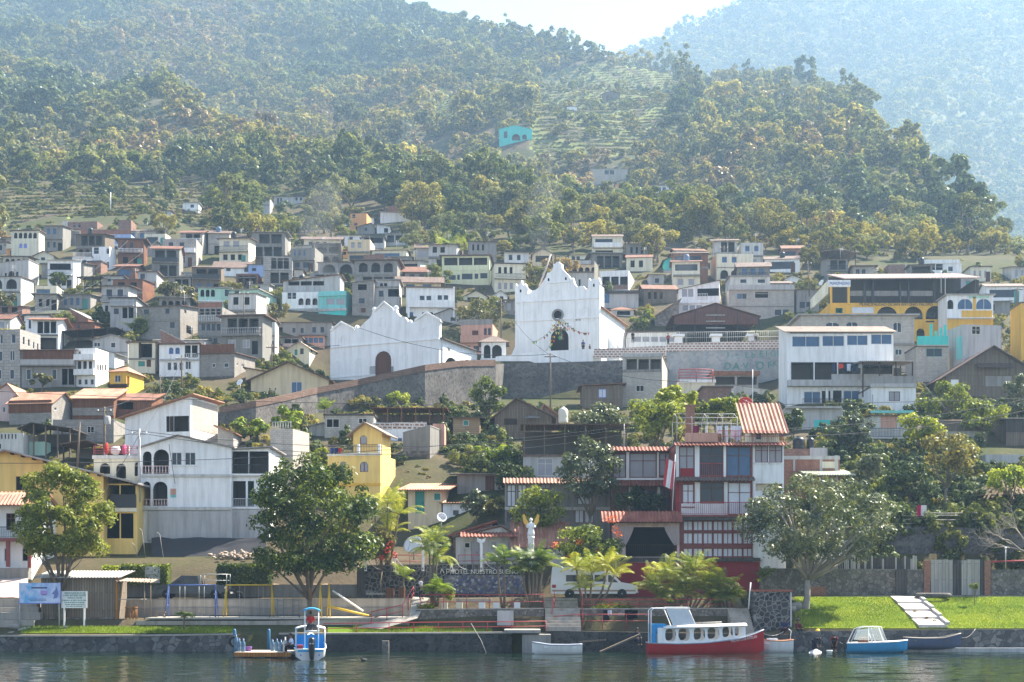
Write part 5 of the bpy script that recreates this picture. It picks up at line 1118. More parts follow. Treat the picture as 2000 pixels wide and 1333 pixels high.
H('left hotel wing with white curtains behind the spreading trees',986,1194,945,1066,'grey',[('e',983,1196,934,945,'tilelight',.9),('w',988,1030,947,990,2,.8,wc,'darkwood'),('w',1056,1075,945,975,1,1,cu,'brownframe'),('w',1128,1157,946,986,1,1,wc,'brownframe'),('w',1160,1176,956,968),('k',986,1194,991,997,'offwhite',.3),('w',988,1020,1000,1020,2,.8,'glass',rf),('w',1122,1160,996,1022,2,.9,wc,rf)],
 d=135.5, dep=7, roof='flat', rc='tindark', over=.1, cat='hotel', name='hotel_building', group=HG)
root,pt,Wd,Hh,dep=H('open-fronted hotel restaurant with tied-back curtains under a tiled eave',1204,1327,1022,1168,'pink',[('o',1222,1322,1030,1088,1,1,'void'),('e',1174,1330,999,1021,'tile',1.5),('k',1204,1327,1089,1098,'tindark',.1),('p',1204,1327,1099,1168,'redwall',.04),('r',1226,1318,1064,1088,'rail','darkwood',.06)],
 d=127.2, dep=6, roof='flat', rc='tindark', over=.1, cat='restaurant', name='hotel_building', group=HG)
for xs in ((1208, 1238, 1213, 1222), (1296, 1324, 1316, 1324)):
 cb = MB(); n = 14
 for j in range(2):
  pass
 for i in range(n + 1):
  t_ = i / n
  for j in range(6):
   s=j/5; u=lerp(lerp(pt(xs[0],0)[0],pt(xs[1],0)[0],t_),lerp(pt(xs[2],0)[0],pt(xs[3],0)[0],t_),s ** 1.3)
   cb.v.append((u, -.35 + .09 * math.sin(t_ * 26), lerp(pt(0, 1029)[1], pt(0, 1066)[1], s)))
 for i in range(n):
  for j in range(5): k = i * 6 + j; cb.f.append([k, k + 6, k + 7, k + 1]); cb.m.append(0); cb.sm.append(True)
 cb.build('curtain', m_flat('mauve_drape', (.46, .38, .38), .9), root)
H('low hotel cottage with a dark gable and a red tiled eave',890,1012,1048,1110,'offwhite',[('e',900,1012,1040,1049,'tile',1.2),('w',907,918,1060,1071,1,1,'void'),('d',920,936,1058,1102,1,1,'curtain'),('w',956,1005,1058,1075,3,.7,'curtain','greymetal')],roof='gable',peak=(980,1027),rc='tiledark',over=.3,d=130.5,dep=6,cat='hotel cottage',name='hotel_building',group=HG)
H('red-roofed brick hut behind the low hotel cottage',885,962,1045,1075,'oldbrick',[],roof='shedx',yr=1021,rc='tile',over=.4,d=134,dep=5,cat='hotel cottage',name='hotel_building',group=HG)
H('hotel cottage with a sunbleached clay tile roof behind the golden angel',1008,1102,1062,1110,'offwhite',[('w',1020,1090,1066,1085,4,.7,'curtain')],roof='ridge',rc='tilelight',rise=1.9,over=.5,d=129.3,dep=5,cat='hotel cottage',name='hotel_building',group=HG)
H('small roof hut with a striped orange tile roof on the tall hotel',1466,1522,838,868,'palecream',[('w',1476,1488,845,860)],roof='shedy',rc='tilelight',rise=2.1,over=.7,d=127.9,dep=3.2,cat='roof hut',name='roof_hut',group=None)
wall_line('salmon parapet along the roof of the tall hotel',[(1338,846,865,127.3),(1402,846,865,127.3)],'salmon',.15,'parapet wall','parapet_wall')
railing('red railing along the roof of the tall hotel',[(1402,863,127.4),(1470,863,127.4),(1530,863,127.4)],.9,'redrail',1.4,1,.025,balus=.18)
c=P(1348,865,129); k=129/F; o=MB().box(-8*k,8*k,-.3,.3,-.5,71*k).box(-9.5*k,9.5*k,-.36,.36,71*k,73*k).build('chimney_stack','brick',None,c); tag(o,'brick chimney stack on the roof of the tall hotel','chimney')
fr=empty('pergola_frame',P(1322,865,128),0,'bare white pergola frame on the roof of the tall hotel','pergola'); k=130/F
for x in range(5):
 u=x*29*k; MB().tube([(u,0,0),(u,0,48*k)],.03,6).build('post','palegrey',fr); MB().tube([(u,3.6,0),(u,3.6,48*k)],.03,6).build('post','palegrey',fr)
 MB().tube([(u, 0, 48 * k), (u, 1.8, 60 * k), (u, 3.6, 48 * k)], .028, 6).build('rafter', 'palegrey', fr)
for y_,z_ in ((0,48),(1.8,60),(3.6,48),(0,36)): MB().tube([(0,y_,z_*k),(116*k,y_,z_*k)],.028,6).build('purlin','palegrey',fr)
laundry('* drying on the roof of the tall hotel',[(1380,5,14,'d8d8dc','narrow white cloth'),(1405,10,16,'d4d4da','white pillowcase'),(1419,7,34,'dcdce0','long white sheet'),(1433,12,26,'d8d8dc','white bed sheet'),(1443,12,30,'d0d0d8','gathered white curtain'),(1360,12,14,'70304c','maroon blanket')],832,127.9)
dish('red satellite dish on the roof hut of the tall hotel',1456,790,14,132,m_flat('red_dish',(.55,.04,.03),.5),0,30)
fl=empty('draped_flag',P(1313,912,126),0,'red and white flag hanging limp from the hotel corner','flag')
MB().tube([(0, 0, -3.6), (.25, 0, 1)], .03, 6).build('pole', 'whitepaint', fl)
fb = MB()
for i in range(8):
 for j in range(8): fb.v.append((-.5+.8*i/7-.04*j,.1*math.sin(i*1.9),.7-.75*j/7*3.6/1.2-.35*i/7))
for i in range(7):
 for j in range(7): k_=i*8+j; fb.f.append([k_,k_+8,k_+9,k_+1]); fb.m.append(0 if 2 <= i <= 4 else 1); fb.sm.append(True)
fb.build('cloth', [m_flat('flag_white', (.75, .72, .72), .9), m_flat('flag_red', (.5, .06, .08), .9)], fl)
LEAF = {
 'green': lambda: m_leaf('mid_green_leaves', (.036, .060, .010), (.125, .165, .022), (.34, .36, .05)),
 'dark': lambda: m_leaf('dark_green_leaves',(.028,.048,.014),(.072,.10,.027),(.155,.185,.05),trans=.35),
 'bright': lambda: m_leaf('bright_green_leaves',(0.0837,0.139,0.0132),(0.251,0.326,0.0263),(0.502,0.512,0.0395),trans=.45),
 'lemon': lambda: m_leaf('yellow_green_leaves',(.07,.10,.008),(.22,.26,.015),(.42,.42,.03),trans=.5),
 'olive': lambda: m_leaf('olive_leaves',(0.0502,0.0543,0.0158),(0.151,0.139,0.0395),(0.318,0.264,0.079)),
 'greygreen': lambda: m_leaf('grey_green_leaves',(0.0419,0.0589,0.029),(.105,.125,.05),(.185,.19,.08),trans=.35,gloss=.06),
 'feather': lambda: m_leaf('feathery_leaves',(0.0469,0.0697,0.0105),(0.151,0.186,0.0237),(.34,.34,.055),trans=.4),
 'dry': lambda: m_leaf('dry_leaves',(0.1,0.0697,0.0263),(0.251,0.171,0.0593),(0.452,0.31,0.105),trans=.35),
 'palm': lambda: m_leaf('palm_leaves',(0.0502,0.093,0.0132),(0.184,0.248,0.0263),(0.502,0.465,0.0659),trans=.45,gloss=.05),
 'hillgreen': lambda: m_leaf('hill_green_leaves',(0.062,0.083,0.020),(0.156,0.175,0.044),(0.300,0.288,0.075),gloss=.01),
 'hillolive': lambda: m_leaf('hill_olive_leaves',(0.094,0.094,0.027),(0.225,0.206,0.056),(0.400,0.338,0.100),gloss=.01),
 'hillgold': lambda: m_leaf('hill_golden_leaves',(0.112,0.106,0.025),(0.300,0.256,0.056),(0.500,0.413,0.106),gloss=.01),
 'hillgrey': lambda: m_leaf('hill_grey_green_leaves',(0.062,0.075,0.037),(0.163,0.175,0.075),(0.312,0.300,0.138),gloss=.01),
 'grassy': lambda: m_leaf('grass_blades',(.06,.11,.01),(.16,.24,.015),(.28,.34,.03),trans=.4,nscale=.3),
}
BARK = lambda: m_flat('bark', (.17, .135, .10), .95, .1, var=.4, nscale=4)
PBARK = lambda: m_flat('pale_bark', (.30, .27, .23), .95, .1, var=.4, nscale=4)
def rvec(rg):
 while True:
  v = Vector((rg.uniform(-1, 1), rg.uniform(-1, 1), rg.uniform(-1, 1)))
  if .05 < v.length < 1: return v.normalized()
def leafquad(mb, p, n, L, wd, rg, droop=0):
 t = n.cross(rvec(rg))
 if t.length < .1: t = n.orthogonal()
 t.normalize(); b = n.cross(t).normalized()
 o = len(mb.v)
 mb.v += [tuple(p-t*L*.5),tuple(p+b*wd*.5-n*L*.06),tuple(p+t*L*.5-n*L*.12),tuple(p-b*wd*.5-n*L*.06)]
 mb.f.append([o, o + 1, o + 2, o + 3]); mb.m.append(0); mb.sm.append(False)
def crown(seed, blobs, r, leaves, size, wide=.55, spread=.8, brad=.38, zmin=-.6, bl=None, nj=.8):
 rg = random.Random(seed); mb = MB(); cs = []
 rx, ry, rz = r
 for i in range(blobs):
  v = rvec(rg) * (rg.uniform(.45, 1) ** .6) * spread
  if v.z < zmin: v.z = zmin + rg.uniform(0, .2)
  cs.append((Vector((v.x*rx,v.y*ry,v.z*rz)),brad*rg.uniform(.65,1.25)*(rx*ry*rz) ** (1/3)))
 if bl: cs += bl
 tot = sum(c[1] ** 2 for c in cs)
 for c, br in cs:
  for k in range(int(leaves * br * br / tot)):
   d = rvec(rg)
   if d.z < -.3 and rg.random() < .55: d.z = -d.z
   p = c + Vector((d.x * br, d.y * br, d.z * br * .85)) * rg.uniform(.55, 1.08)
   n = (d + rvec(rg) * nj + Vector((0, 0, .25))).normalized()
   s = size * rg.uniform(.6, 1.3); leafquad(mb, p, n, s, s * wide, rg)
 return mb, cs
def limbs(mb, base, cs, r0, rg, n=7, fork=.35, sway=.12, top=None):
 ctr = sum((c for c, _ in cs), Vector()) / len(cs); L = (ctr - base).length
 f = base.lerp(ctr, fork); f += Vector((rg.uniform(-1, 1), rg.uniform(-1, 1), 0)) * L * sway * .4
 mid = base.lerp(f, .5) + Vector((rg.uniform(-1, 1), rg.uniform(-1, 1), 0)) * L * sway * .3
 mb.tube([base-Vector((0,0,.6)),base+Vector((0,0,.02)),mid,f],[r0*1.35,r0*1.1,r0*.85,r0*.75],9)
 for c, br in rg.sample(cs, min(n, len(cs))):
  m = f.lerp(c, .5) + rvec(rg) * L * .07; mb.tube([f, m, c], [r0 * .55, r0 * .32, r0 * .08], 6)
  for _ in range(2):
   e=c+rvec(rg)*br*.9; mb.tube([m,m.lerp(e,.6)+rvec(rg)*.15,e],[r0*.22,r0*.13,r0*.03],5)
def tree(label,px,ytop,ycrown,ybase,halfw,leaf,d=None,blobs=26,leaves=2600,size=.42,seed=1,cat='tree',name='tree',group=None,wide=.55,lean=0,bark=None,deep=.85,fork=.45,brad=.36,spread=.82,tr=None,n=8):
 if d is None: d = hit(px, ybase)
 k=d/F; base=P(px,ybase,d); base.z=min(base.z,ground(px,d)+.3) if ybase > 1000 or True else base.z
 rx = halfw * k; rz = (ycrown - ytop) * k / 2; cz = HC + (YH - (ytop + ycrown) / 2) * k - base.z
 rg = random.Random(seed); root = empty(name, base, 0, label, cat, group)
 mb, cs = crown(seed, blobs, (rx, rx * deep, rz), leaves, size, wide, brad=brad, spread=spread)
 off=Vector((lean*k,0,cz)); mb.v=[(x+off.x,y,z+off.z) for x,y,z in mb.v]; cs=[(c+off,b) for c,b in cs]
 mb.build('crown', LEAF[leaf](), root)
 tb=MB(); limbs(tb,Vector((0,0,0)),cs,tr or max(.07,rx*.055),rg,n,fork); tb.build('trunk',(bark or BARK)(),root)
 return root
tree('tall feathery tree rising beside the wooden shed at left',118,908,1120,1222,92,'feather',119.5,120,20000,.34,11,group=None,wide=.42,lean=8,fork=.3,brad=.19,spread=1.0,tr=.26)
tree('big round dark tree standing in the playground',603,895,1165,1212,122,'green',120.5,150,21000,.34,12,wide=.5,lean=8,fork=.22,brad=.185,spread=1.0,tr=.24,n=12)
tree('broad grey-green tree with a forked pale trunk on the lawn',1573,930,1120,1195,148,'greygreen',121.5,120,17000,.34,13,wide=.38,lean=28,fork=.36,brad=.185,spread=1.0,tr=.3,n=16,bark=PBARK)
TT = [
 ('pointed green tree growing against the dark church wall', 955, 733, 818, 842, 40, 'green', 2600, .36),
 ('silvery round tree above the open terrace building', 1160, 790, 862, 880, 62, 'greygreen', 2600, .40),
 ('large ragged olive tree in front of the middle hotel wing',1148,850,985,1010,66,'greygreen',3800,.34),
 ('dark tree with a bright lemon crown behind the middle hotel wing',1285,772,862,878,62,'green',2800,.42),
 ('lemon-green topped tree left of the pergola frame', 1322, 752, 800, 850, 46, 'lemon', 2400, .42),
 ('lemon-green tree behind the pergola frame', 1412, 776, 822, 850, 56, 'lemon', 2400, .42),
 ('grey-green round tree right of the turquoise wall', 1663, 800, 876, 900, 46, 'greygreen', 2500, .36),
 ('small dark tree with red blossom below the big white house', 1552, 800, 852, 868, 34, 'green', 1500, .36),
 ('tree with a yellow-flowered crown over the low tan-roofed house',1798,805,870,905,46,'lemon',2200,.36),
 ('spreading thin tree on a tall bare trunk at right', 1850, 838, 930, 1010, 66, 'olive', 2600, .36),
 ('silver-leaved tree beside the pale green canopy', 1695, 882, 960, 985, 36, 'greygreen', 2000, .34),
 ('sunlit creeper-covered tree below the timber gabled house', 1842, 748, 812, 830, 58, 'lemon', 2600, .38),
 ('dark bushy tree right of the creeper-covered tree', 1925, 775, 850, 868, 50, 'green', 2300, .40),
 ('tall pale tree at the right edge below the timber house', 1988, 730, 815, 835, 34, 'greygreen', 1800, .36),
 ('bright green fig tree above the block tower', 560, 790, 848, 862, 34, 'bright', 1900, .42),
 ('bright green bush tree left of the fig tree', 492, 812, 855, 866, 42, 'bright', 1900, .42),
 ('small leafy tree peeping over the yellow tower balcony', 628, 872, 915, 935, 28, 'lemon', 1300, .34),
 ('round shaggy bush tree below the log-walled cabin slope',933,958,1014,1026,32,'greygreen',1700,.30),
 ('tangled green tree in front of the left hotel wing', 1052, 945, 1048, 1066, 58, 'green', 3000, .32),
 ('sunlit bush on the steep bank below the log-walled cabin', 962, 864, 908, 918, 40, 'bright', 1700, .34),
 ('wide olive tree in the middle of the upper town', 346, 548, 592, 600, 40, 'olive', 1800, .55),
 ('green tree beside the wedge-shaped brick wall', 196, 600, 640, 648, 22, 'green', 1100, .5),
 ('small flat-topped acacia below the left-edge flats', 80, 730, 752, 768, 28, 'olive', 1000, .4),
 ('bushy tree between the drab block and the tower house', 508, 622, 688, 700, 26, 'green', 1300, .5),
 ('pale airy tree above the drab block', 540, 590, 625, 640, 26, 'olive', 1000, .5),
 ('dark small tree against the right end of the cream gable house', 628, 720, 758, 776, 18, 'dark', 900, .34),
 ('wide tree crown between the two churches', 935, 588, 640, 660, 56, 'olive', 2200, .5),
 ('green tree left of the stone-walled gabled house', 1255, 605, 640, 655, 28, 'green', 1300, .45),
 ('lemon bush on the bank right of the ramp wall', 778, 768, 790, 796, 34, 'bright', 1200, .34),
 ('yellowish shrub on the ramp bank beside the lemon bush', 728, 778, 800, 806, 26, 'olive', 900, .34),
 ('young banana-like tree beside the long grey block house', 272, 622, 655, 664, 22, 'green', 500, 1.0),
 ('hedge-like green tree left of the cream tower house', 10, 570, 604, 612, 34, 'olive', 1200, .5),
 ('round green tree at the upper-left corner house', 118, 532, 560, 566, 26, 'green', 1000, .5),
 ('dark green tree in the gully right of the orange house', 880, 440, 480, 500, 36, 'dark', 1500, .6),
 ('feathery yellow-green tree at the right edge above the wall',1972,905,975,1030,42,'bright',2000,.30),
 ('dense dark tree filling the gap under the yellow-crowned tree',1778,900,985,1000,62,'dark',3000,.34),
 ('dark shrub thicket below the open terrace building', 1000, 905, 960, 968, 48, 'dark', 1800, .34),
 ('dark green tree under the middle hotel eaves', 1250, 950, 1002, 1010, 52, 'dark', 2400, .26),
 ('green bush growing over the upper-right stone wall', 1715, 955, 1020, 1030, 34, 'green', 1700, .3),
 ('creeper thicket on the bank below the silver-leaved tree', 1740, 925, 985, 995, 40, 'green', 1900, .32),
]
for i, (lb, px, yt, yc, yb, hw, lf, nl, sz) in enumerate(TT):
 dd = None
 if 'middle hotel eaves' in lb: dd = 131.5
 if 'middle hotel wing' in lb and 'ragged' in lb: dd = 132
 if 'left hotel wing' in lb: dd = 132
 if 'tied' in lb: dd = None
 if 'pergola' in lb or 'behind the middle hotel' in lb: dd = 150 if 'behind the middle' not in lb else 148
 if 'silvery' in lb: dd = 160
 if 'upper-right stone wall' in lb: dd = 134
 if 'right edge above the wall' in lb: dd = 136
 tree(lb,px,yt,yc,yb,hw,lf,dd,max(14,int(nl/110)),nl,sz,40+i,group='trees among the houses',brad=.34,spread=.85)
root=tree('flowering bush tree with orange blossoms in front of the restaurant',1150,1022,1112,1165,72,'green',124.5,34,4200,.28,81,spread=.9,brad=.28)
fb = MB(); rg = random.Random(5); k = 124.5 / F
for px,py in ((1083,1066),(1130,1058),(1187,1016),(1196,1016),(1199,1036),(1206,1046),(1112,1092),(1168,1075)):
 for _ in range(26):
  p=Vector(((px-1150)*k,-1.6,HC+(YH-py)*k-root.location.z))+rvec(rg)*.28; leafquad(fb,p,rvec(rg),.2,.12,rg)
fb.build('blossom', m_flat('orange_blossom', (.75, .16, .02), .8), root)
root=tree('red-flowered bush behind the big satellite dish',745,1020,1105,1118,30,'olive',126.5,16,1600,.28,83)
fb = MB(); k = 126.5 / F
for px, py in ((758, 1075), (772, 1085), (765, 1064), (748, 1090)):
 for _ in range(24):
  p=Vector(((px-745)*k,-.9,HC+(YH-py)*k-root.location.z))+rvec(rg)*.25; leafquad(fb,p,rvec(rg),.2,.12,rg)
fb.build('blossom', m_flat('red_blossom', (.6, .03, .03), .8), root)
def frond(mb, base, az, el, L, rg, nl=26, droop=.9, w=.017, ll=.66):
 d=Vector((math.cos(az)*math.cos(el),math.sin(az)*math.cos(el),math.sin(el))); p=Vector(base); pts=[p.copy()]; seg=L/nl
 side0 = Vector((-math.sin(az), math.cos(az), 0))
 for i in range(nl):
  d=(d-Vector((0,0,droop/nl*(.4+1.2*i/nl)))).normalized(); p=p+d*seg; pts.append(p.copy())
  if i < 2: continue
  t = i / nl; l = ll * math.sin(math.pi * min(1, .18 + .82 * t)) ** .6 * rg.uniform(.8, 1.1) + .08
  up = side0.cross(d).normalized()
  for s in (-1, 1):
   q = p + side0 * s * l * .8 + d * l * .55 - Vector((0, 0, l * .32)) + up * .05
   m = p.lerp(q, .5) + Vector((0, 0, .05)); o = len(mb.v); ww = d * w
   mb.v += [tuple(p - ww * .5), tuple(m - ww), tuple(q), tuple(m + ww), tuple(p + ww * .5)]
   mb.f.append([o, o + 1, o + 2, o + 3, o + 4]); mb.m.append(0); mb.sm.append(False)
 mb.tube(pts[::3], [.03 * (1 - .8 * i / len(pts[::3])) for i in range(len(pts[::3]))], 4, cap=False)
def palm(label,px,ybase,d,stems,fr,L,seed,leaf='palm',group='palms along the waterfront',droop=1.1,el=(.25,1.4),name='palm',cat='palm',spread=.5):
 rg=random.Random(seed); k=d/F; base=P(px,ybase,d); root=empty(name,base,0,label,cat,group); tb=MB(); cm=MB()
 for dx, yt in stems:
  h = (ybase - yt) * k; top = Vector((dx * k, rg.uniform(-.4, .4), h)); b0 = Vector((dx * k * .25, 0, -.4))
  tb.tube([b0, b0.lerp(top, .5) + Vector((dx * k * .1, 0, 0)), top], [.11, .085, .07], 7)
  for i in range(fr):
   frond(cm,top,2*math.pi*i/fr+rg.uniform(-.3,.3),rg.uniform(*el),L*rg.uniform(.75,1.15),rg,droop=droop*rg.uniform(.8,1.25))
 tb.build('trunk', BARK(), root); cm.build('crown', LEAF[leaf](), root); return root
palm('widest clump of areca palms below the red hotel wall',1340,1190,119.6,[(-62,1148),(-38,1122),(-10,1130),(18,1116),(40,1138),(66,1140),(80,1165),(0,1160),(-25,1160),(45,1165),(-50,1168),(25,1150)],15,2.0,1)
palm('palm clump growing in front of the white van',1148,1184,119.8,[(-22,1110),(8,1120),(40,1108),(-5,1150),(52,1122)],11,1.8,2)
palm('bushy palm clump below the golden angel',1040,1188,119.6,[(-8,1098),(10,1090),(20,1105),(-20,1112),(2,1115)],13,1.7,3)
palm('leaning palm left of the bushy palm clump', 985, 1186, 119.8, [(0, 1092), (-14, 1100)], 10, 1.3, 4)
palm('tall palm with drooping fronds beside the walkway',845,1175,120.5,[(2,1060),(-6,1072),(8,1090)],13,1.9,5,droop=1.5)
palm('yellowing palm clump behind the round playground tree',752,1100,128,[(-20,1010),(6,985),(26,1005),(10,1040)],12,2.2,6,group='palms along the waterfront')
palm('young palm at the foot of the hotel stone wall', 788, 1163, 125, [(0, 1128)], 9, 1.3, 7)
palm('low bright palm right of the standing man',852,1175,119.4,[(6,1150),(-2,1156)],10,1.2,8,leaf='bright')
palm('tiny palm planted in the grass below the platform', 360, 1234, 116.4, [(0, 1203)], 9, .6, 9)
palm('agave-like palm on the bank above the grey block house',634,812,180,[(0,800)],14,1.6,10,el=(.3,1.4),droop=.4)
palm('banana clump on the slope above the lemon house',880,500,318,[(-22,484),(0,478),(20,484),(38,490)],9,3.2,11,leaf='bright',droop=.8,group='banana clumps')
palm('banana clump among the block houses of the left town',268,662,238,[(-6,640),(14,634)],8,2.4,12,leaf='green',droop=.8,group='banana clumps')
palm('papaya tree against the red hotel wall', 1492, 1165, 124, [(0, 1128)], 8, 1.0, 14, leaf='green')
palm('drooping grass palm at the right foot of the areca clump',1425,1192,119.2,[(-6,1162),(6,1166),(-14,1170)],14,1.3,15,leaf='green',droop=2.0)
def bushmesh(name, label, c, r, leaf, n, size, seed, cat='bush', group=None):
 mb,cs=crown(seed,18,(r[0],r[1],r[2]),n,size,spread=.6,brad=.5); o=mb.build(name,LEAF[leaf](),None,c); return tag(o,label,cat,group)
bushmesh('clipped_bush','round clipped bush at the top of the walkway',P(877,1161,119.5),(.58,.55,.6),'green',1500,.13,3)
def hedge(label, x0, x1, yt, yb, d, leaf='green'):
 c=P((x0+x1)/2,(yt+yb)/2,d); k=d/F; w_,h_=(x1-x0)*k/2,(yb-yt)*k/2; rg=random.Random(x0); mb=MB()
 mb.box(-w_ * .97, w_ * .97, -.55, .6, -h_, h_ * .86, 1)
 for _ in range(int(w_ * h_ * 1000)):
  f = rg.random(); u, v, q = rg.uniform(-1, 1), rg.uniform(-1, 1), rg.uniform(-1, 1)
  if f < .5: v = -1 + rg.uniform(-.05, .1)
  elif f < .8: q = 1 + rg.uniform(-.15, .08)
  nz_ = 1 + .16 * noise.noise(Vector((u * w_ * 1.3, v * 3, q * 3 + x0)))
  p=Vector((u*w_,v*.7*nz_,q*h_*nz_)); leafquad(mb,p,(rvec(rg)+Vector((0,-.4,.5))).normalized(),.2,.12,rg)
 o=mb.build('hedge',[LEAF[leaf](),LEAF['dark']()],None,c); return tag(o,label,'hedge','hedges behind the playground')
hedge('square clipped hedge behind the grey metal cabinet',236,333,1104,1142,127.2); hedge('clipped hedge behind the truck bed',425,532,1103,1142,127.2); hedge('low hedge left of the grey metal cabinet',202,234,1106,1128,127.6,'bright')
for px,py,lb,lf in ((1177,1182,'left tuft of strappy yellow-green plants above the drying clothes','lemon'),(1215,1180,'right tuft of strappy yellow-green plants above the drying clothes','lemon'),(832,1183,'tuft of yellow flowers at the foot of the tall palm','lemon')):
 rg = random.Random(px); mb = MB(); c = P(px, py + 10, 118.9)
 for _ in range(110):
  a_=rg.uniform(0,6.28); e=rg.uniform(.3,1.3); L=rg.uniform(.5,.95); b_=Vector((rg.uniform(-.45,.45),rg.uniform(-.15,.15),0))
  dv=Vector((math.cos(a_)*math.cos(e),math.sin(a_)*math.cos(e),math.sin(e))); s=Vector((-dv.y,dv.x,0)).normalized()*.035
  t1=b_+dv*L*.6; t2=b_+dv*L-Vector((0,0,L*.25)); mb.add([b_-s,b_+s,t1+s,t2,t1-s],[(0,1,2,3,4)])
 tag(mb.build('strappy_plant', LEAF[lf](), None, c), lb, 'plant', 'low garden plants')
root=empty('bare_tree',P(2015,1100,129),0,'leafless pale tree reaching in from the right edge','tree'); tb=MB(); rg=random.Random(9)
def twig(p, d, L, r, lv):
 q = p + d * L; m = p.lerp(q, .5) + rvec(rg) * L * .12; tb.tube([p, m, q], [r, r * .8, r * .55], 5, cap=False)
 if lv:
  for _ in range(3): twig(m.lerp(q,rg.uniform(.2,1)),(d+rvec(rg)*.75+Vector((-.12,0,.08))).normalized(),L*rg.uniform(.5,.8),r*.55,lv-1)
for dv in ((-.9,-.1,.5),(-.6,-.3,.8),(-1,.2,.25)): twig(Vector((0,0,.8)),Vector(dv).normalized(),2.3,.11,4)
tb.tube([(.2, 0, -1.2), (.1, 0, .3), (0, 0, .9)], [.2, .16, .13], 8); tb.build('trunk', PBARK(), root)
tree('young sapling planted on the right lawn',1903,1138,1152,1182,12,'feather',122.5,6,260,.2,90,tr=.035,group=None)
KIND = [
 ('round','hillgreen',24,(3.8,3.5,3.0),900,.9,4.2),('olive','hillolive',22,(3.6,3.3,2.5),850,.85,3.6),('dark','dark',22,(3.3,3.5,3.6),900,.9,4.6),
 ('tall','hillgrey',20,(2.1,2.3,4.8),760,.8,5.8),('spreading','hillgrey',22,(5.2,4.6,1.4),850,.8,5.2),('dry','dry',18,(3.0,2.6,2.1),640,.7,2.9),('golden','hillgold',22,(3.3,3.0,2.6),800,.8,3.5)]
LAB = {'round': 'round leafy green tree','olive': 'dull olive tree','dark': 'dense dark green tree','tall': 'tall narrow grey-green tree','spreading': 'flat spreading grey-green tree','dry': 'dry brownish bush tree','golden': 'golden green feathery tree'}
PROTO = []; lib = bpy.data.collections.new('crown_library')
for i, (kn, lf, nb, r, nl, sz, th) in enumerate(KIND):
 for v in range(2):
  mb, cs = crown(200 + i * 5 + v, nb, r, int(nl * 3), sz * .5, .75, brad=.30, spread=1.02, nj=.55)
  mb.v = [(x, y, z + th) for x, y, z in mb.v]; cs = [(c + Vector((0, 0, th)), b) for c, b in cs]
  cr=mb.build('crown',LEAF[lf]()); tb=MB(); limbs(tb,Vector(),cs,.24,random.Random(i),5,.4); tk=tb.build('trunk',BARK())
  for o in (cr, tk): COL.objects.unlink(o)
  PROTO.append((kn, cr, tk))
  lo_,_=crown(300+i*5+v,nb,r,int(nl*1.5),sz*.75,.8,brad=.31,spread=1.0,nj=.45); lo_.v=[(x,y,z+th-.8) for x,y,z in lo_.v]
  o = lo_.build('crown_%02d' % (i * 2 + v), LEAF[lf]()); COL.objects.unlink(o); lib.objects.link(o)
def free(px, d, pad=0, front=0):
 for x0, x1, d0, d1 in HOUSES:
  if x0 - pad < px < x1 + pad and d0 - front < d < d1: return False
 return True
rg = random.Random(21); cells = {}; pts = []
while len(pts) < 5400:
 d = math.sqrt(rg.uniform(262 ** 2, 1520 ** 2)); px = rg.uniform(-70, 2070)
 if d > ridge_ds(px) + 12: continue
 x = (px - 1000) * d / F
 dens = noise.noise(Vector((x * .008, d * .008, 4)))
 if terrace(px, d) and d < ridge_ds(px) - 12:
  if rg.random() > .16: continue
 elif dens < -.32 and rg.random() > .35: continue
 if d < 330 and rg.random() > .5: continue
 if px < 440 and 300 < d < 395 and rg.random() > .12: continue
 s=rg.choice((.6,.8,.95,1.1,1.3,1.5))*rg.uniform(.9,1.1)*(.72 if d < 330 else min(1.4,.9+(d-330)/500))
 if terrace(px, d): s *= .5
 g = (int(x // 9), int(d // 9))
 if any((x-a) ** 2+(d-b) ** 2 < (4.3*s) ** 2 for i in (-1,0,1) for j in (-1,0,1) for a,b in cells.get((g[0]+i,g[1]+j),())): continue
 if not free(px, d, 3, 36 * s if d > 290 else 15 * s): continue
 cells.setdefault(g, []).append((x, d))
 q = noise.noise(Vector((x * .006 + 7, d * .006, 1))) + rg.uniform(-.35, .35)
 ki = 2 if q < -.45 else 0 if q < -.14 else 3 if q < -.03 else 1 if q < .17 else 6 if q < .36 else 5
 if rg.random() < .07: ki = 4
 pts.append((x, d, ground(px, d), ki * 2 + rg.randint(0, 1), s, rg.uniform(0, 6.28), px))
pts = [p for p in pts if p]; pts.sort(key=lambda p: p[1])
def region(px, py):
 if py < 150: return 'near the ridge'+(' at left' if px < 600 else ' in the middle' if px < 1250 else ' at right')
 if py < 300: return 'left of the turquoise chapel' if 700 < px < 985 else 'on the upper left forest slope' if px <= 700 else 'on the terraced slope right of the turquoise chapel' if px < 1350 else 'on the upper right spur'
 if py < 420: return 'above the left terraces' if px < 420 else 'around the lone grey block house' if px < 680 else 'below the turquoise chapel' if px < 1120 else 'beside the twin-window block house' if px < 1330 else 'on the right flank of the hill'
 if px < 280: return 'behind the long blue arcaded house'
 if px < 660: return 'between the blue arcaded house and the orange house'
 if px < 860: return 'round the orange house'
 if px < 1200: return 'above the tall church'
 if px < 1560: return 'above the turquoise arched house'
 return 'above the town hall'
LABS = {}
for p in pts[:285]:
 kn, cr, tk = PROTO[p[3]]; py = YH - (p[2] + 3 - HC) * F / p[1]
 root=empty('hillside_tree',(p[0],p[1],p[2]-.15),p[5],LAB[kn] + ' '+region(p[6],py),'tree','trees on the wooded hillside'); root.scale=(p[4]*rg.uniform(.8,1.25),p[4]*rg.uniform(.8,1.25),p[4]*rg.uniform(.75,1.25))
 for o in (cr, tk): c = o.copy(); COL.objects.link(c); c.parent = root
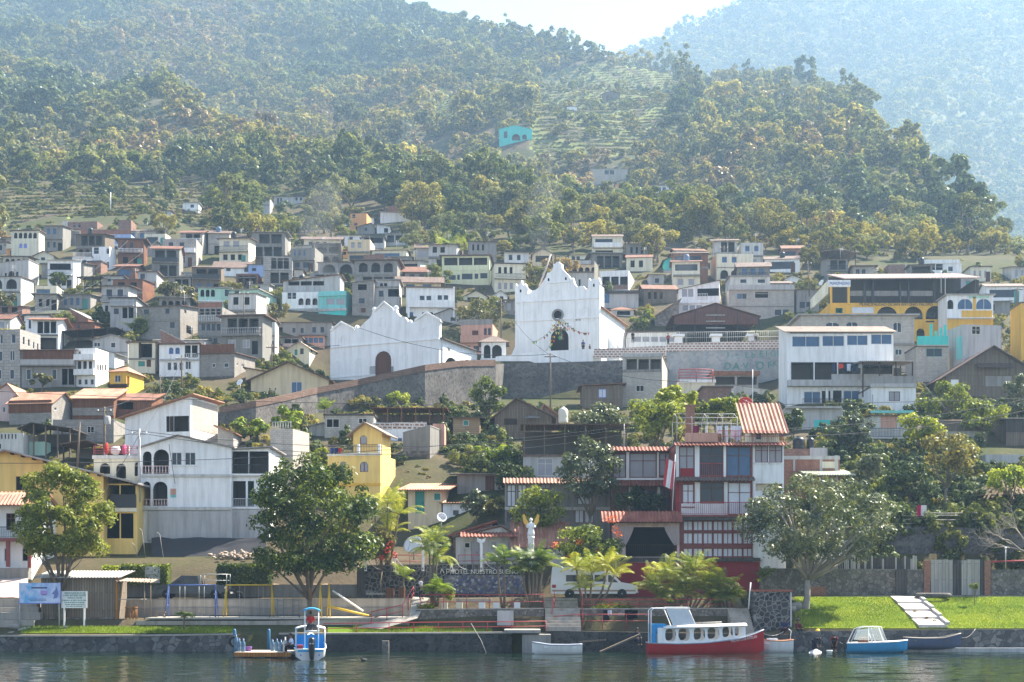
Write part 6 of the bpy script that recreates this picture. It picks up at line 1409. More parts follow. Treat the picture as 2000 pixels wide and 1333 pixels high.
def gn_scatter(name, P_, kind='stuff'):
 me = bpy.data.meshes.new(name); me.from_pydata([p[:3] for p in P_], [], [])
 for nm,typ,vals in (('idx','INT',[p[3] for p in P_]),('scl','FLOAT',[p[4] for p in P_]),('rot','FLOAT',[p[5] for p in P_])):
  at = me.attributes.new(nm, typ, 'POINT'); at.data.foreach_set('value', vals)
 o = bpy.data.objects.new(name, me); COL.objects.link(o); tag(o, kind=kind)
 g=bpy.data.node_groups.new(name + '_nodes','GeometryNodeTree'); g.interface.new_socket('Geometry',in_out='INPUT',socket_type='NodeSocketGeometry'); g.interface.new_socket('Geometry',in_out='OUTPUT',socket_type='NodeSocketGeometry')
 gi,go=g.nodes.new('NodeGroupInput'),g.nodes.new('NodeGroupOutput'); ci=g.nodes.new('GeometryNodeCollectionInfo'); ci.inputs['Collection'].default_value=lib
 ci.inputs['Separate Children'].default_value = True; ci.inputs['Reset Children'].default_value = True
 ip = g.nodes.new('GeometryNodeInstanceOnPoints'); ip.inputs['Pick Instance'].default_value = True
 def at(nm, typ):
  n_=g.nodes.new('GeometryNodeInputNamedAttribute'); n_.data_type=typ; n_.inputs['Name'].default_value=nm; return n_.outputs['Attribute']
 cx = g.nodes.new('ShaderNodeCombineXYZ'); g.links.new(at('rot', 'FLOAT'), cx.inputs[2])
 er = g.nodes.new('FunctionNodeEulerToRotation'); g.links.new(cx.outputs[0], er.inputs[0])
 g.links.new(gi.outputs[0],ip.inputs['Points']); g.links.new(ci.outputs[0],ip.inputs['Instance']); g.links.new(at('idx','INT'),ip.inputs['Instance Index']); g.links.new(er.outputs[0],ip.inputs['Rotation']); sw=g.nodes.new('FunctionNodeRandomValue'); sw.data_type = 'FLOAT_VECTOR'; sw.inputs[0].default_value=(.75,.75,.7); sw.inputs[1].default_value=(1.3,1.3,1.3); vm=g.nodes.new('ShaderNodeVectorMath'); vm.operation = 'MULTIPLY'; g.links.new(sw.outputs[0],vm.inputs[0]); g.links.new(at('scl','FLOAT'),vm.inputs[1]); g.links.new(vm.outputs[0],ip.inputs['Scale']); g.links.new(ip.outputs[0],go.inputs[0])
 md = o.modifiers.new('scatter', 'NODES'); md.node_group = g; return o
gn_scatter('hillside_forest', pts[285:])
mp = []; cells = {}
for _ in range(16000):
 px=rg.uniform(1220,2080); d=math.sqrt(rg.uniform(1180 ** 2,2110 ** 2)); x=(px-1000)*d/F; g=(int(x // 10),int(d // 10))
 if any((x-a) ** 2+(d-b) ** 2 < 80 for i in (-1,0,1) for j in (-1,0,1) for a,b in cells.get((g[0]+i,g[1]+j),())): continue
 cells.setdefault(g,[]).append((x,d)); mp.append((x,d,mount(px,d)-.5,rg.choice((0,1,2,3,4,5,6,8,9,12)),rg.uniform(1.2,2.2),rg.uniform(0,6.28)))
gn_scatter('mountain_forest', mp)
un = []
for _ in range(9000):
 d = math.sqrt(rg.uniform(255 ** 2, 1200 ** 2)); px = rg.uniform(-60, 2060)
 if d > ridge_ds(px) or (terrace(px, d) and rg.random() > .1) or not free(px, d, 2, 2): continue
 un.append(((px-1000)*d/F,d,ground(px,d)-1.0-.2,rg.choice((0,2,3,5,10,11,12,13)),rg.uniform(.16,.34)*(1+d/900),rg.uniform(0,6.28)))
gn_scatter('hillside_undergrowth', un)
un = []
for a_, b_, c_, e_, h in TERR:
 for px in steps(a_, b_, 2.2 if e_ < 500 else 1.6):
  l_ = None; d = c_
  while d < e_:
   if terrace(px, d) and d < ridge_ds(px) - 10:
    x = (px - 1000) * d / F; z0 = ground(px, d); z1 = ground(px, d + 1.2)
    st_ = z1 - z0 > h * .22
    if l_ and not st_ and rg.random() < .75: un.append((x,d,z1-4.1*.1,rg.choice((0,1,12,13,2)),rg.uniform(.07,.15),rg.uniform(0,6.28)))
    l_ = st_
   d += 1.2
gn_scatter('terrace_undergrowth', un)
un = []
for _ in range(17000):
 d = math.sqrt(rg.uniform(129 ** 2, 300 ** 2)); px = rg.uniform(-60, 2060)
 if not free(px,d,1,0) or (HC+1150*0 and 0) or (px < 1560 and d < 140) or (204 < d < 262 and 600 < px < 1545): continue
 if noise.noise(Vector((px * .02, d * .06, 6))) < -.15 and not px > 1600: continue
 big = (px > 1600 and d < 190) or (860 < px < 1020 and 150 < d < 185)
 q = rg.uniform(.2, .42) if big else rg.choice((.1, .13, .17, .22, .3))
 un.append(((px-1000)*d/F,d,ground(px,d)-3.4*q,rg.choice((0,1,4,5,4,5,12,0)) if big else rg.choice((0,2,3,5,10,11,12,13)),q,rg.uniform(0,6.28)))
gn_scatter('town_undergrowth', un)
HL=[(o.location.copy(),o['label']) for o in COL.objects if o.type == 'EMPTY' and o.get('category') == 'house' and o.get('label')]
n = 0; used = {}; cells = []
for _ in range(6000):
 if n >= 150: break
 d = math.sqrt(rg.uniform(136 ** 2, 285 ** 2)); px = rg.uniform(-20, 2020)
 if not free(px, d, 5, 3) or (204 < d < 262 and 600 < px < 1545): continue
 x = (px - 1000) * d / F
 if any((x - a) ** 2 + (d - b) ** 2 < 9 for a, b in cells): continue
 p = Vector((x, d, ground(px, d))); nb = sorted(HL, key=lambda h: (h[0] - p).length)[:6]
 lb = None
 for h in nb:
  ww = h[1].split()
  cand = 'low bush below the ' + h[1] if len(ww) <= 12 else None
  if cand and used.get(cand, 0) < 1: lb = cand; break
 if not lb or (nb[0][0] - p).length > 26: continue
 used[lb] = 1; cells.append((x, d)); kn, cr, tk = PROTO[rg.choice((0, 1, 2, 3, 4, 12, 13, 0, 1))]
 c=cr.copy(); COL.objects.link(c); c.name = 'garden_bush'; s=rg.uniform(.22,.5)*(1 if d < 220 else 1.15)
 c.location=p-Vector((0,0,2.2*s)); c.rotation_euler.z=rg.uniform(0,6.28); c.scale=(s,s,s); tag(c,lb,'bush','bushes between the houses'); n += 1
def slab(name, label, x0, x1, yt, yb, d, dep, mat, cat, group=None, bev=0, rz=0):
 k=d/F; c=P((x0+x1)/2,yb,d); w_=(x1-x0)*k/2; o=MB().box(-w_,w_,0,dep,0,(yb-yt)*k).build(name,mat,None,c,rz); return tag(o,label,cat,group)
wall_line('long stone quay wall at the left shore',[(-60,1244,1300,114.8),(230,1244,1300,114.8),(455,1241,1300,114.8)],'quaystone',.6,'quay wall','quay_wall',cope=('paveconc',.12,.08))
wall_line('dark stone quay wall between the dock steps and the boat slip',[(545,1240,1300,114.8),(1000,1238,1300,114.8)],'darkstone',.6,'quay wall','quay_wall',cope=('paveconc',.12,.08))
wall_line('rough stone shore wall behind the red boat',[(1066,1232,1300,114.8),(1270,1236,1300,114.8),(1545,1240,1300,114.8)],'darkstone',.6,'quay wall','quay_wall')
wall_line('rounded cobble wall below the lawn',[(1545,1234,1300,115.1),(1760,1231,1300,115.1),(2060,1229,1300,115.1)],'quaystone',.7,'quay wall','quay_wall')
slab('shore_ledge','thin concrete ledge at the waterline below the cobble wall',1770,2060,1266,1290,114.2,.9,'palegrey','ledge')
slab('shore_ledge','muddy ledge at the waterline of the left quay wall',-60,420,1276,1290,114.0,.9,'paveconc','ledge')
tag(slab('boat_slip','pale concrete boat slip with a dark slot under its deck',1020,1076,1240,1296,113,2,'grey','boat slip'))
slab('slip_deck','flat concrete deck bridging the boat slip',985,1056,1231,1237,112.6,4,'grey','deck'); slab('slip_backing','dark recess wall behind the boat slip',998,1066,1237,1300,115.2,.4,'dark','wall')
slab('mooring_block','stubby stone mooring block standing in the water',746,759,1252,1300,112.5,.55,'rubble','mooring block')
st = empty('quay_steps', P(500, 1300, 114.4), 0, 'dark concrete steps leading down to the dock', 'steps')
k = 114.4 / F
for i in range(7): MB().box(-46*k,46*k,.38*i,.38*(i+1) if i < 6 else 3,-1,lerp(20,62,i/6)*k).build('step','concrete',st)
wall_line('long low concrete platform face at the playground',[(265,1213,1240,117.8),(520,1213,1240,117.8),(800,1208,1236,117.8)],'paveconc',.3,'platform wall','platform_wall')
tag(MB().box(-20.2,0,0,5.0,0,.13).build('playground_paving',m_plaster('pale_paving',(.48,.44,.38),.5),None,P(800,1210,117.7)+Vector((0,0,0))),kind='structure')
wall_line('two-toned concrete wall behind the playground',[(225,1172,1210,122.9),(520,1171,1210,122.9),(800,1170,1210,122.9)],'paveconc',.3,'retaining wall',cope=('concrete',.06,.05))
wall_line('dark lower course of the wall behind the playground',[(225,1188,1212,122.75),(800,1187,1212,122.75)],'concrete',.12,'retaining wall')
wall_line('grey rendered wall behind the truck',[(232,1140,1172,127.6),(430,1142,1172,127.6),(700,1142,1172,127.6)],'concrete',.3,'retaining wall')
wall_line('dark metal sheet fence left of the hotel stone wall',[(697,1108,1168,127),(713,1108,1168,127)],'tindark',.1,'fence','sheet_fence')
wall_line('hotel stone wall carrying the hotel name',[(712,1106,1170,127.3),(870,1104,1170,127.3),(1026,1102,1170,127.3)],'mortarstone',.5,cope=('concrete',.08,.03))
mur=wall_line('painted mural panel of blue figures on the hotel stone wall',[(868,1124,1160,127.1),(1024,1124,1160,127.1)],'paveconc',.12,'mural','mural_panel')
t=NT('blue_mural'); co,wv=t.wallvec(); v=t.n('ShaderNodeTexVoronoi'); v.inputs['Scale'].default_value=5.5; t.l(wv,v.inputs['Vector']); sp_=t.n('ShaderNodeSeparateColor'); t.l(v.outputs['Color'],sp_.inputs[0])
t.bsdf(t.ramp(sp_.outputs[0],[(.0,(.06,.075,.16)),(.3,(.13,.12,.13)),(.5,(.24,.21,.20)),(.65,(.08,.10,.22)),(.8,(.16,.15,.15)),(.93,(.42,.41,.40)),(1,(.10,.17,.18))]),.9); mur.data.materials[0]=t.m
hw=empty('hotel_name',P(946,1117.5,127.2),0,'pale letters spelling the hotel name on the stone wall','lettering')
text('HOTEL NUESTRO SUEÑO',.52,m_flat('pale_letter',(.70,.68,.62),.8),hw,(0,-.03,0),width=5.6,th=.04)
tb = MB(); k = 127.2 / F
for a_,b_ in (((-86,2),(-83,-6)),((-83,-6),(-79,2)),((-74,4),(-74,-5)),((-74,-5),(-68,-5)),((-68,-5),(-69,0)),((-69,0),(-74,0)),((-62,4),(-60,-6)),((-60,-6),(-56,0))):
 tb.beam((a_[0] * k, -.03, -a_[1] * k), (b_[0] * k, -.03, -b_[1] * k), .05)
tb.build('emblem', m_flat('pale_letter', (.5, .5, .5)), hw)
for i, (x, yt_) in enumerate(((714, 1088), (771, 1090), (826, 1065), (882, 1100), (940, 1062))):
 c=P(x,1116,126.9); k=126.9/F; h=(1116-yt_)*k; rt=empty('white_post',c,0,['white post nearest the dark metal fence','white post left of the big satellite dish','white post right of the big satellite dish','short white post left of the winged post','white post topped by spread white wings'][i],'post','white posts on the hotel wall')
 MB().box(-.09,.09,-.09,.09,0,h).build('shaft','whitepaint',rt); MB().box(-.05,.05,-.1,-.091,.12,.3).build('keyhole','iron',rt)
 if i == 4:
  wg = MB()
  for s in (-1,1): wg.add([(0,0,h+.0),(s*.3,0,h+.12),(s*.36,0,h+.5),(s*.12,0,h+.34),(0,.06,h+.3)],[(0,1,2,3,4)]); wg.add([(0,.08,h),(s*.3,.08,h+.12),(s*.36,.05,h+.5),(s*.12,.08,h+.34)],[(0,1,2,3)])
  wg.box(-.12, .12, -.1, .1, h, h + .3); wg.build('wings', 'whitepaint', rt)
 if i > 2 or i < 2:
  s=1; gb=MB(); gb.tube([(s*.1+s*1.1*j/8,0,.15+.9*(1-math.sin(math.pi*min(.5,j/16+.0)))) for j in range(9)],.035,5); gb.build('garland_bar','palegrey',rt)
railing('red rail in front of the low hotel cottage',[(895,1108,128.6),(1010,1106,128.6)],1.0,'redrail',1.2,1,.03)
railing('short red rail behind the big satellite dish',[(775,1108,128.2),(826,1108,128.2)],1.0,'redrail',1.2,1,.03)
dish('big white mesh satellite dish beside the hotel wall',808,1066,19,126.4,'whitepaint',-25,30); dish('pale satellite dish on the hotel cottage roof',862,1012,10,138,'whitepaint',20,25); dish('small white dish on the wall of the block house',469,748,7,196,'whitepaint',-30,30); dish('white dish beside the town hall stairs',1605,553,6,239,'whitepaint',-60,20)
ag=empty('angel_statue',P(1037,1105,127.4),0,'golden winged angel statue on a white pillar','statue'); k=127.4/F; gold=m_flat('gold_paint',(.62,.36,.06),.4,.5,.3)
MB().lathe([(.34,-.5),(.34,0),(.26,.1),(.25,2.2),(.3,2.3),(.3,2.4)],14).build('pillar','whitepaint',ag)
bd=MB(); bd.lathe([(.28,2.4),(.3,2.7),(.22,3.1),(.27,3.35),(.16,3.55),(.08,3.62)],12); bd.ball((0,0,3.78),.14,.14,.17)
for s in (-1,1): bd.tube([(s*.22,0,3.45),(s*.36,-.12,3.2),(s*.18,-.3,3.15)],[.08,.06,.05],6)
bd.build('figure', 'whitepaint', ag); wg = MB()
for s in (-1, 1):
 pr=[(.08,3.35),(.3,3.75),(.55,4.3),(.72,4.15),(.62,3.6),(.4,3.2),(.15,3.0)]; wg.prism([(s*x,z) for x,z in (pr if s < 0 else pr[::-1])],.1,.2)
wg.build('wings', gold, ag)
wall_line('pinkish stone terrace wall under the clipped bush',[(812,1192,1232,118.2),(1062,1190,1232,118.2)],'rubble',.4,cope=('paveconc',.08,.06))
wall_line('grey stone terrace wall behind the drying clothes',[(1130,1191,1234,118.2),(1300,1190,1234,118.2),(1432,1190,1234,118.2)],'rubble',.4,cope=('paveconc',.08,.06))
slab('pump_box','pale painted concrete box set in the terrace wall',971,1003,1193,1222,117.6,.5,'palegrey','box')
rp = MB(); A, B_, C_, D_ = P(690, 1226, 117.0), P(800, 1203, 117.3), P(806, 1166, 121), P(838, 1168, 121)
A2, B2 = P(745, 1229, 116.2), P(815, 1208, 116.6)
tag(MB().add([A,A2,B2,B_,D_,C_],[(0,1,2,3),(3,2,4,5)]).build('walkway','paveconc'),kind='structure')
railing('red handrail along the lower shore walk',[(632,1238,115.6),(760,1236,115.6),(1000,1234,115.6),(1066,1233,115.6)],.75,'redrail',2.0,1,.03)
railing('red handrail climbing the sloping walkway',[(725,1220,117.5),(786,1206,117.9),(808,1170,121.2)],.95,'redrail',1.5,1,.035)
railing('red handrail on the terrace edge beside the clipped bush',[(822,1190,118.5),(1000,1190,118.5),(1062,1189,118.5)],1.1,'redrail',1.9,1,.035)
railing('red handrail above the drying clothes',[(1136,1191,118.5),(1300,1190,118.5),(1430,1190,118.5)],.75,'redrail',2.0,1,.03)
railing('red handrail on the lower walk in front of the terrace steps',[(1082,1230,117),(1130,1226,117.2),(1270,1226,116.6)],1.0,'redrail',1.6,1,.03)
railing('low dark rail along the platform edge',[(322,1213,118.2),(362,1213,118.2)],.4,'iron',1.3,0,.03); railing('low dark rail in front of the yellow swing',[(410,1213,118.2),(585,1212,118.2)],.4,'iron',2.4,0,.03)
for lb,x0,x1,fl_ in (('pale steps rising to the van between two red rails',1066,1135,((1230,1189,7,115.7,118.5),(1189,1169,4,120.9,122.7))),('narrow steps climbing beside the stone gate pillar',1432,1474,((1240,1189,9,115.2,118.5),(1189,1168,4,120.9,122.7)))):
 c=P((x0+x1)/2,fl_[0][0],fl_[0][3]); rt=empty('terrace_steps',c,0,lb,'steps'); w_=(x1-x0)*c.y/F/2
 for y0, y1, n_, d0, d1 in fl_:
  dd = (d1 - d0) / n_; za, zb_ = P(0, y0, d0).z - c.z, P(0, y1, d1).z - c.z
  for i in range(n_): MB().box(-w_,w_,d0-c.y+dd*i,d0-c.y+dd*(i+1)+.02,-1.5,lerp(za,zb_,(i+1)/n_)+.02).build('step','paveconc',rt)
railing('red rail on the left of the pale van steps',[(1078,1224,117.4),(1083,1180,121)],1.0,'redrail',1.5,1,.035); railing('red rail on the right of the pale van steps',[(1138,1224,117.4),(1137,1180,121)],1.0,'redrail',1.5,1,.035)
for i, x in enumerate((868, 897, 941, 969, 1010)):
 slab('garden_stool',['stubby cream stool under the clipped bush','stubby cream stool right of the clipped bush','stubby white block on the terrace, third from the clipped bush','stubby white block left of the palm trunks','stone bench end beside the palm trunks'][i],x-6,x+6,1176,1190,119.6,.5,'palecream' if i < 2 else 'white','seat','garden seats on the terrace')
slab('plank_bench','long pale bench on the terrace behind the stools',890,960,1170,1176,121,.5,'paveconc','bench')
bn=empty('round_table_set',P(762,1168,125),0,'brown table and stools below the hotel stone wall','table set'); MB().box(-.35,.3,-.3,.3,0,.8).build('stool','rustwood',bn); MB().box(.7,1.2,-.3,.3,0,.85).build('stool','rustwood',bn); MB().box(-1.9,-.5,-.4,.4,.25,.4).build('bench','palewood',bn)
gp=empty('gate_pillar',P(1508,1240,116.8),0,'thick stone and mortar pillar wall beside the narrow steps','wall'); k=116.8/F
MB().box(-36*k,36*k,0,3.5,-1.4,84*k).build('wall','mortarstone',gp); MB().box(-39*k,40*k,-.12,3.6,84*k,88*k).build('coping','tile',gp); MB().box(36.1*k,38*k,.02,3.4,-1.4,83*k).build('white_side','white',gp)
tag(MB().tube([P(1462,1190,117.2),P(1466,1138,117.2)],.05,8).build('white_pole','whitepaint'),'white pole at the top of the narrow steps','pole')
wall_line('honey-grey stone garden wall behind the lawn',[(1485,1112,1172,126.3),(1550,1112,1170,126.6),(1805,1114,1170,126.7)],'rubble',.4,cope=('concrete',.06,.03)); wall_line('honey-grey stone garden wall right of the plank gate',[(1936,1113,1170,126.7),(2060,1112,1170,126.7)],'rubble',.4)
wall_line('tall dark stone retaining wall at right below the rail fence',[(1722,1028,1110,130.7),(2060,1034,1110,130.7)],'stone',.6)
wall_line('low kerb at the head of the lawn',[(1545,1165,1175,125.6),(1760,1163,1173,125.6),(2060,1164,1173,125.6)],'concrete',.3,'kerb','lawn_kerb')
g_=empty('plank_gate',P(1868,1165,126.6),0,'wide gate of pale and dark vertical planks between brick pillars','gate'); k=126.6/F
xs = [1818, 1830, 1841, 1852, 1861, 1869, 1878, 1888, 1900, 1914, 1922]
for i in range(len(xs)-1): MB().box((xs[i]-1868)*k+.012,(xs[i+1]-1868)*k-.012,0,.06,-.1,(72-random.uniform(0,2))*k).build('plank','greywood' if i in (4,5,9) else 'palewood',g_)
MB().box(-52 * k, 54 * k, .061, .12, 60 * k, 63 * k).build('crossbar', 'greywood', g_)
for x,lb in ((1811,'red brick pillar left of the plank gate'),(1929,'red brick pillar right of the plank gate')): slab('brick_pillar',lb,x-6,x+6,1096,1166,126.5,.5,'brick','pillar','brick gate pillars')
pf=empty('plank_fence',P(1620,1118,126.8),0,'ragged grey plank fence on top of the stone garden wall','fence'); rg=random.Random(4); k=126.8/F
for i in range(40): x=i*4.3*k; MB().box(x,x+3.7*k,.1,.14,-.2,rg.uniform(26,34)*k).build('plank','greywood' if rg.random() < .6 else 'palewood',pf)
slab('dark_plank_door','dark plank door in the stone garden wall',1750,1772,1112,1166,126.5,.15,'greywood','door'); slab('garden_shed_door','red brick base beside the forked tree',1582,1614,1146,1166,126.2,.3,'brick','wall')
tag(MB().tube([P(1925,1098,127),P(2050,1094,127)],.07,8).build('pipe_rail','redrail'),'thick red pipe rail right of the plank gate','rail')
lp=empty('garden_lamp',P(1964,1112,126.8),0,'slim grey garden lamp with a white globe','lamp'); MB().tube([(0,0,0),(0,0,1.65)],.045,8).build('post','greymetal',lp); MB().ball((0,0,1.75),.1).build('globe','whitepaint',lp)
rf_=empty('rail_fence',P(1718,1028,131.2),0,'rustic pole fence with four rails above the tall stone wall','fence'); k=131.2/F
for x in (20,72,104,158,188): MB().box(x*k-.04,x*k+.04,0,.08,-.4,30*k).build('post','wood',rf_)
for z_,o in ((26,1),(20,-1),(13,1),(5,2)): MB().tube([(0,-.05,(z_-o)*k),(70*k,-.05,(z_+o*.4)*k),(130*k,-.05,(z_-o)*k),(190*k,-.05,z_*k)],.035,6).build('rail','palewood',rf_)
laundry('* draped over the rustic pole fence',[(1795,8,22,'b02a58','pink towel'),(1804,12,22,'d8d0cc','white towel')],987,131)
laundry('* drying on the red handrail',[(1184,12,20,'20242c','black shirt'),(1191,8,10,'d0d4dc','white and blue shirt'),(1233,26,17,'101014','black trousers')],1192,117.9)
def lawn(name, pxs, ds, dz=.05):
 o = grid(name, pxs, ds, lambda px, d: ground(px, d) + dz, LAWN); return tag(o, kind='structure')
t = NT('lawn_grass'); co = t.coords(); n1 = t.noise(co, .25, 4, .6); n2 = t.noise(co, 7, 3, .7)
LAWN=(t.bsdf(t.mix(.6,t.mix(t.ramp(n1,[(.35,(0,0,0)),(.68,(1,1,1))]),(.10,.17,.012),(.24,.26,.03)),t.mix(n2,(.45,.5,.4),(1.2,1.2,1.0)),'MULTIPLY'),.9,.1,bump=n2,bstr=.8,bdist=.1),t.m)[1]
lawn('lawn', steps(1552, 2100, 12), [115.45, 118, 121, 124, 125.5])
lawn('grass_bank',steps(40,456,12),[115.5,116.2,117,117.6]); lawn('grass_strip',steps(640,960,12),[115.5,116.5,117.6])
def blades(name, rng, n, kind='stuff', hh=.16):
 rg = random.Random(len(name)); mb = MB()
 for _ in range(n):
  px,d=rg.uniform(*rng[:2]),rg.uniform(*rng[2:]); p=Vector(((px-1000)*d/F,d,ground(px,d)+.04)); a_=rg.uniform(0,3.14); s=Vector((math.cos(a_),math.sin(a_),0))*.025; h=hh*rg.uniform(.4,1.2); q=Vector((rg.uniform(-.07,.07),rg.uniform(-.07,.07),h))
  mb.add([p - s, p + s, p + q], [(0, 1, 2)])
 return tag(mb.build(name, LEAF['grassy']()), kind=kind)
blades('lawn_grass',(1553,2080,115.5,125.4),42000,hh=.13); blades('bank_grass',(45,455,115.45,117.6),9000); blades('shore_grass',(690,960,115.5,117.6),7000,hh=.22)
lpth=empty('lawn_steps',P(1805,1232,115.5),0,'stepped pale concrete path running down the lawn','path')
o0 = lpth.location
for i in range(4):
 d0,d1=115.6+i*2.45,115.6+(i+1)*2.45; xa=lerp(1822,1764,i/4); xb=lerp(1822,1764,(i+1)/4); w0=1.05
 z=ground(1800,d0+.2)+.24; zz_=ground(1800,d1-.2)+.17; x_a,x_b=(xa-1000)*d0/F,(xb-1000)*d1/F
 mb=MB(); v=[(x_a-w0,d0,z),(x_a+w0,d0,z),(x_b+w0,d1,zz_),(x_b-w0,d1,zz_)]; v=[Vector(q)-o0 for q in v]
 mb.add(v+[q-Vector((0,0,.7)) for q in v],[(0,1,2,3),(0,4,5,1),(1,5,6,2),(3,7,4,0)]); mb.build('step',m_plaster('pale_path_concrete',(.62,.56,.52),.3),lpth)
 e=MB(); e.beam(v[1]+Vector((.1,0,.1)),v[2]+Vector((.1,0,.1)),.2,.25); e.build('edging','palegrey',lpth)
pl_=empty('planter',P(1823,1168,124.6),0,'oval stone planter ring at the head of the lawn path','planter'); ov=MB(); ov.tube([(1.3*math.cos(a_*math.pi/12),.7*math.sin(a_*math.pi/12),.2) for a_ in range(25)],.2,6); ov.build('stone_ring','stone',pl_)
for i, (x, y) in enumerate(((1787, 1180), (1795, 1196), (1810, 1215), (1825, 1188))):
 c=P(x,y+4,120-i); c.z=ground(x,120-i)+.15; tag(bushmesh('red_plant',['dark red plant beside the top of the lawn path','dark red plant beside the middle of the lawn path','dark red plant beside the foot of the lawn path','dark red plant right of the lawn path'][i],c,(.22,.22,.2),'dry',90,.12,i,'plant','red plants along the lawn path'))
rk = m_stone('field_stone', [(.25, .24, .22), (.35, .32, .29), (.42, .38, .33)], (.3, .28, .25), .8, .02)
for i,(x,y,d,r) in enumerate(((1556,1184,121,.42),(1548,1190,120.3,.3),(30,1225,117.5,.35),(45,1232,116.8,.3),(22,1238,116,.22),(55,1228,117,.18),(128,1226,117,.15),(1700,1277,113.3,.5),(1718,1276,113.4,.38),(1690,1279,113.2,.25))):
 o=MB().ball((0,0,0),r*1.3,r,r*.75,9,6,jit=.5).build('rock',rk,None,P(x,y,d)); tag(o,['larger boulder at the foot of the forked tree','smaller boulder left of the forked tree','pale boulder below the blue billboard','pale stone on the grass end by the billboard post','small stone on the left quay corner','pebble-sized rock near the billboard post','small stone under the white welcome sign','mossy rock under the blue motorboat','dark rock at the bow of the blue motorboat','small rock left of the mossy rock'][i],'rock','loose rocks along the shore')
rb = MB(); rg = random.Random(3)
for _ in range(170): rb.ball((rg.gauss(0,1.2),rg.gauss(0,.6),abs(rg.gauss(.1,.25))),rg.uniform(.08,.28),None,rg.uniform(.06,.2),6,4,jit=.4)
tag(rb.build('rubble',m_flat('building_rubble',(.42,.34,.27),.95,.1,var=.4),None,P(470,1092,135)),kind='stuff')
def patch(name, label, x0, x1, fy0, fy1, d0, d1, mat, cat, n=16, kind=None, off=.12):
 v = []
 for j in range(7):
  for i in range(n + 1):
   px=lerp(x0,x1,i/n); d=lerp(d0,d1,j/6); py=lerp(fy0,fy1,j/6); q=P(px,py,d); q += Vector((0,0,.2*noise.noise(q*.8))); v.append(tuple(q))
 f=[(j*(n+1)+i,j*(n+1)+i+1,(j+1)*(n+1)+i+1,(j+1)*(n+1)+i) for j in range(6) for i in range(n)]
 mb = MB().add(v, f); mb.sm = [True] * len(f); o = mb.build(name, mat); return tag(o, label, cat, None, kind)
patch('black_sheeting','black plastic sheeting below the large white house',296,520,1092,1050,136.5,139.6,m_flat('black_plastic',(.03,.03,.035),.5),'tarpaulin')
patch('dirt_bank',None,200,700,1150,1088,128.4,137,m_plaster('sunlit_dirt',(.36,.25,.16),.5),None,kind='structure')
patch('sunlit_lot',None,-60,55,1168,1122,123.6,130,m_plaster('pink_paving',(.50,.40,.36),.2),None,kind='structure')
for i,(x0,x1,y0,y1,d) in enumerate(((-30,75,1187,1197,120.5),(-30,78,1197,1212,119),(-30,66,1212,1228,117.6),(-30,72,1170,1182,121.5))):
 slab('concrete_slab',['second pale slab of the stack at the left edge','thick pale slab with a broken end at the left edge','lowest sunlit slab at the left edge','topmost pale slab of the stack at the left edge'][i],x0,x1,y0,y1+6,d,1.5 if i != 2 else 3,'paveconc','slab','stacked slabs at the left corner')
bb=empty('billboard',P(78,1228,117.4),0,'blue billboard on two thin posts showing a water tap scene','billboard'); k=117.4/F
for x in (-40,37): MB().tube([(x*k,.06,-.5),(x*k,.06,90*k)],.04,7).build('post','greymetal',bb)
t=NT('billboard_print'); co=t.coords(); sp_=t.n('ShaderNodeSeparateXYZ'); t.l(co,sp_.inputs[0]); n1=t.noise(co,1.2,4,.6)
m1=t.n('ShaderNodeMapRange'); m1.inputs[1].default_value = -1.5; m1.inputs[2].default_value=1.2; t.l(sp_.outputs[0],m1.inputs[0])
t.bsdf(t.mix(t.ramp(n1,[(.42,(0,0,0)),(.6,(1,1,1))]),t.mix(m1.outputs[0],(.10,.42,.74),(.38,.44,.72)),(.55,.62,.80)),.4)
MB().box(-40 * k, 40 * k, -.02, .02, 50 * k, 89 * k).build('panel', t.m, bb)
pp=MB(); pp.box(-.65,.55,-.035,-.021,78*k,81*k); pp.build('headline_bar',m_flat('dark_print',(.06,.09,.2)),bb)
cb_=MB(); cb_.lathe([(.14,0),(.24,.12),(.27,.34),(.24,.36)],14,T=Matrix.Diagonal((1,.06,1,1))); cb_.v=[(x+.32,y-.04,z+65*k) for x,y,z in cb_.v]; cb_.build('printed_cup',m_flat('lilac_print',(.42,.28,.62)),bb)
dr_=MB(); dr_.prism([(1.02,58*k),(1.32,60*k),(1.42,68*k),(1.34,77*k),(1.22,83*k),(1.2,76*k),(1.05,72*k),(.92,68*k),(1.1,66*k)],-.035,-.021); dr_.build('printed_figure',m_flat('slate_print',(.16,.20,.42)),bb)
sp2=MB(); [sp2.box(lerp(-.9,-.3,i % 2*.2),.5,-.03,-.021,(57-i*3)*k,(57.8-i*3)*k) for i in range(2)]; sp2.build('print_lines',m_flat('dark_print',(.06,.09,.2)),bb)
MB().box(-40*k,40*k,-.03,.03,48.5*k,50*k).box(-40.6*k,-40*k,-.03,.03,48.5*k,90*k).box(40*k,40.6*k,-.03,.03,48.5*k,90*k).build('frame','blueframe',bb)
ws=empty('welcome_sign',P(145,1224,117.7),0,'white welcome board with green lettering on two white posts','sign'); k=117.7/F
for x in (-20, 19): MB().box(x * k - .06, x * k + .06, .04, .12, -.5, 38 * k).build('post', 'whitepaint', ws)
MB().box(-25 * k, 25 * k, -.02, .038, 36 * k, 69 * k).build('board', 'white', ws)
gi_ = m_flat('green_sign_paint', (.06, .20, .14));
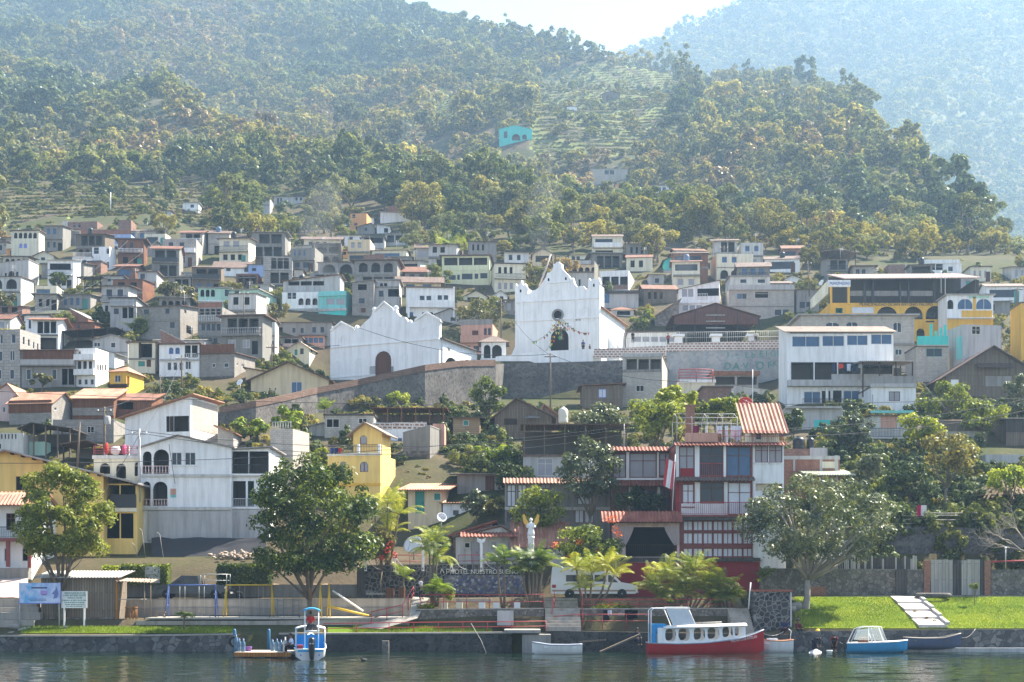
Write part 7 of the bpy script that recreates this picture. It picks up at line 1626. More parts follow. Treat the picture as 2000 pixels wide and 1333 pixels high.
for s_,z_,w_,h_ in (('BIENVENIDOS',65,1.55,.22),('A SAN ANTONIO PALOPO',60.5,1.75,.2),('WELCOME',55.5,1.15,.22),('WELCOME TO OUR TOWN',51,1.8,.13),('GRACIAS POR SU VISITA',47,1.5,.12),('CUIDEMOS EL LAGO',43,1.4,.12),('ATITLAN',39.5,1.2,.12)):
 if s_ in ('WELCOME TO OUR TOWN', 'GRACIAS POR SU VISITA', 'CUIDEMOS EL LAGO', 'ATITLAN'):
  lb_ = MB(); rg = random.Random(int(z_ * 10)); x = -w_ / 2
  while x < w_/2: q=rg.uniform(.03,.09); lb_.box(x,x+q,-.03,-.021,(z_-1.0)*k,(z_+.9)*k); x += q+rg.uniform(.02,.06)
  lb_.build('illegible_line', gi_, ws)
 else: text(s_, h_, gi_, ws, (.05, -.03, z_ * k), width=w_, th=.008)
sh=empty('plank_shed',P(70,1226,119.8),0,'weathered grey plank shed behind the white welcome board','shed'); k=119.8/F
MB().box(10*k,158*k,0,3.2,-.8,20*k).build('stone_base','rubble',sh); MB().box(10*k,158*k,.02,3.15,20*k,97*k).build('plank_wall',m_wood('shed_planks',(.20,.165,.13),(.27,.225,.175),.2),sh)
MB().sheet((0,-.5,98*k),(168*k,-.5,98*k),(172*k,3.6,112*k),(0,3.6,112*k),.24,.03,.06).build('roof','tinbright',sh); MB().box(62*k,85*k,-.03,-.002,0,14*k).build('hatch','void',sh); MB().box(156*k,160*k,-.1,.02,-.5,98*k).build('corner_post','orangewood',sh)
le=empty('lean_to_frame',P(230,1211,119.4),0,'open lean-to with thin poles beside the plank shed','shelter'); k=119.4/F
for x in (52, 64, 2): MB().tube([(x * k, 0, -.2), (x * k, 0, 78 * k)], .045, 6).build('pole', 'wood', le)
MB().sheet((-2*k,-.3,76*k),(70*k,-.3,73*k),(66*k,2.4,80*k),(-2*k,2.4,82*k),.24,.03,.05).build('roof','tintan',le); MB().tube([(0,0,40*k),(56*k,0,40*k)],.03,5).build('rail','palewood',le)
for i, x in enumerate((250, 263)):
 s_=empty('wooden_stool',P(x,1211,119.8),0,['orange wooden stool nearer the plank shed','orange wooden stool nearer the blue swing'][i],'stool','orange wooden stools'); MB().lathe([(.24,.92),(.24,1.0)],12).build('seat','orangewood',s_)
 for q in range(4): a_=q*1.57+.7; MB().tube([(.2*math.cos(a_),.2*math.sin(a_),0),(.17*math.cos(a_),.17*math.sin(a_),.92)],.035,5).build('leg','orangewood',s_)
b2=empty('plank_bench',P(312,1209,119.8),0,'short wooden bench at the left leg of the blue swing','bench'); MB().box(-.4,.45,-.18,.18,.48,.55).build('seat','wood',b2); [MB().box(x-.05,x+.05,-.15,.15,0,.48).build('leg','wood',b2) for x in (-.28,.32)]
cbn=slab('metal_cabinet','grey two-door metal cabinet in front of the clipped hedge',283,312,1107,1139,126.5,.4,'greymetal','cabinet')
blue_,yel=m_flat('blue_swing_paint',(.06,.11,.32),.5),m_flat('yellow_swing_paint',(.62,.40,.02),.5)
def swing(label, x0, x1, yt, yb, d, mat, seats, group='playground frames'):
 k=d/F; r_=empty('swing_frame',P((x0+x1)/2,yb,d),0,label,'swing',group); w_=(x1-x0)*k/2; h=(yb-yt)*k
 MB().tube([(-w_, 0, h), (w_, 0, h)], .05, 8).build('top_bar', mat, r_)
 for s in (-1, 1):
  for y in (-1,1): MB().tube([(s*(w_-.05),0,h),(s*(w_+.08),y*.7,-.05)],.05,8).build('leg',mat,r_)
  MB().tube([(s * (w_ + .03), -.42, h * .4), (s * (w_ + .03), .42, h * .4)], .035, 6).build('brace', mat, r_)
 for t_ in seats:
  x=lerp(-w_,w_,t_); st_=MB().box(x-.22,x+.22,-.1,.1,.42,.46).build('seat','wood',r_); MB().tube([(x-.2,0,.46),(x-.2,0,h)],.012,4).tube([(x+.2,0,.46),(x+.2,0,h)],.012,4).build('chain','greymetal',st_)
swing('blue swing frame in front of the dark truck',328,422,1143,1209,120.6,blue_,(.3,.7)); swing('yellow swing frame right of the blue swing',441,532,1143,1209,120.6,yel,(.35,.75));
cl=empty('climbing_frame',P(562,1209,120.4),0,'thin blue-grey climbing ladders between the yellow swing and the round tree','climbing frame'); k=120.4/F; cm_=m_flat('dull_blue_paint',(.12,.15,.20))
for x in (-20, -8, 10, 22): MB().tube([(x * k, 0, 0), (x * k, 0, 62 * k)], .03, 6).build('upright', cm_, cl)
for z_ in range(8,62,9): MB().tube([(-20*k,0,z_*k),(-8*k,0,z_*k)],.02,5).build('rung',cm_,cl); MB().tube([(10*k,0,z_*k),(22*k,0,z_*k)],.02,5).build('rung',cm_,cl)
ss=empty('slide_frame',P(645,1206,119.8),0,'yellow slide with a long slanting pole right of the round tree','slide'); k=119.8/F
for x in (-22,-5): MB().tube([(x*k,-.4,0),((x+3)*k,0,66*k)],.05,7).build('leg',yel,ss); MB().tube([((x+4)*k,.4,0),((x+3)*k,0,66*k)],.05,7).build('leg',yel,ss)
MB().tube([(-4*k,-.3,22*k),(76*k,-.3,3*k)],.09,8).build('slide_beam',yel,ss); MB().tube([(4*k,.2,52*k),(64*k,.2,12*k)],.07,8).build('white_pole','whitepaint',ss); MB().beam((45*k,-.4,-1*k),(92*k,-.4,2*k),.07).build('foot_bar','iron',ss)
def wheel(par, x, y, r=.36, w_=.24):
 T=Matrix.Translation((x,y,r)) @ Matrix.Rotation(R(90),4,'X'); wl=MB().lathe([(r*.62,-w_/2),(r*.95,-w_/2),(r,-w_*.3),(r,w_*.3),(r*.95,w_/2),(r*.62,w_/2)],20,T=T).build('wheel',m_flat('tyre_rubber',(.02,.02,.02),.8),par)
 MB().lathe([(r*.1,w_*.52),(r*.3,w_*.42),(r*.6,w_*.5),(r*.6,-w_*.3),(r*.1,-w_*.3)],16,T=T).build('rim','greymetal',wl)
def car_body(par, side, y0, y1, mat, tuck=.12, name='body'):
 mb = MB(); zs = [z for _, z in side]; zm = max(zs); n = len(side)
 def ins(z): return tuck * max(0, (z - .95) / (zm - .95))
 a_ = [(x, y0 + ins(z), z) for x, z in side]; b_ = [(x, y1 - ins(z), z) for x, z in side]
 mb.add(a_+b_,[tuple(range(n)),tuple(range(2*n-1,n-1,-1))]+[(i,(i+1) % n,(i+1) % n+n,i+n) for i in range(n)])
 o=mb.build(name,mat,par); bv=o.modifiers.new('bevel','BEVEL'); bv.width=.05; bv.segments=2; bv.limit_method = 'ANGLE'; return o
tk=empty('pickup_truck',P(379,1169,125.3),0,'dark grey pickup truck with a rack over its bed','pickup truck'); dk=m_flat('dark_truck_paint',(.03,.035,.04),.3,.6,.2)
car_body(tk,[(-3.1,.42),(3.0,.42),(3.0,1.02),(.55,1.05),(.4,1.78),(-.85,1.8),(-1.75,1.12),(-2.95,.98),(-3.15,.75)],-.9,.9,dk)
MB().prism([(-.75,1.15),(.3,1.15),(.25,1.68),(-.72,1.7)],-.855,-.80).build('side_window','glass',tk); MB().prism([(-1.55,1.15),(-.85,1.15),(-.82,1.68)],-.86,-.80).build('front_side_window','glass',tk)
MB().box(-3.14,-3.0,-.78,-.5,.68,.84).build('headlight','whitepaint',tk); MB().box(-3.14,-3.0,.5,.78,.68,.84).build('headlight','whitepaint',tk); MB().box(2.94,3.03,-.82,-.7,.62,.95).build('tail_light','redrail',tk); MB().box(-3.2,-3.05,-.85,.85,.38,.55).build('bumper','greymetal',tk); MB().box(2.96,3.12,-.85,.85,.38,.52).build('bumper','greymetal',tk)
rc_ = MB()
for x in (.7, 2.8):
 for y in (-.8, .8): rc_.tube([(x, y, 1.0), (x, y, 1.95)], .03, 5)
 rc_.tube([(x, -.8, 1.95), (x, .8, 1.95)], .03, 5)
for y in (-.8,.8): rc_.tube([(.7,y,1.95),(2.8,y,1.95)],.03,5); rc_.tube([(.7,y,1.45),(2.8,y,1.45)],.025,5)
rc_.build('bed_rack', 'greymetal', tk)
for x in (-2.05, 1.85):
 for y in (-.83, .83): wheel(tk, x, y)
mc=empty('motorcycle',P(453,1170,123.9),R(20),'motorcycle parked behind the yellow swing','motorcycle'); [wheel(mc,x,0,.3,.1) for x in (-.6,.6)]
MB().tube([(-.6,0,.3),(-.2,0,.75),(.25,0,.7),(.6,0,.3)],[.04,.12,.14,.04],7).build('frame','iron',mc); MB().box(-.1,.55,-.12,.12,.76,.86).build('seat','iron',mc); MB().tube([(-.42,-.3,1.02),(-.4,.3,1.02)],.02,5).build('handlebar','greymetal',mc); MB().ball((-.5,0,.88),.1).build('headlight','whitepaint',mc)
vn=empty('passenger_van',P(1160,1169,124.2),0,'white passenger van parked behind the palms','van'); wp=m_flat('white_van_paint',(.74,.74,.76),.3,.5,var=.03)
car_body(vn,[(-3.4,.42),(3.25,.42),(3.4,.6),(3.38,.95),(2.9,1.12),(2.1,1.25),(1.35,2.02),(1.1,2.15),(-1.6,2.2),(-1.62,2.5),(-3.3,2.5),(-3.42,1.4)],-.98,.98,wp,.16)
for x0,x1 in ((-2.3,-1.2),(-1.1,-.1),(0.0,.95)): MB().prism([(x0,1.35),(x1,1.35),(x1-.02,1.88),(x0+.02,1.88)],-.93,-.85).build('side_window','glass',vn)
MB().prism([(1.1,1.3),(1.9,1.28),(1.3,1.85),(1.1,1.88)],-.945,-.85).build('front_side_window','glass',vn); MB().box(-3.4,3.3,-.99,-.981,.55,.68).build('stripe',m_flat('tan_stripe',(.38,.26,.2)),vn)
MB().box(-3.42,-3.1,-.995,-.9,.85,1.1).build('tail_light','redrail',vn); MB().box(3.34,3.42,-.85,-.55,.78,.98).build('headlight','whitecurtain',vn); MB().box(3.34,3.42,.55,.85,.78,.98).build('headlight','whitecurtain',vn); MB().box(3.3,3.52,-.95,.95,.42,.58).build('bumper','greymetal',vn)
for x in (-2.0, 2.2):
 for y in (-.9, .9): wheel(vn, x, y, .38, .26)
slab('terrace_kerb','red-painted kerb wall under the white van',1137,1300,1169,1192,121.3,.3,'oldbrick','kerb')
for x,yt_,lb in ((312,1040,'leaning thin stake on the dirt bank under the white house'),(277,1032,'bent white pipe on the dirt bank under the white house'),(262,1060,'short stake left of the black sheeting')):
 tag(MB().tube([P(x+8,1094,136),P(x,yt_+5,136),P(x-5,yt_,136)],.03,5).build('stake','palewood'),lb,'stake','stakes on the dirt bank')
WL = .28
def hull(name, stations, mat, parent, inner='palegrey', th=.05, floor=None, strake=None):
 mb = MB(); ib = MB(); pr = []
 for x, b, zs, zk, ch in stations:
  pr.append([(x,0,zk),(x,b*.55*ch,zk+(zs-zk)*.12),(x,b*ch,zk+(zs-zk)*.42),(x,b,zs)])
 def skin(m, prof, flip):
  n = len(prof[0]); o = len(m.v)
  for s in prof: m.v += s
  for i in range(len(prof) - 1):
   for j in range(n - 1):
    q=[o+i*n+j,o+(i+1)*n+j,o+(i+1)*n+j+1,o+i*n+j+1]; m.f.append(q[::-1] if flip else q); m.m.append(0); m.sm.append(True)
 for s in (1, -1):
  skin(mb, [[(x, s * y, z) for x, y, z in q] for q in pr], s < 0)
  fl=[[(x,s*max(0,y-th),max(z+.03,(floor if floor is not None else -9)) if j < 3 else z) for j,(x,y,z) in enumerate(q)] for q in pr]
  skin(ib, fl, s > 0)
  g = MB()
 t0=pr[0]; mb.poly([(x,y,z) for x,y,z in t0]+[(x,-y,z) for x,y,z in t0[::-1]][:-1]); ib.poly([(x+.04,y,z) for x,y,z in t0]+[(x+.04,-y,z) for x,y,z in t0[::-1]][:-1])
 h = mb.build('hull', mat, parent); ib.build('inner_hull', inner, parent)
 gm = MB()
 for s in (1, -1): gm.tube([(q[3][0], s * q[3][1], q[3][2]) for q in pr], .045, 6)
 gm.tube([(t0[3][0],t0[3][1],t0[3][2]),(t0[3][0],-t0[3][1],t0[3][2])],.045,6); gm.build('gunwale',strake or 'whitepaint',parent); return h
def at(px, d): return Vector(((px - 1000) * d / F, d, WL))
def smooth(tab, n):
 xs = [t[0] for t in tab]; r = []
 for i in range(n + 1):
  x=lerp(xs[0],xs[-1],i/n); r.append(tuple([x]+[interp([(t[0],t[j]) for t in tab],x) for j in range(1,5)]))
 return r
red = m_plaster('red_boat_paint', (.42, .02, .025), .35)
bt=empty('covered_launch',at(1376,112),R(2),'red wooden launch with a white arched-window cabin','boat')
hull('hull',smooth([(-4.2,.75,.78,-.3,.95),(-2,1.05,.72,-.35,.95),(0,1.15,.80,-.35,.92),(2.2,.95,1.05,-.3,.8),(3.6,.45,1.42,-.1,.55),(4.35,.03,1.72,.15,.3)],24),red,bt,'palegrey',strake=m_flat('bluish_grey_trim',(.30,.33,.40)),floor=.15)
cabs = {1: MB(), -1: MB()}; rail_y = lambda x: interp([(-3.4, .92), (0, 1.08), (2.2, .9), (2.9, .72)], x)
zb_=lambda x: interp([(-3.4,.74),(0,.82),(2.9,1.2)],x); zt_=lambda x: interp([(-3,1.88),(2.9,2.05)],x)
wins = [(-3.0, -2.2), (-2.05, -1.2), (-.95, -.1), (.05, .95), (1.15, 1.95), (2.05, 2.65)]
for s in (-1, 1):
 cab = cabs[s]
 for i, (xa, xb) in enumerate(wins):
  n_=20; xc,zc=(xa+xb)/2,(zb_((xa+xb)/2)+zt_((xa+xb)/2))/2+.03; rx_,rz_=(xb-xa)/2*.97,(zt_(xc)-zb_(xc))/2*.80
  L_,R_=(xa if i else -3.45)-.08,(wins[i+1][0]-.075 if i < 5 else 2.9); L_=L_ if i == 0 else xa-.075
  for q in range(n_):
   def ell(a_): c_,s_=math.cos(a_),math.sin(a_); e=2/3.2; return (xc+rx_*abs(c_) ** e*(1 if c_ > 0 else -1),zc+rz_*abs(s_) ** e*(1 if s_ > 0 else -1))
   def sq(a_):
    c_,s_=math.cos(a_),math.sin(a_); m_=max(abs(c_),abs(s_)); x=lerp(L_,R_,(c_/m_+1)/2); return (x,lerp(zb_(x),zt_(x),(s_/m_+1)/2))
   a0, a1 = 2 * math.pi * q / n_ + .785, 2 * math.pi * (q + 1) / n_ + .785
   P0,P1,Q1,Q0=ell(a0),ell(a1),sq(a1),sq(a0); tilt=lambda p: s*(rail_y(p[0])-.04-.16*max(0,(p[1]-zb_(p[0]))/1.15))
   for off in (0, -.05 * s): cab.add([(p[0], tilt(p) + off, p[1]) for p in (P0, P1, Q1, Q0)], [(0, 1, 2, 3)])
   cab.add([(P0[0],tilt(P0),P0[1]),(P1[0],tilt(P1),P1[1]),(P1[0],tilt(P1)-.05*s,P1[1]),(P0[0],tilt(P0)-.05*s,P0[1])],[(0,1,2,3)])
[m_.build('cabin_side', 'white', bt) for m_ in cabs.values()]
rf2 = MB(); n_ = 14
for i in range(n_ + 1):
 x = lerp(-3.1, 3.0, i / n_)
 for j in range(9): y=lerp(-1,1,j/8); rf2.v.append((x,y*(rail_y(min(x,2.9))+.02),zt_(x)+.16*(1-y*y)))
for i in range(n_):
 for j in range(8): k_=i*9+j; rf2.f.append([k_,k_+9,k_+10,k_+1]); rf2.m.append(0); rf2.sm.append(True)
o = rf2.build('cabin_roof', 'white', bt); sd_ = o.modifiers.new('thick', 'SOLIDIFY'); sd_.thickness = .07
fm = MB()
for y in (-.75,.75): fm.tube([(-4.0,y,.75),(-4.0,y,3.15),(-3.8,y,3.28),(-1.2,y,3.3)],.04,7); fm.tube([(-2.9,y,3.28),(-1.85,y,.8)],.035,6); fm.tube([(-1.3,y,3.28),(-.75,y,2.05)],.035,6)
fm.tube([(-3.8,-.75,3.28),(-3.8,.75,3.28)],.04,6); fm.tube([(-1.2,-.75,3.3),(-1.2,.75,3.3)],.04,6); fm.build('awning_frame','whitepaint',bt)
MB().box(-2.9, -1.2, -.78, .78, 3.33, 3.37).build('awning_top', 'whitepaint', bt)
sl_=MB().add([(-2.85,-.80,3.24),(-1.35,-.80,3.24),(-.8,-.80,2.12),(-2.4,-.80,2.02)],[(0,1,2,3)]).build('side_canvas',m_flat('pale_canvas',(.62,.64,.68),.8,var=.2),bt)
MB().box(-3.9,-2.9,-.6,.6,1.45,2.15).box(-3.95,-3.6,-.6,.6,.75,1.449).build('rear_panel',m_flat('bright_blue_paint',(.02,.28,.62),.5),bt)
MB().tube([(-1.0,-.3,2.2),(1.2,-.35,2.28)],.05,6).build('boat_pole','palewood',bt); MB().box(-3.6,-2.9,-.35,.2,.75,.95).build('seat_box','whitepaint',bt)
text('TUCNETO DE ATITLAN',.3,m_flat('white_boat_lettering',(.7,.68,.68)),bt,(2.75,-.775,1.06),rot=(R(100),R(-8.5),R(15)),width=2.1,th=.008)
def rowboat(label,px,d,L,beam,h,mat,rz,inner='white',seats=3,rise=.15,strake='whitepaint',zoff=0,cat='boat',name='rowing_boat',group=None):
 r_ = empty(name, at(px, d) + Vector((0, 0, zoff)), rz, label, cat, group)
 hull('hull',smooth([(-L/2,beam*.38,h,-.12,.9),(-L*.2,beam*.5,h*.92,-.16,.92),(L*.15,beam*.48,h*.95,-.16,.9),(L*.38,beam*.25,h+rise*.6,-.05,.7),(L/2,.02,h+rise,.12,.4)],16),mat,r_,inner,strake=strake,floor=.02)
 for i in range(seats): x=lerp(-L*.33,L*.22,i/max(1,seats-1)); MB().box(x-.16,x+.16,-beam*.44,beam*.44,h*.68,h*.74).build('seat',inner,r_)
 return r_
rowboat('small white rowing boat alone in front of the boat slip',1088,110.5,3.6,1.3,.72,m_plaster('white_boat_paint',(.72,.72,.72),.3),R(180),strake=m_flat('bluish_grey_trim',(.3,.3,.4)))
b3=rowboat('white boat moored behind the bow of the red launch',1512,113.2,2.7,1.2,.95,m_plaster('white_boat_paint',(.72,.72,.72),.3),R(180),strake=m_flat('orange_trim',(.6,.25,.12))); MB().box(-.2,.5,-.4,.4,.9,1.05).build('locker','whitepaint',b3)
MB().tube([(-1.2, 0, 1.0), (-1.25, 0, 1.6), (-1.05, 0, 1.75)], .03, 6).build('bow_rail', 'whitepaint', b3)
rowboat('dark blue plank rowing boat tied under the cobble wall',1822,113.8,4.2,1.1,.75,m_plaster('dull_blue_boat_paint',(.10,.12,.20),.5),R(2),inner='wood',strake=m_flat('worn_wood_trim',(.26,.23,.2)),rise=.3,zoff=.35)
mb_=empty('motorboat',at(1710,112.6),R(-4),'light blue motorboat with a tall framed windscreen','boat'); bl=m_plaster('blue_boat_paint',(.05,.32,.60),.3)
hull('hull',smooth([(-2.1,.55,.72,-.05,.92),(-1,.85,.75,-.12,.92),(.4,.85,.80,-.1,.9),(1.5,.62,.86,0,.8),(2.3,.1,.95,.2,.6)],18)[::1],bl,mb_,'whitepaint',floor=.2);
MB().add([(.6,-.8,.83),(2.25,-.1,.96),(2.25,.1,.96),(.6,.8,.83)],[(0,1,2,3)]).build('foredeck','whitepaint',mb_)
wf = MB()
for y in (-.72,.72): wf.tube([(-1.9,y,.78),(-1.45,y*.95,1.75),(-.9,y*.9,1.92),(.3,y*.9,1.92),(.7,y,.86)],.035,6); wf.tube([(-.4,y*.9,1.92),(-.4,y,.8)],.03,6); wf.tube([(-.1,y,.8),(-.35,y,1.4)],.03,6)
for x, z_ in ((-1.2, 1.86), (0, 1.92)): wf.tube([(x, -.66, z_), (x, .66, z_)], .03, 6)
wf.build('windscreen_frame','whitepaint',mb_); t=NT('clear_pane'); gm_=t.n('ShaderNodeBsdfGlossy'); gm_.inputs['Roughness'].default_value=.1; tp=t.n('ShaderNodeBsdfTransparent'); mx=t.n('ShaderNodeMixShader'); mx.inputs[0].default_value=.35; t.l(tp.outputs[0],mx.inputs[1]); t.l(gm_.outputs[0],mx.inputs[2]); t.l(mx.outputs[0],t.out.inputs[0])
MB().quad((-1.7,-.69,1.0),(-.42,-.69,.95),(-.42,-.66,1.85),(-1.4,-.66,1.72)).quad((-.38,-.69,.95),(.6,-.69,.95),(.3,-.66,1.85),(-.38,-.66,1.85)).build('windscreen',t.m,mb_); MB().box(-1.2,-.6,-.5,.5,.3,1.15).build('seat','rustwood',mb_); MB().box(-2.35,-2.05,-.2,.2,.3,1.2).build('outboard_motor','iron',mb_)
tag(MB().tube([at(1640,113.5)+Vector((0,0,.75)),at(1658,113)+Vector((0,0,.35)),at(1672,112.8)+Vector((0,0,.25))],.03,5).build('mooring_rope','palewood'),'pale mooring rope at the stern of the light blue motorboat','rope')
dk_=empty('floating_dock',at(514,104),R(-3),'low wooden floating dock beside the tourist launch','dock'); k=104/F
MB().box(-1.95,1.95,-.2,3.4,.32,.42).build('deck',m_plaster('pale_deck',(.62,.52,.42),.4),dk_); MB().box(-1.95,1.95,-.26,-.2,.12,.40).build('front_beam','orangewood',dk_); [MB().tube([(x,-.3,-.05),(x,3.3,-.05)],.2,8).build('float','dark',dk_) for x in (-1.5,0,1.6)]; MB().box(-1.8,1.85,-.32,-.27,-.25,.05).build('lower_beam','darkwood',dk_)  # pale tan deck with streaks of dirt
bm_=m_glass('bottle_plastic',(.10,.17,.25),.15); rg=random.Random(2); BL=['leftmost','second','third','fourth','fifth','sixth','rightmost']
for i,(px,dd,h) in enumerate(((461,105.6,1.1),(467,104.8,.85),(475,104.4,.85),(532,106,.75),(541,105.6,.8),(549,105,.75),(557,104.2,.95))):
 b_=empty('water_bottle',at(px,dd)+Vector((0,0,.43)),0,BL[i] + ' of the tall blue gas and water bottles on the dock','bottle','bottles on the dock'); r=.15
 MB().lathe([(r*.9,0),(r,.05),(r,h*.35),(r*.92,h*.38),(r,h*.41),(r,h*.72),(r*.45,h*.88),(r*.3,h)],12).build('body',bm_ if i != 6 else m_flat('cloudy_bottle',(.5,.47,.42),.4),b_); MB().lathe([(r*.34,h),(r*.34,h*1.06)],10).build('cap','blueframe' if i != 6 else 'whitepaint',b_)
tag(MB().lathe([(.2,0),(.24,.22),(.27,.3)],14).build('purple_tub',m_flat('purple_plastic',(.16,.06,.28),.5),None,at(485,105.5)+Vector((0,0,.43))),'purple plastic tub behind the bottles on the dock','tub')
for x,d_,lb in ((458,109.5,'blue mooring post at the left of the dock steps'),(525,109.5,'blue mooring post at the right of the dock steps')):
 p_=empty('mooring_post',at(x,d_),0,lb,'post','blue mooring posts'); MB().lathe([(.12,-1),(.12,1.75),(.05,1.85)],10).build('shaft',m_flat('blue_post_paint',(.03,.12,.22),.5),p_);
 if x < 500: tr_=MB(); tr_.tube([(.32*math.cos(a_*.524),-.16,.95+.32*math.sin(a_*.524)) for a_ in range(13)],.1,8); tr_.build('tyre_fender',m_flat('tyre_rubber',(.02,.02,.02),.8),p_)
lc=empty('tourist_launch',at(606,103.5),R(97),'white and blue tourist launch seen from its stern','boat')
hull('hull',smooth([(-2.6,.92,.72,-.15,.95),(-1,1.05,.78,-.2,.95),(1.5,1.0,.95,-.2,.9),(3.4,.55,1.25,-.05,.7),(4.6,.03,1.6,.25,.4)],20),m_plaster('white_boat_paint',(.72,.72,.72),.3),lc,m_flat('blue_boat_interior',(.05,.38,.72),.5),floor=.18)
rf3 = MB(); n_ = 10
for i in range(n_ + 1):
 x = lerp(-.4, 3.2, i / n_)
 for j in range(9): y = lerp(-1, 1, j / 8); rf3.v.append((x, y * 1.02, 2.05 + .16 * (1 - y * y)))
for i in range(n_):
 for j in range(8): k_=i*9+j; rf3.f.append([k_,k_+9,k_+10,k_+1]); rf3.m.append(0); rf3.sm.append(True)
o = rf3.build('canopy_roof', 'white', lc); sd_ = o.modifiers.new('thick', 'SOLIDIFY'); sd_.thickness = .07
cp = MB()
for x in (-.35, 1.2, 3.0):
 for y in (-.98, .98): cp.tube([(x, y, .75), (x, y * .98, 2.05)], .04, 6)
cp.build('canopy_post', 'whitepaint', lc)
MB().box(-.35,3.0,-1.0,-.97,.75,1.35).build('side_curtain',m_flat('bright_blue_paint',(.02,.28,.62),.5),lc); MB().box(-.35,3.0,.97,1.0,.75,1.5).build('side_curtain',m_flat('bright_blue_paint',(.02,.28,.62),.5),lc)
MB().box(.3, .5, -.9, .9, .7, 1.6).build('bulkhead', m_flat('bright_blue_paint', (.02, .28, .62), .5), lc)
hm = MB()
for y in (-.55, .35):
 hm.tube([(-1.2, y, .75), (-1.2, y, 3.25)], .035, 6); hm.tube([(-.2, y, 2.05), (-.2, y, 3.3)], .035, 6)
hm.tube([(-1.2,-.55,1.9),(-1.2,.35,1.9)],.03,6); hm.build('helm_frame','whitepaint',lc); MB().box(-1.25,-.2,-.6,.4,1.86,1.9).build('helm_seat_platform','whitepaint',lc); MB().box(-.5,-.15,-.45,.25,1.9,2.3).build('helm_seat','iron',lc)
hr = MB()
for i in range(7):
 x = lerp(-1.5, .1, i / 6)
 for j in range(7): y=lerp(-1,1,j/6); hr.v.append((x,-.1+y*.6,3.25+.18*(1-y*y)+.05*math.sin(i)))
for i in range(6):
 for j in range(6): k_=i*7+j; hr.f.append([k_,k_+7,k_+8,k_+1]); hr.m.append(0); hr.sm.append(True)
o=hr.build('sun_canopy',m_flat('blue_canvas',(.03,.30,.58),.8),lc); sd_=o.modifiers.new('thick','SOLIDIFY'); sd_.thickness=.05
om=MB(); om.lathe([(.16,.0),(.2,.25),(.24,.6),(.28,1.05),(.27,1.35),(.15,1.48)],14,T=Matrix.Translation((-2.85,-.12,.05)) @ Matrix.Diagonal((1.2,.85,1,1))); om.box(-2.95,-2.75,-.17,-.07,-.5,.06); om.build('outboard_motor',m_flat('black_motor_cowl',(.02,.022,.025),.3),lc); MB().box(-3.175,-3.16,-.28,.04,1.08,1.16).build('motor_badge','greymetal',lc)
MB().box(-2.5,-1.7,.45,.85,.75,1.0).build('fuel_tank','redrail',lc); MB().box(-2.62,-2.4,-.85,.8,.55,.74).build('transom_bench',m_flat('blue_boat_interior',(.05,.38,.72),.5),lc)
for y in (-.6,.6): MB().prism([(-.06,0),(.06,0),(0,.16)],-.004,.004).build('hull_mark','blueframe',lc).matrix_local=Matrix.Translation((-2.63,y,.3)) @ Matrix.Rotation(R(90),4,'Z')
tag(MB().beam(at(1172,112)+Vector((0,0,.1)),at(1250,113)+Vector((0,0,1.35)),.12,.22).build('gangplank','wood'),'long plank leaning from the water to the shore by the red launch','plank'); tag(MB().beam(at(1130,114)+Vector((0,0,.75)),at(1184,114)+Vector((0,0,.92)),.1).build('driftwood_pole','wood'),'bare pole stuck across the shore wall behind the white rowing boat','pole')
tag(MB().tube([P(920,1218,114.5),P(940,1252,113.5),P(950,1277,112.5)],.02,5).build('fishing_rod','palewood'),'thin cane rod hanging from the quay into the water','rod')
dc=empty('duck',at(711,100)+Vector((0,0,.02)),R(200),'small dark water bird swimming by the quay','bird'); MB().ball((0,0,.05),.2,.11,.1,10,6).tube([(.14,0,.1),(.2,0,.2),(.22,0,.26)],[.05,.04,.045],7).tube([(.22,0,.26),(.31,0,.25)],[.03,.01],6).build('body',m_flat('dark_feathers',(.05,.045,.04),.8),dc)
SKIN=lambda: m_flat('brown_skin',(.20,.10,.06),.6); HAIR=lambda: m_flat('black_hair',(.012,.010,.010),.5)
def skinmesh(name, V, E, mat, parent, sub=1):
 me=bpy.data.meshes.new(name); me.from_pydata([v[0] for v in V],E,[]); o=bpy.data.objects.new(name,me); COL.objects.link(o); m=o.modifiers.new('skin','SKIN'); m.use_smooth_shade=True
 for i,v in enumerate(V): me.skin_vertices[0].data[i].radius=(v[1],v[2] if len(v) > 2 else v[1]); me.skin_vertices[0].data[i].use_root=i == 0
 s = o.modifiers.new('sub', 'SUBSURF'); s.levels = sub; s.render_levels = sub
 me2=bpy.data.meshes.new_from_object(o.evaluated_get(bpy.context.evaluated_depsgraph_get())); bpy.data.objects.remove(o); me2.name=name; me2.materials.clear(); me2.materials.append(mat)
 o = bpy.data.objects.new(name, me2); COL.objects.link(o); o.parent = parent; return o
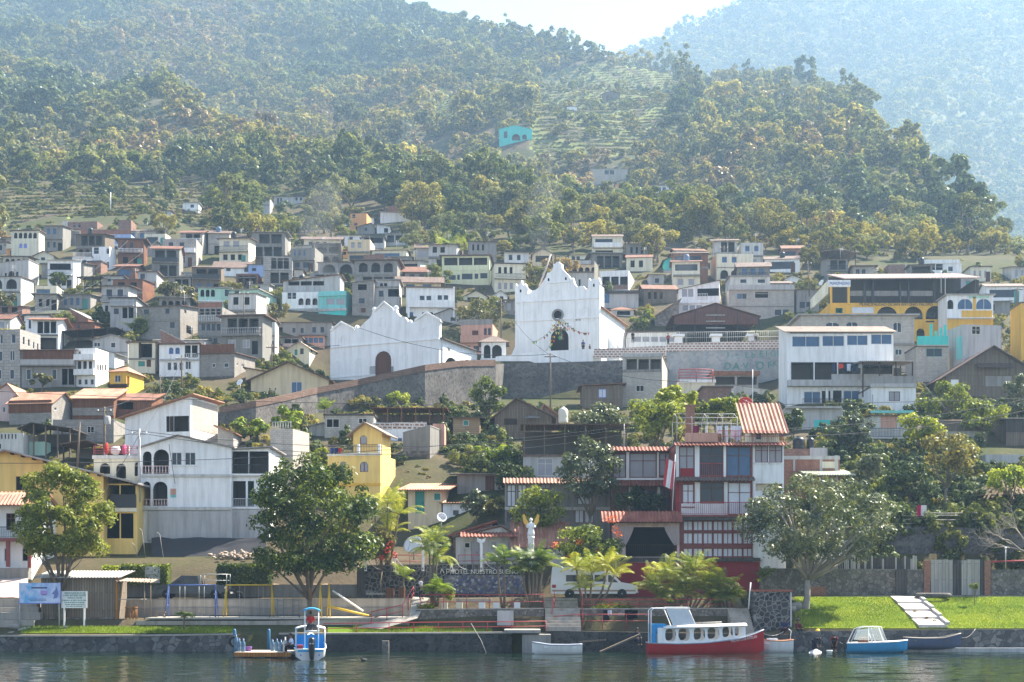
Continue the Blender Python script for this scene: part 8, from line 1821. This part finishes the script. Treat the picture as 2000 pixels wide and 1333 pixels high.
def person(label,loc,rz=0,pose='stand',shirt=(.7,.7,.75),pants=(.03,.03,.04),long=False,hat=None,group=None,scale=1.0,skirt=False,longhair=False):
 r_ = empty('person', loc, rz, label, 'person', group); r_.scale = (scale,) * 3; V3 = Vector
 hip = {'stand': .92, 'sit': .45, 'bend': .86}[pose]
 if pose == 'bend': ch, nk, hd = V3((0, -.42, 1.02)), V3((0, -.55, 1.03)), V3((0, -.70, .98))
 else: ch,nk,hd=V3((0,.02 if pose == 'stand' else -.06,hip+.40)),V3((0,0 if pose == 'stand' else -.08,hip+.56)),V3((0,-.03 if pose == 'stand' else -.12,hip+.70))
 pel=V3((0,0,hip)); V=[(pel,.15,.11),(pel.lerp(ch,.5),.14,.10),(ch,.17,.11),(nk,.055,.055),(hd,.085,.10),(hd+V3((0,-.01,.10)) if pose != 'bend' else hd+V3((0,-.09,.03)),.075,.09)]; E=[(0,1),(1,2),(2,3),(3,4),(4,5)]
 arms = []; legs = []
 for s in (-1, 1):
  sh_ = ch + V3((s * .19, 0, .06)) if pose != 'bend' else ch + V3((s * .19, -.03, .02))
  if pose == 'stand': el,wr,kn,an,to=sh_+V3((s*.05,.03,-.28)),sh_+V3((s*.05,-.09*(1 if s > 0 else 2),-.52)),V3((s*.10,-.05*s,hip*.52)),V3((s*.11,-.06*s,.07)),V3((s*.13,-.18-.06*s,.03))
  elif pose == 'sit': el,wr,kn,an,to=sh_+V3((s*.07,-.10,-.26)),sh_+V3((-s*.02,-.33,-.32)),V3((s*.12,-.42,hip+.02)),V3((s*.12,-.44,.06)),V3((s*.13,-.58,.03))
  else: el,wr,kn,an,to=sh_+V3((s*.03,-.03,-.27)),sh_+V3((-s*.04,-.15,-.5)),V3((s*.11,-.06,.46)),V3((s*.12,.03,.05)),V3((s*.13,-.12,.02))
  i0=len(V); V += [(sh_,.06),(el,.045),(wr,.032),(wr+(wr-el).normalized()*.07,.04,.022)]; E += [(2,i0),(i0,i0+1),(i0+1,i0+2),(i0+2,i0+3)]; arms.append((sh_,el,wr))
  hd_=(wr-el).normalized(); sd_=V3((0,1,0)).cross(hd_).normalized() if abs(hd_.y) < .9 else V3((1,0,0))
  for f_, (o_, l_) in enumerate(((-.03, .06), (-.01, .075), (.01, .07), (.028, .055), (.045, .03))):
   j=len(V); b_=V[i0+3][0]; V += [(b_+sd_*o_+hd_*.03,.010),(b_+sd_*o_*(1.2 if f_ < 4 else 1.7)+hd_*(.03+l_*.6),.009),(b_+sd_*o_*1.15+hd_*(.03+l_)+V3((0,-.012,0)),.008)]; E += [(i0+3,j),(j,j+1),(j+1,j+2)]
  i1=len(V); hj=pel+V3((s*.10,0,-.04)); V += [(hj,.10),(kn,.065),(an,.042),(to,.04)]; E += [(0,i1),(i1,i1+1),(i1+1,i1+2),(i1+2,i1+3)]; legs.append((hj,kn,an))
 skinmesh('body', V, E, SKIN(), r_)
 sm_=m_flat('shirt_%02d%02d%02d' % tuple(int(c*99) for c in shirt),shirt,.9,.1); pm=m_flat('trousers_%02d%02d%02d' % tuple(int(c*99) for c in pants),pants,.9,.1)
 SV=[(pel+V3((0,0,.06)),.175,.135),(pel.lerp(ch,.55),.17,.13),(ch,.20,.14),(ch.lerp(nk,.75),.085,.08)]; SE=[(0,1),(1,2),(2,3)]
 for sh_,el,wr in arms: j=len(SV); e2=el if not long else wr; SV += [(sh_,.085),(sh_.lerp(el,.85),.07)]; SE += [(2,j),(j,j+1)];
 if long:
  for q,(sh_,el,wr) in enumerate(arms): j=len(SV); SV += [(el.lerp(wr,.85),.05)]; SE += [(5+q*2,j)]
 skinmesh('shirt', SV, SE, sm_, r_)
 PV = [(pel + V3((0, 0, .03)), .17, .13)]; PE = []
 for hj,kn,an in legs: j=len(PV); PV += [(hj,.115),(kn,.085 if not skirt else .12),(kn.lerp(an,.85 if not skirt else .6),.062 if not skirt else .13)]; PE += [(0,j),(j,j+1),(j+1,j+2)]
 skinmesh('skirt' if skirt else 'trousers', PV, PE, pm, r_)
 up = (V[5][0] - V[4][0]).normalized(); hc = V[4][0] + up * .07 + V3((0, .025, .01))
 hb = MB(); hb.ball(hc, .10, .115, .11, 12, 8);
 if longhair: hb.tube([hc+V3((0,.09,-.02)),hc+V3((0,.12,-.2)),hc+V3((0,.11,-.38))],[.07,.06,.03],7)
 hb.build('hair', HAIR(), r_)
 fc = V[4][0]; f_ = MB(); fy = -.098 if pose != 'bend' else -.06
 f_.ball(fc + V3((0, fy - .015, .03)), .014, .022, .022, 6, 4); f_.build('nose', SKIN(), r_); eb = MB()
 for s in (-1, 1): eb.ball(fc + V3((s * .034, fy + .006, .06)), .011, .008, .008, 6, 4)
 eb.build('eye',HAIR(),r_); MB().ball(fc+V3((0,fy+.006,-.012)),.026,.008,.007,6,4).build('mouth',m_flat('lip',(.22,.07,.06)),r_)
 er=MB(); [er.ball(fc+V3((s*.088,0,.045)),.012,.02,.03,6,4) for s in (-1,1)]; er.build('ear',SKIN(),r_)
 if hat: MB().lathe([(.19,0),(.19,.015),(.11,.02),(.10,.10),(.06,.12)],14,hc+V3((0,-.02,.05))).build('hat',m_flat('hat_%d' % int(hat[0]*99),hat,.8),r_)
 return r_
def foot(px, py, d): return P(px, py, d)
q=foot(822,1171,120.6); person('person in a white shirt and dark trousers standing on the walkway',q,R(70),'stand',(.72,.70,.74),(.03,.03,.05))
person('person in a red shirt sitting at the helm of the tourist launch',at(609,103)+Vector((0,-.6,1.88)),R(190),'sit',(.55,.03,.03),(.04,.04,.06))
person('person in a pale lilac shirt sitting on the side of the tourist launch',at(572,102.8)+Vector((0,-.3,.42)),R(-70),'sit',(.66,.64,.80),(.02,.02,.03))
person('person washing clothes bent over at the shore in dark clothes',at(1592,113.4)+Vector((0,.2,.02)),R(20),'bend',(.03,.035,.06),(.03,.03,.05),True,skirt=True,longhair=True,group='people washing at the shore')
person('person in a dark red top bent over beside the light blue motorboat',at(1630,113.6)+Vector((0,.2,.05)),R(-10),'bend',(.20,.02,.03),(.05,.02,.02),skirt=True,longhair=True,group='people washing at the shore')
person('person crouching in dark clothes behind the stern of the red launch',at(1243,114)+Vector((0,.1,.5)),R(30),'sit',(.02,.025,.04),(.03,.03,.05),True,longhair=True)
person('person in navy sitting on the bank right of the stone pillar wall',P(1533,1241,115.6),R(-30),'sit',(.03,.04,.10),(.05,.02,.03),True,longhair=True,group='people sitting on the bank')
person('person in maroon sitting on the bank beside the navy-clad person',P(1558,1243,115.6),R(20),'sit',(.10,.02,.03),(.02,.02,.03),True,longhair=True,group='people sitting on the bank')
tag(MB().ball((0,0,0),.26,.22,.24,10,7,jit=.25).build('yellow_bundle',m_flat('yellow_plastic',(.75,.48,.02),.5),None,P(1597,1235,115.4)),'bright yellow sack on the cobble wall edge','sack')
tag(MB().add([(-.5,-.2,0),(.45,-.25,0),(.5,.3,.1),(.1,.2,.3),(-.4,.3,.08)],[(0,1,3),(1,2,3),(2,4,3),(4,0,3),(0,4,2,1)]).build('wet_cloth_heap',m_flat('white_washing',(.7,.66,.64),.8),None,at(1592,112.6)),'white heap of wet washing on the stones at the waterline','washing')
tag(MB().lathe([(.16,0),(.22,.22),(.24,.28)],14).build('wash_basin','whitepaint',None,at(1620,111.8)+Vector((0,0,-.05))),'white plastic basin floating near the washing people','basin')
person('person in dark blue looking over the white church parapet',P(1139,688,223),0,'stand',(.03,.05,.16),(.02,.02,.03),scale=1.0,group='people on the church plaza')
person('child in dark clothes beside the person at the church parapet',P(1152,690,223),R(40),'stand',(.10,.05,.08),(.02,.02,.03),scale=.72,group='people on the church plaza')
person('person in black sitting at the left plaza railing',P(1236,671,222),R(20),'stand',(.02,.02,.03),(.02,.02,.02),group='people on the church plaza')
person('person in a red top by the plaza railing near the first pillar',P(1305,675,222.3),R(-30),'stand',(.3,.06,.06),(.03,.03,.04),group='people on the church plaza')
person('person in a pale top at the far right plaza railing',P(1476,671,222),R(10),'stand',(.6,.5,.45),(.03,.03,.05),group='people on the church plaza')
for i,(x,c_) in enumerate(((527,(.5,.12,.15)),(538,(.10,.10,.14)))): person(['person in a reddish top on the church ramp below the cream gable','person in dark clothes on the church ramp below the cream gable'][i],P(x,786,192),R(60),'stand',c_,(.03,.03,.05),group='people on the church ramp')
for lb,a_,b_ in (('mooring rope from the bow of the red launch to the shore',at(1488,112.3)+Vector((0,0,1.5)),at(1530,114.6)+Vector((0,0,1.5))),('mooring rope from the white boat to the stone pillar wall',at(1478,113)+Vector((0,0,.8)),at(1455,114.7)+Vector((0,0,1.0))),('slack rope from the dark blue rowing boat to the cobble wall',at(1878,113.9)+Vector((0,0,1.1)),at(1905,115)+Vector((0,0,1.7)))):
 tag(MB().tube([a_.lerp(b_,i/8)-Vector((0,0,.25*4*(i/8)*(1-i/8))) for i in range(9)],.022,5).build('mooring_rope','palewood'),lb,'rope','mooring ropes')
def pole(label, px, yt, yb, d, r=.13, mat='wood', arm=True, lean=0, dx=0):
 b_,t_=P(px,yb,d),P(px+dx,yt,d); rt=empty('utility_pole',b_,0,label,'pole','utility poles'); h=t_-b_
 MB().tube([Vector((0, 0, -1)), h * .5, h], [r, r * .9, r * .75], 8).build('post', mat, rt)
 if arm: MB().box(h.x-.8,h.x+.8,h.y-.06,h.y+.06,h.z-.55,h.z-.43).build('crossarm',mat,rt); [MB().lathe([(.05,0),(.07,.08),(.04,.16)],8,h+Vector((x,0,-.43))).build('insulator','whitepaint',rt) for x in (-.65,0,.65)]
 return rt
pole('utility pole rising in front of the dark church wall',1075,690,800,205,.12); pole('utility pole with a transformer behind the cream annexe',204,795,900,158,.14); pole('slim concrete pole in front of the arcaded white house',272,838,960,139,.14,'palegrey'); pole('leaning pole behind the yellow house roof',151,825,905,150,.11,'wood',False,dx=5)
pole('dark pole in front of the blue-windowed white house',355,694,776,195,.12); pole('thin pole in front of the grey block house on stilts',313,733,790,190,.08,arm=False); pole('tall pole beside the tiled kiosk',979,585,700,240,.12); pole('thin pole left of the tiled kiosk',972,655,706,228,.08,arm=False); pole('dark pole against the narrow block tower house',476,568,675,238,.11)
pole('pole with wires beside the drab block',531,672,722,210,.1); pole('dark leaning pole left of the town hall',1581,510,568,262,.12,dx=-4); pole('white mast beside the lemon-green trees',1470,722,800,190,.06,'whitepaint',False); pole('pole on the slope above the great hall',1414,480,545,300,.1); pole('pole at the right edge behind the orange-yellow house',1987,560,592,240,.12)
pole('slanting white cane pole on the left terraces',216,376,403,385,.14,'whitepaint',False,dx=-0); pole('mast on the ramp beside the left church',862,735,752,211,.07,'whitepaint',False); pole('mast in the garden of the middle hotel wing',1219,828,872,150,.08,'palegrey',False); pole('tall thin aerial on the town hall roof',1838,530,560,233,.06,'greymetal',False); pole('second thin aerial on the town hall wing',1846,535,572,233,.06,'greymetal',False)
tb=MB().lathe([(.28,0),(.32,.1),(.32,.8),(.2,.9)],12).build('transformer','palegrey',None,P(210,830,157.6)); tag(tb,'grey transformer can on the pole behind the cream annexe','transformer')
def cable(label, a_, b_, sag=1.0, r=.022, mat='iron'):
 a_,b_=P(*a_),P(*b_); n=14; o=MB().tube([a_.lerp(b_,i/n)-Vector((0,0,sag*4*(i/n)*(1-i/n))) for i in range(n+1)],r,4,cap=False).build('power_cable',mat); tag(o,label,'cable','overhead cables')
for i, (lb, a_, b_, s) in enumerate((
 ('upper long cable crossing the town in front of the church wall',(-60,762,150),(2060,776,150),1.2),('lower long cable crossing the town in front of the church wall',(-60,905,135),(1500,795,150),1.5),
 ('cable from the slim concrete pole to the right across the block tower',(272,842,139),(1225,838,150),1.6),('second cable from the slim concrete pole across the yellow tower',(272,846,139),(1225,848,150),2.0),('cable from the slim concrete pole to the pole with a transformer',(272,840,139),(204,797,158),.8),('cable from the pole with a transformer up to the dark pole',(204,797,158),(355,698,195),1.2),
 ('cable from the dark pole down past the mono-pitch house',(355,698,195),(272,850,139),1.0),('cable from the pole by the church wall to the right',(1075,692,205),(1345,745,200),1.0),('cable from the pole by the church wall to the left',(1075,692,205),(700,640,209),1.5),('cable from the pole by the church wall to the kiosk pole',(1075,694,205),(979,588,240),1.0),('cable strung across the front of the left church',(531,676,210),(979,600,240),2.0),
 ('cable from the slim concrete pole down to the quay side',(272,850,139),(60,1120,128),1.2),('cable along the roofs of the right hillside',(1300,838,150),(2060,768,160),1.3),('second cable along the roofs of the right hillside',(1300,845,150),(2060,790,160),1.5),('cable slanting from the white house terrace into the right trees',(1784,720,186),(1850,800,165),.4),('cable from the leaning pole to the slim concrete pole',(156,827,150),(272,842,139),.8),('service cable on the front of the large white house',(330,868,138),(342,945,138),.1),('cable crossing in front of the upper left houses',(0,620,240),(250,470,300),2.0),('second cable crossing in front of the upper left houses',(0,628,240),(330,450,310),2.5))):
 cable(lb, a_, b_, s, .026 if a_[2] < 170 else .034)
bcol = ['c8b040', '4a8a50', 'c04838', 'd8d4c8', '8a5030']
bu=empty('bunting_string',P(1094,618,228.0),0,'strings of coloured bunting hung from the round church window','bunting'); cb0=MB(); o0=bu.location
rg = random.Random(6); pcs = {c_: MB() for c_ in bcol}
for (x1, y1) in ((1040, 668), (1078, 640), (1110, 640), (1150, 650), (1062, 690), (1095, 660)):
 b_=P(x1,y1,226)-o0; pts_=[b_*(i/10)-Vector((0,0,.8*4*(i/10)*(1-i/10))) for i in range(11)]; cb0.tube(pts_,.025,4,cap=False)
 for p in pts_[1:]:
  for _ in range(2):
   c_=rg.choice(bcol); q_=p+Vector((rg.uniform(-.3,.3),0,0)); pcs[c_].add([q_+Vector((-.16,0,0)),q_+Vector((.16,0,0)),q_+Vector((.05,-.05,-.42))],[(0,1,2)])
cb0.build('string', 'iron', bu)
for c_, m_ in pcs.items():
 if m_.v: m_.build('pennant', m_flat('pennant_' + c_, c3(c_), .9), bu)
root,pt,Wd,Hh,dep=H('small white open kiosk with a dark tiled hipped roof beside the tall church',940,988,669,708,'white',[('oa',945,958,674,700),('oa',961,980,674,700),('k',938,990,701,704,'white',.15)],d=223.5,dep=4,roof='hip',rc='tiledark',rise=1.3,over=.5,cat='kiosk',name='kiosk',group=None)
tag(MB().tube([P(1048,575,236),P(1076,497,236)],.16,6).build('leaning_mast','palewood'),'pale leaning mast behind the left turret of the tall church','mast'); tag(MB().add([P(1161,510,238),P(1168,520,238),P(1168,552,238),P(1160,552,238)],[(0,1,2,3)]).add([P(1161,510,238.4),P(1168,520,238.4),P(1168,552,238.4),P(1160,552,238.4)],[(0,3,2,1)]).build('wall_fin','palecream'),'tall cream wall fin behind the right church turret','wall')
t=NT('thin_smoke'); pv=t.n('ShaderNodeVolumePrincipled'); pv.inputs['Color'].default_value=(.9,.93,.97,1); pv.inputs['Density'].default_value=.008; pv.inputs['Anisotropy'].default_value=.3; t.l(pv.outputs[0],t.out.inputs['Volume'])
for i,(px,py,d,s,lb) in enumerate(((1045,485,300,3.4,'smoke drifting up behind the tall church'),(608,530,292,4.2,'smoke over the ruined pale house'),(1308,590,262,2.2,'smoke beside the stone-walled gabled house'),(786,300,470,2.6,'smoke rising from the slope left of the turquoise chapel'))):
 mb = MB(); rg = random.Random(i); c = P(px, py, d)
 for j in range(5): f_=j/4; mb.ball((rg.uniform(-.5,.5)*s+f_*s*.6,0,(j-1.2)*s*1.1),s*(.45+.5*f_),None,s*(.8+.3*f_),12,8,jit=.35)
 tag(mb.build('smoke', t.m, None, c), kind='stuff')
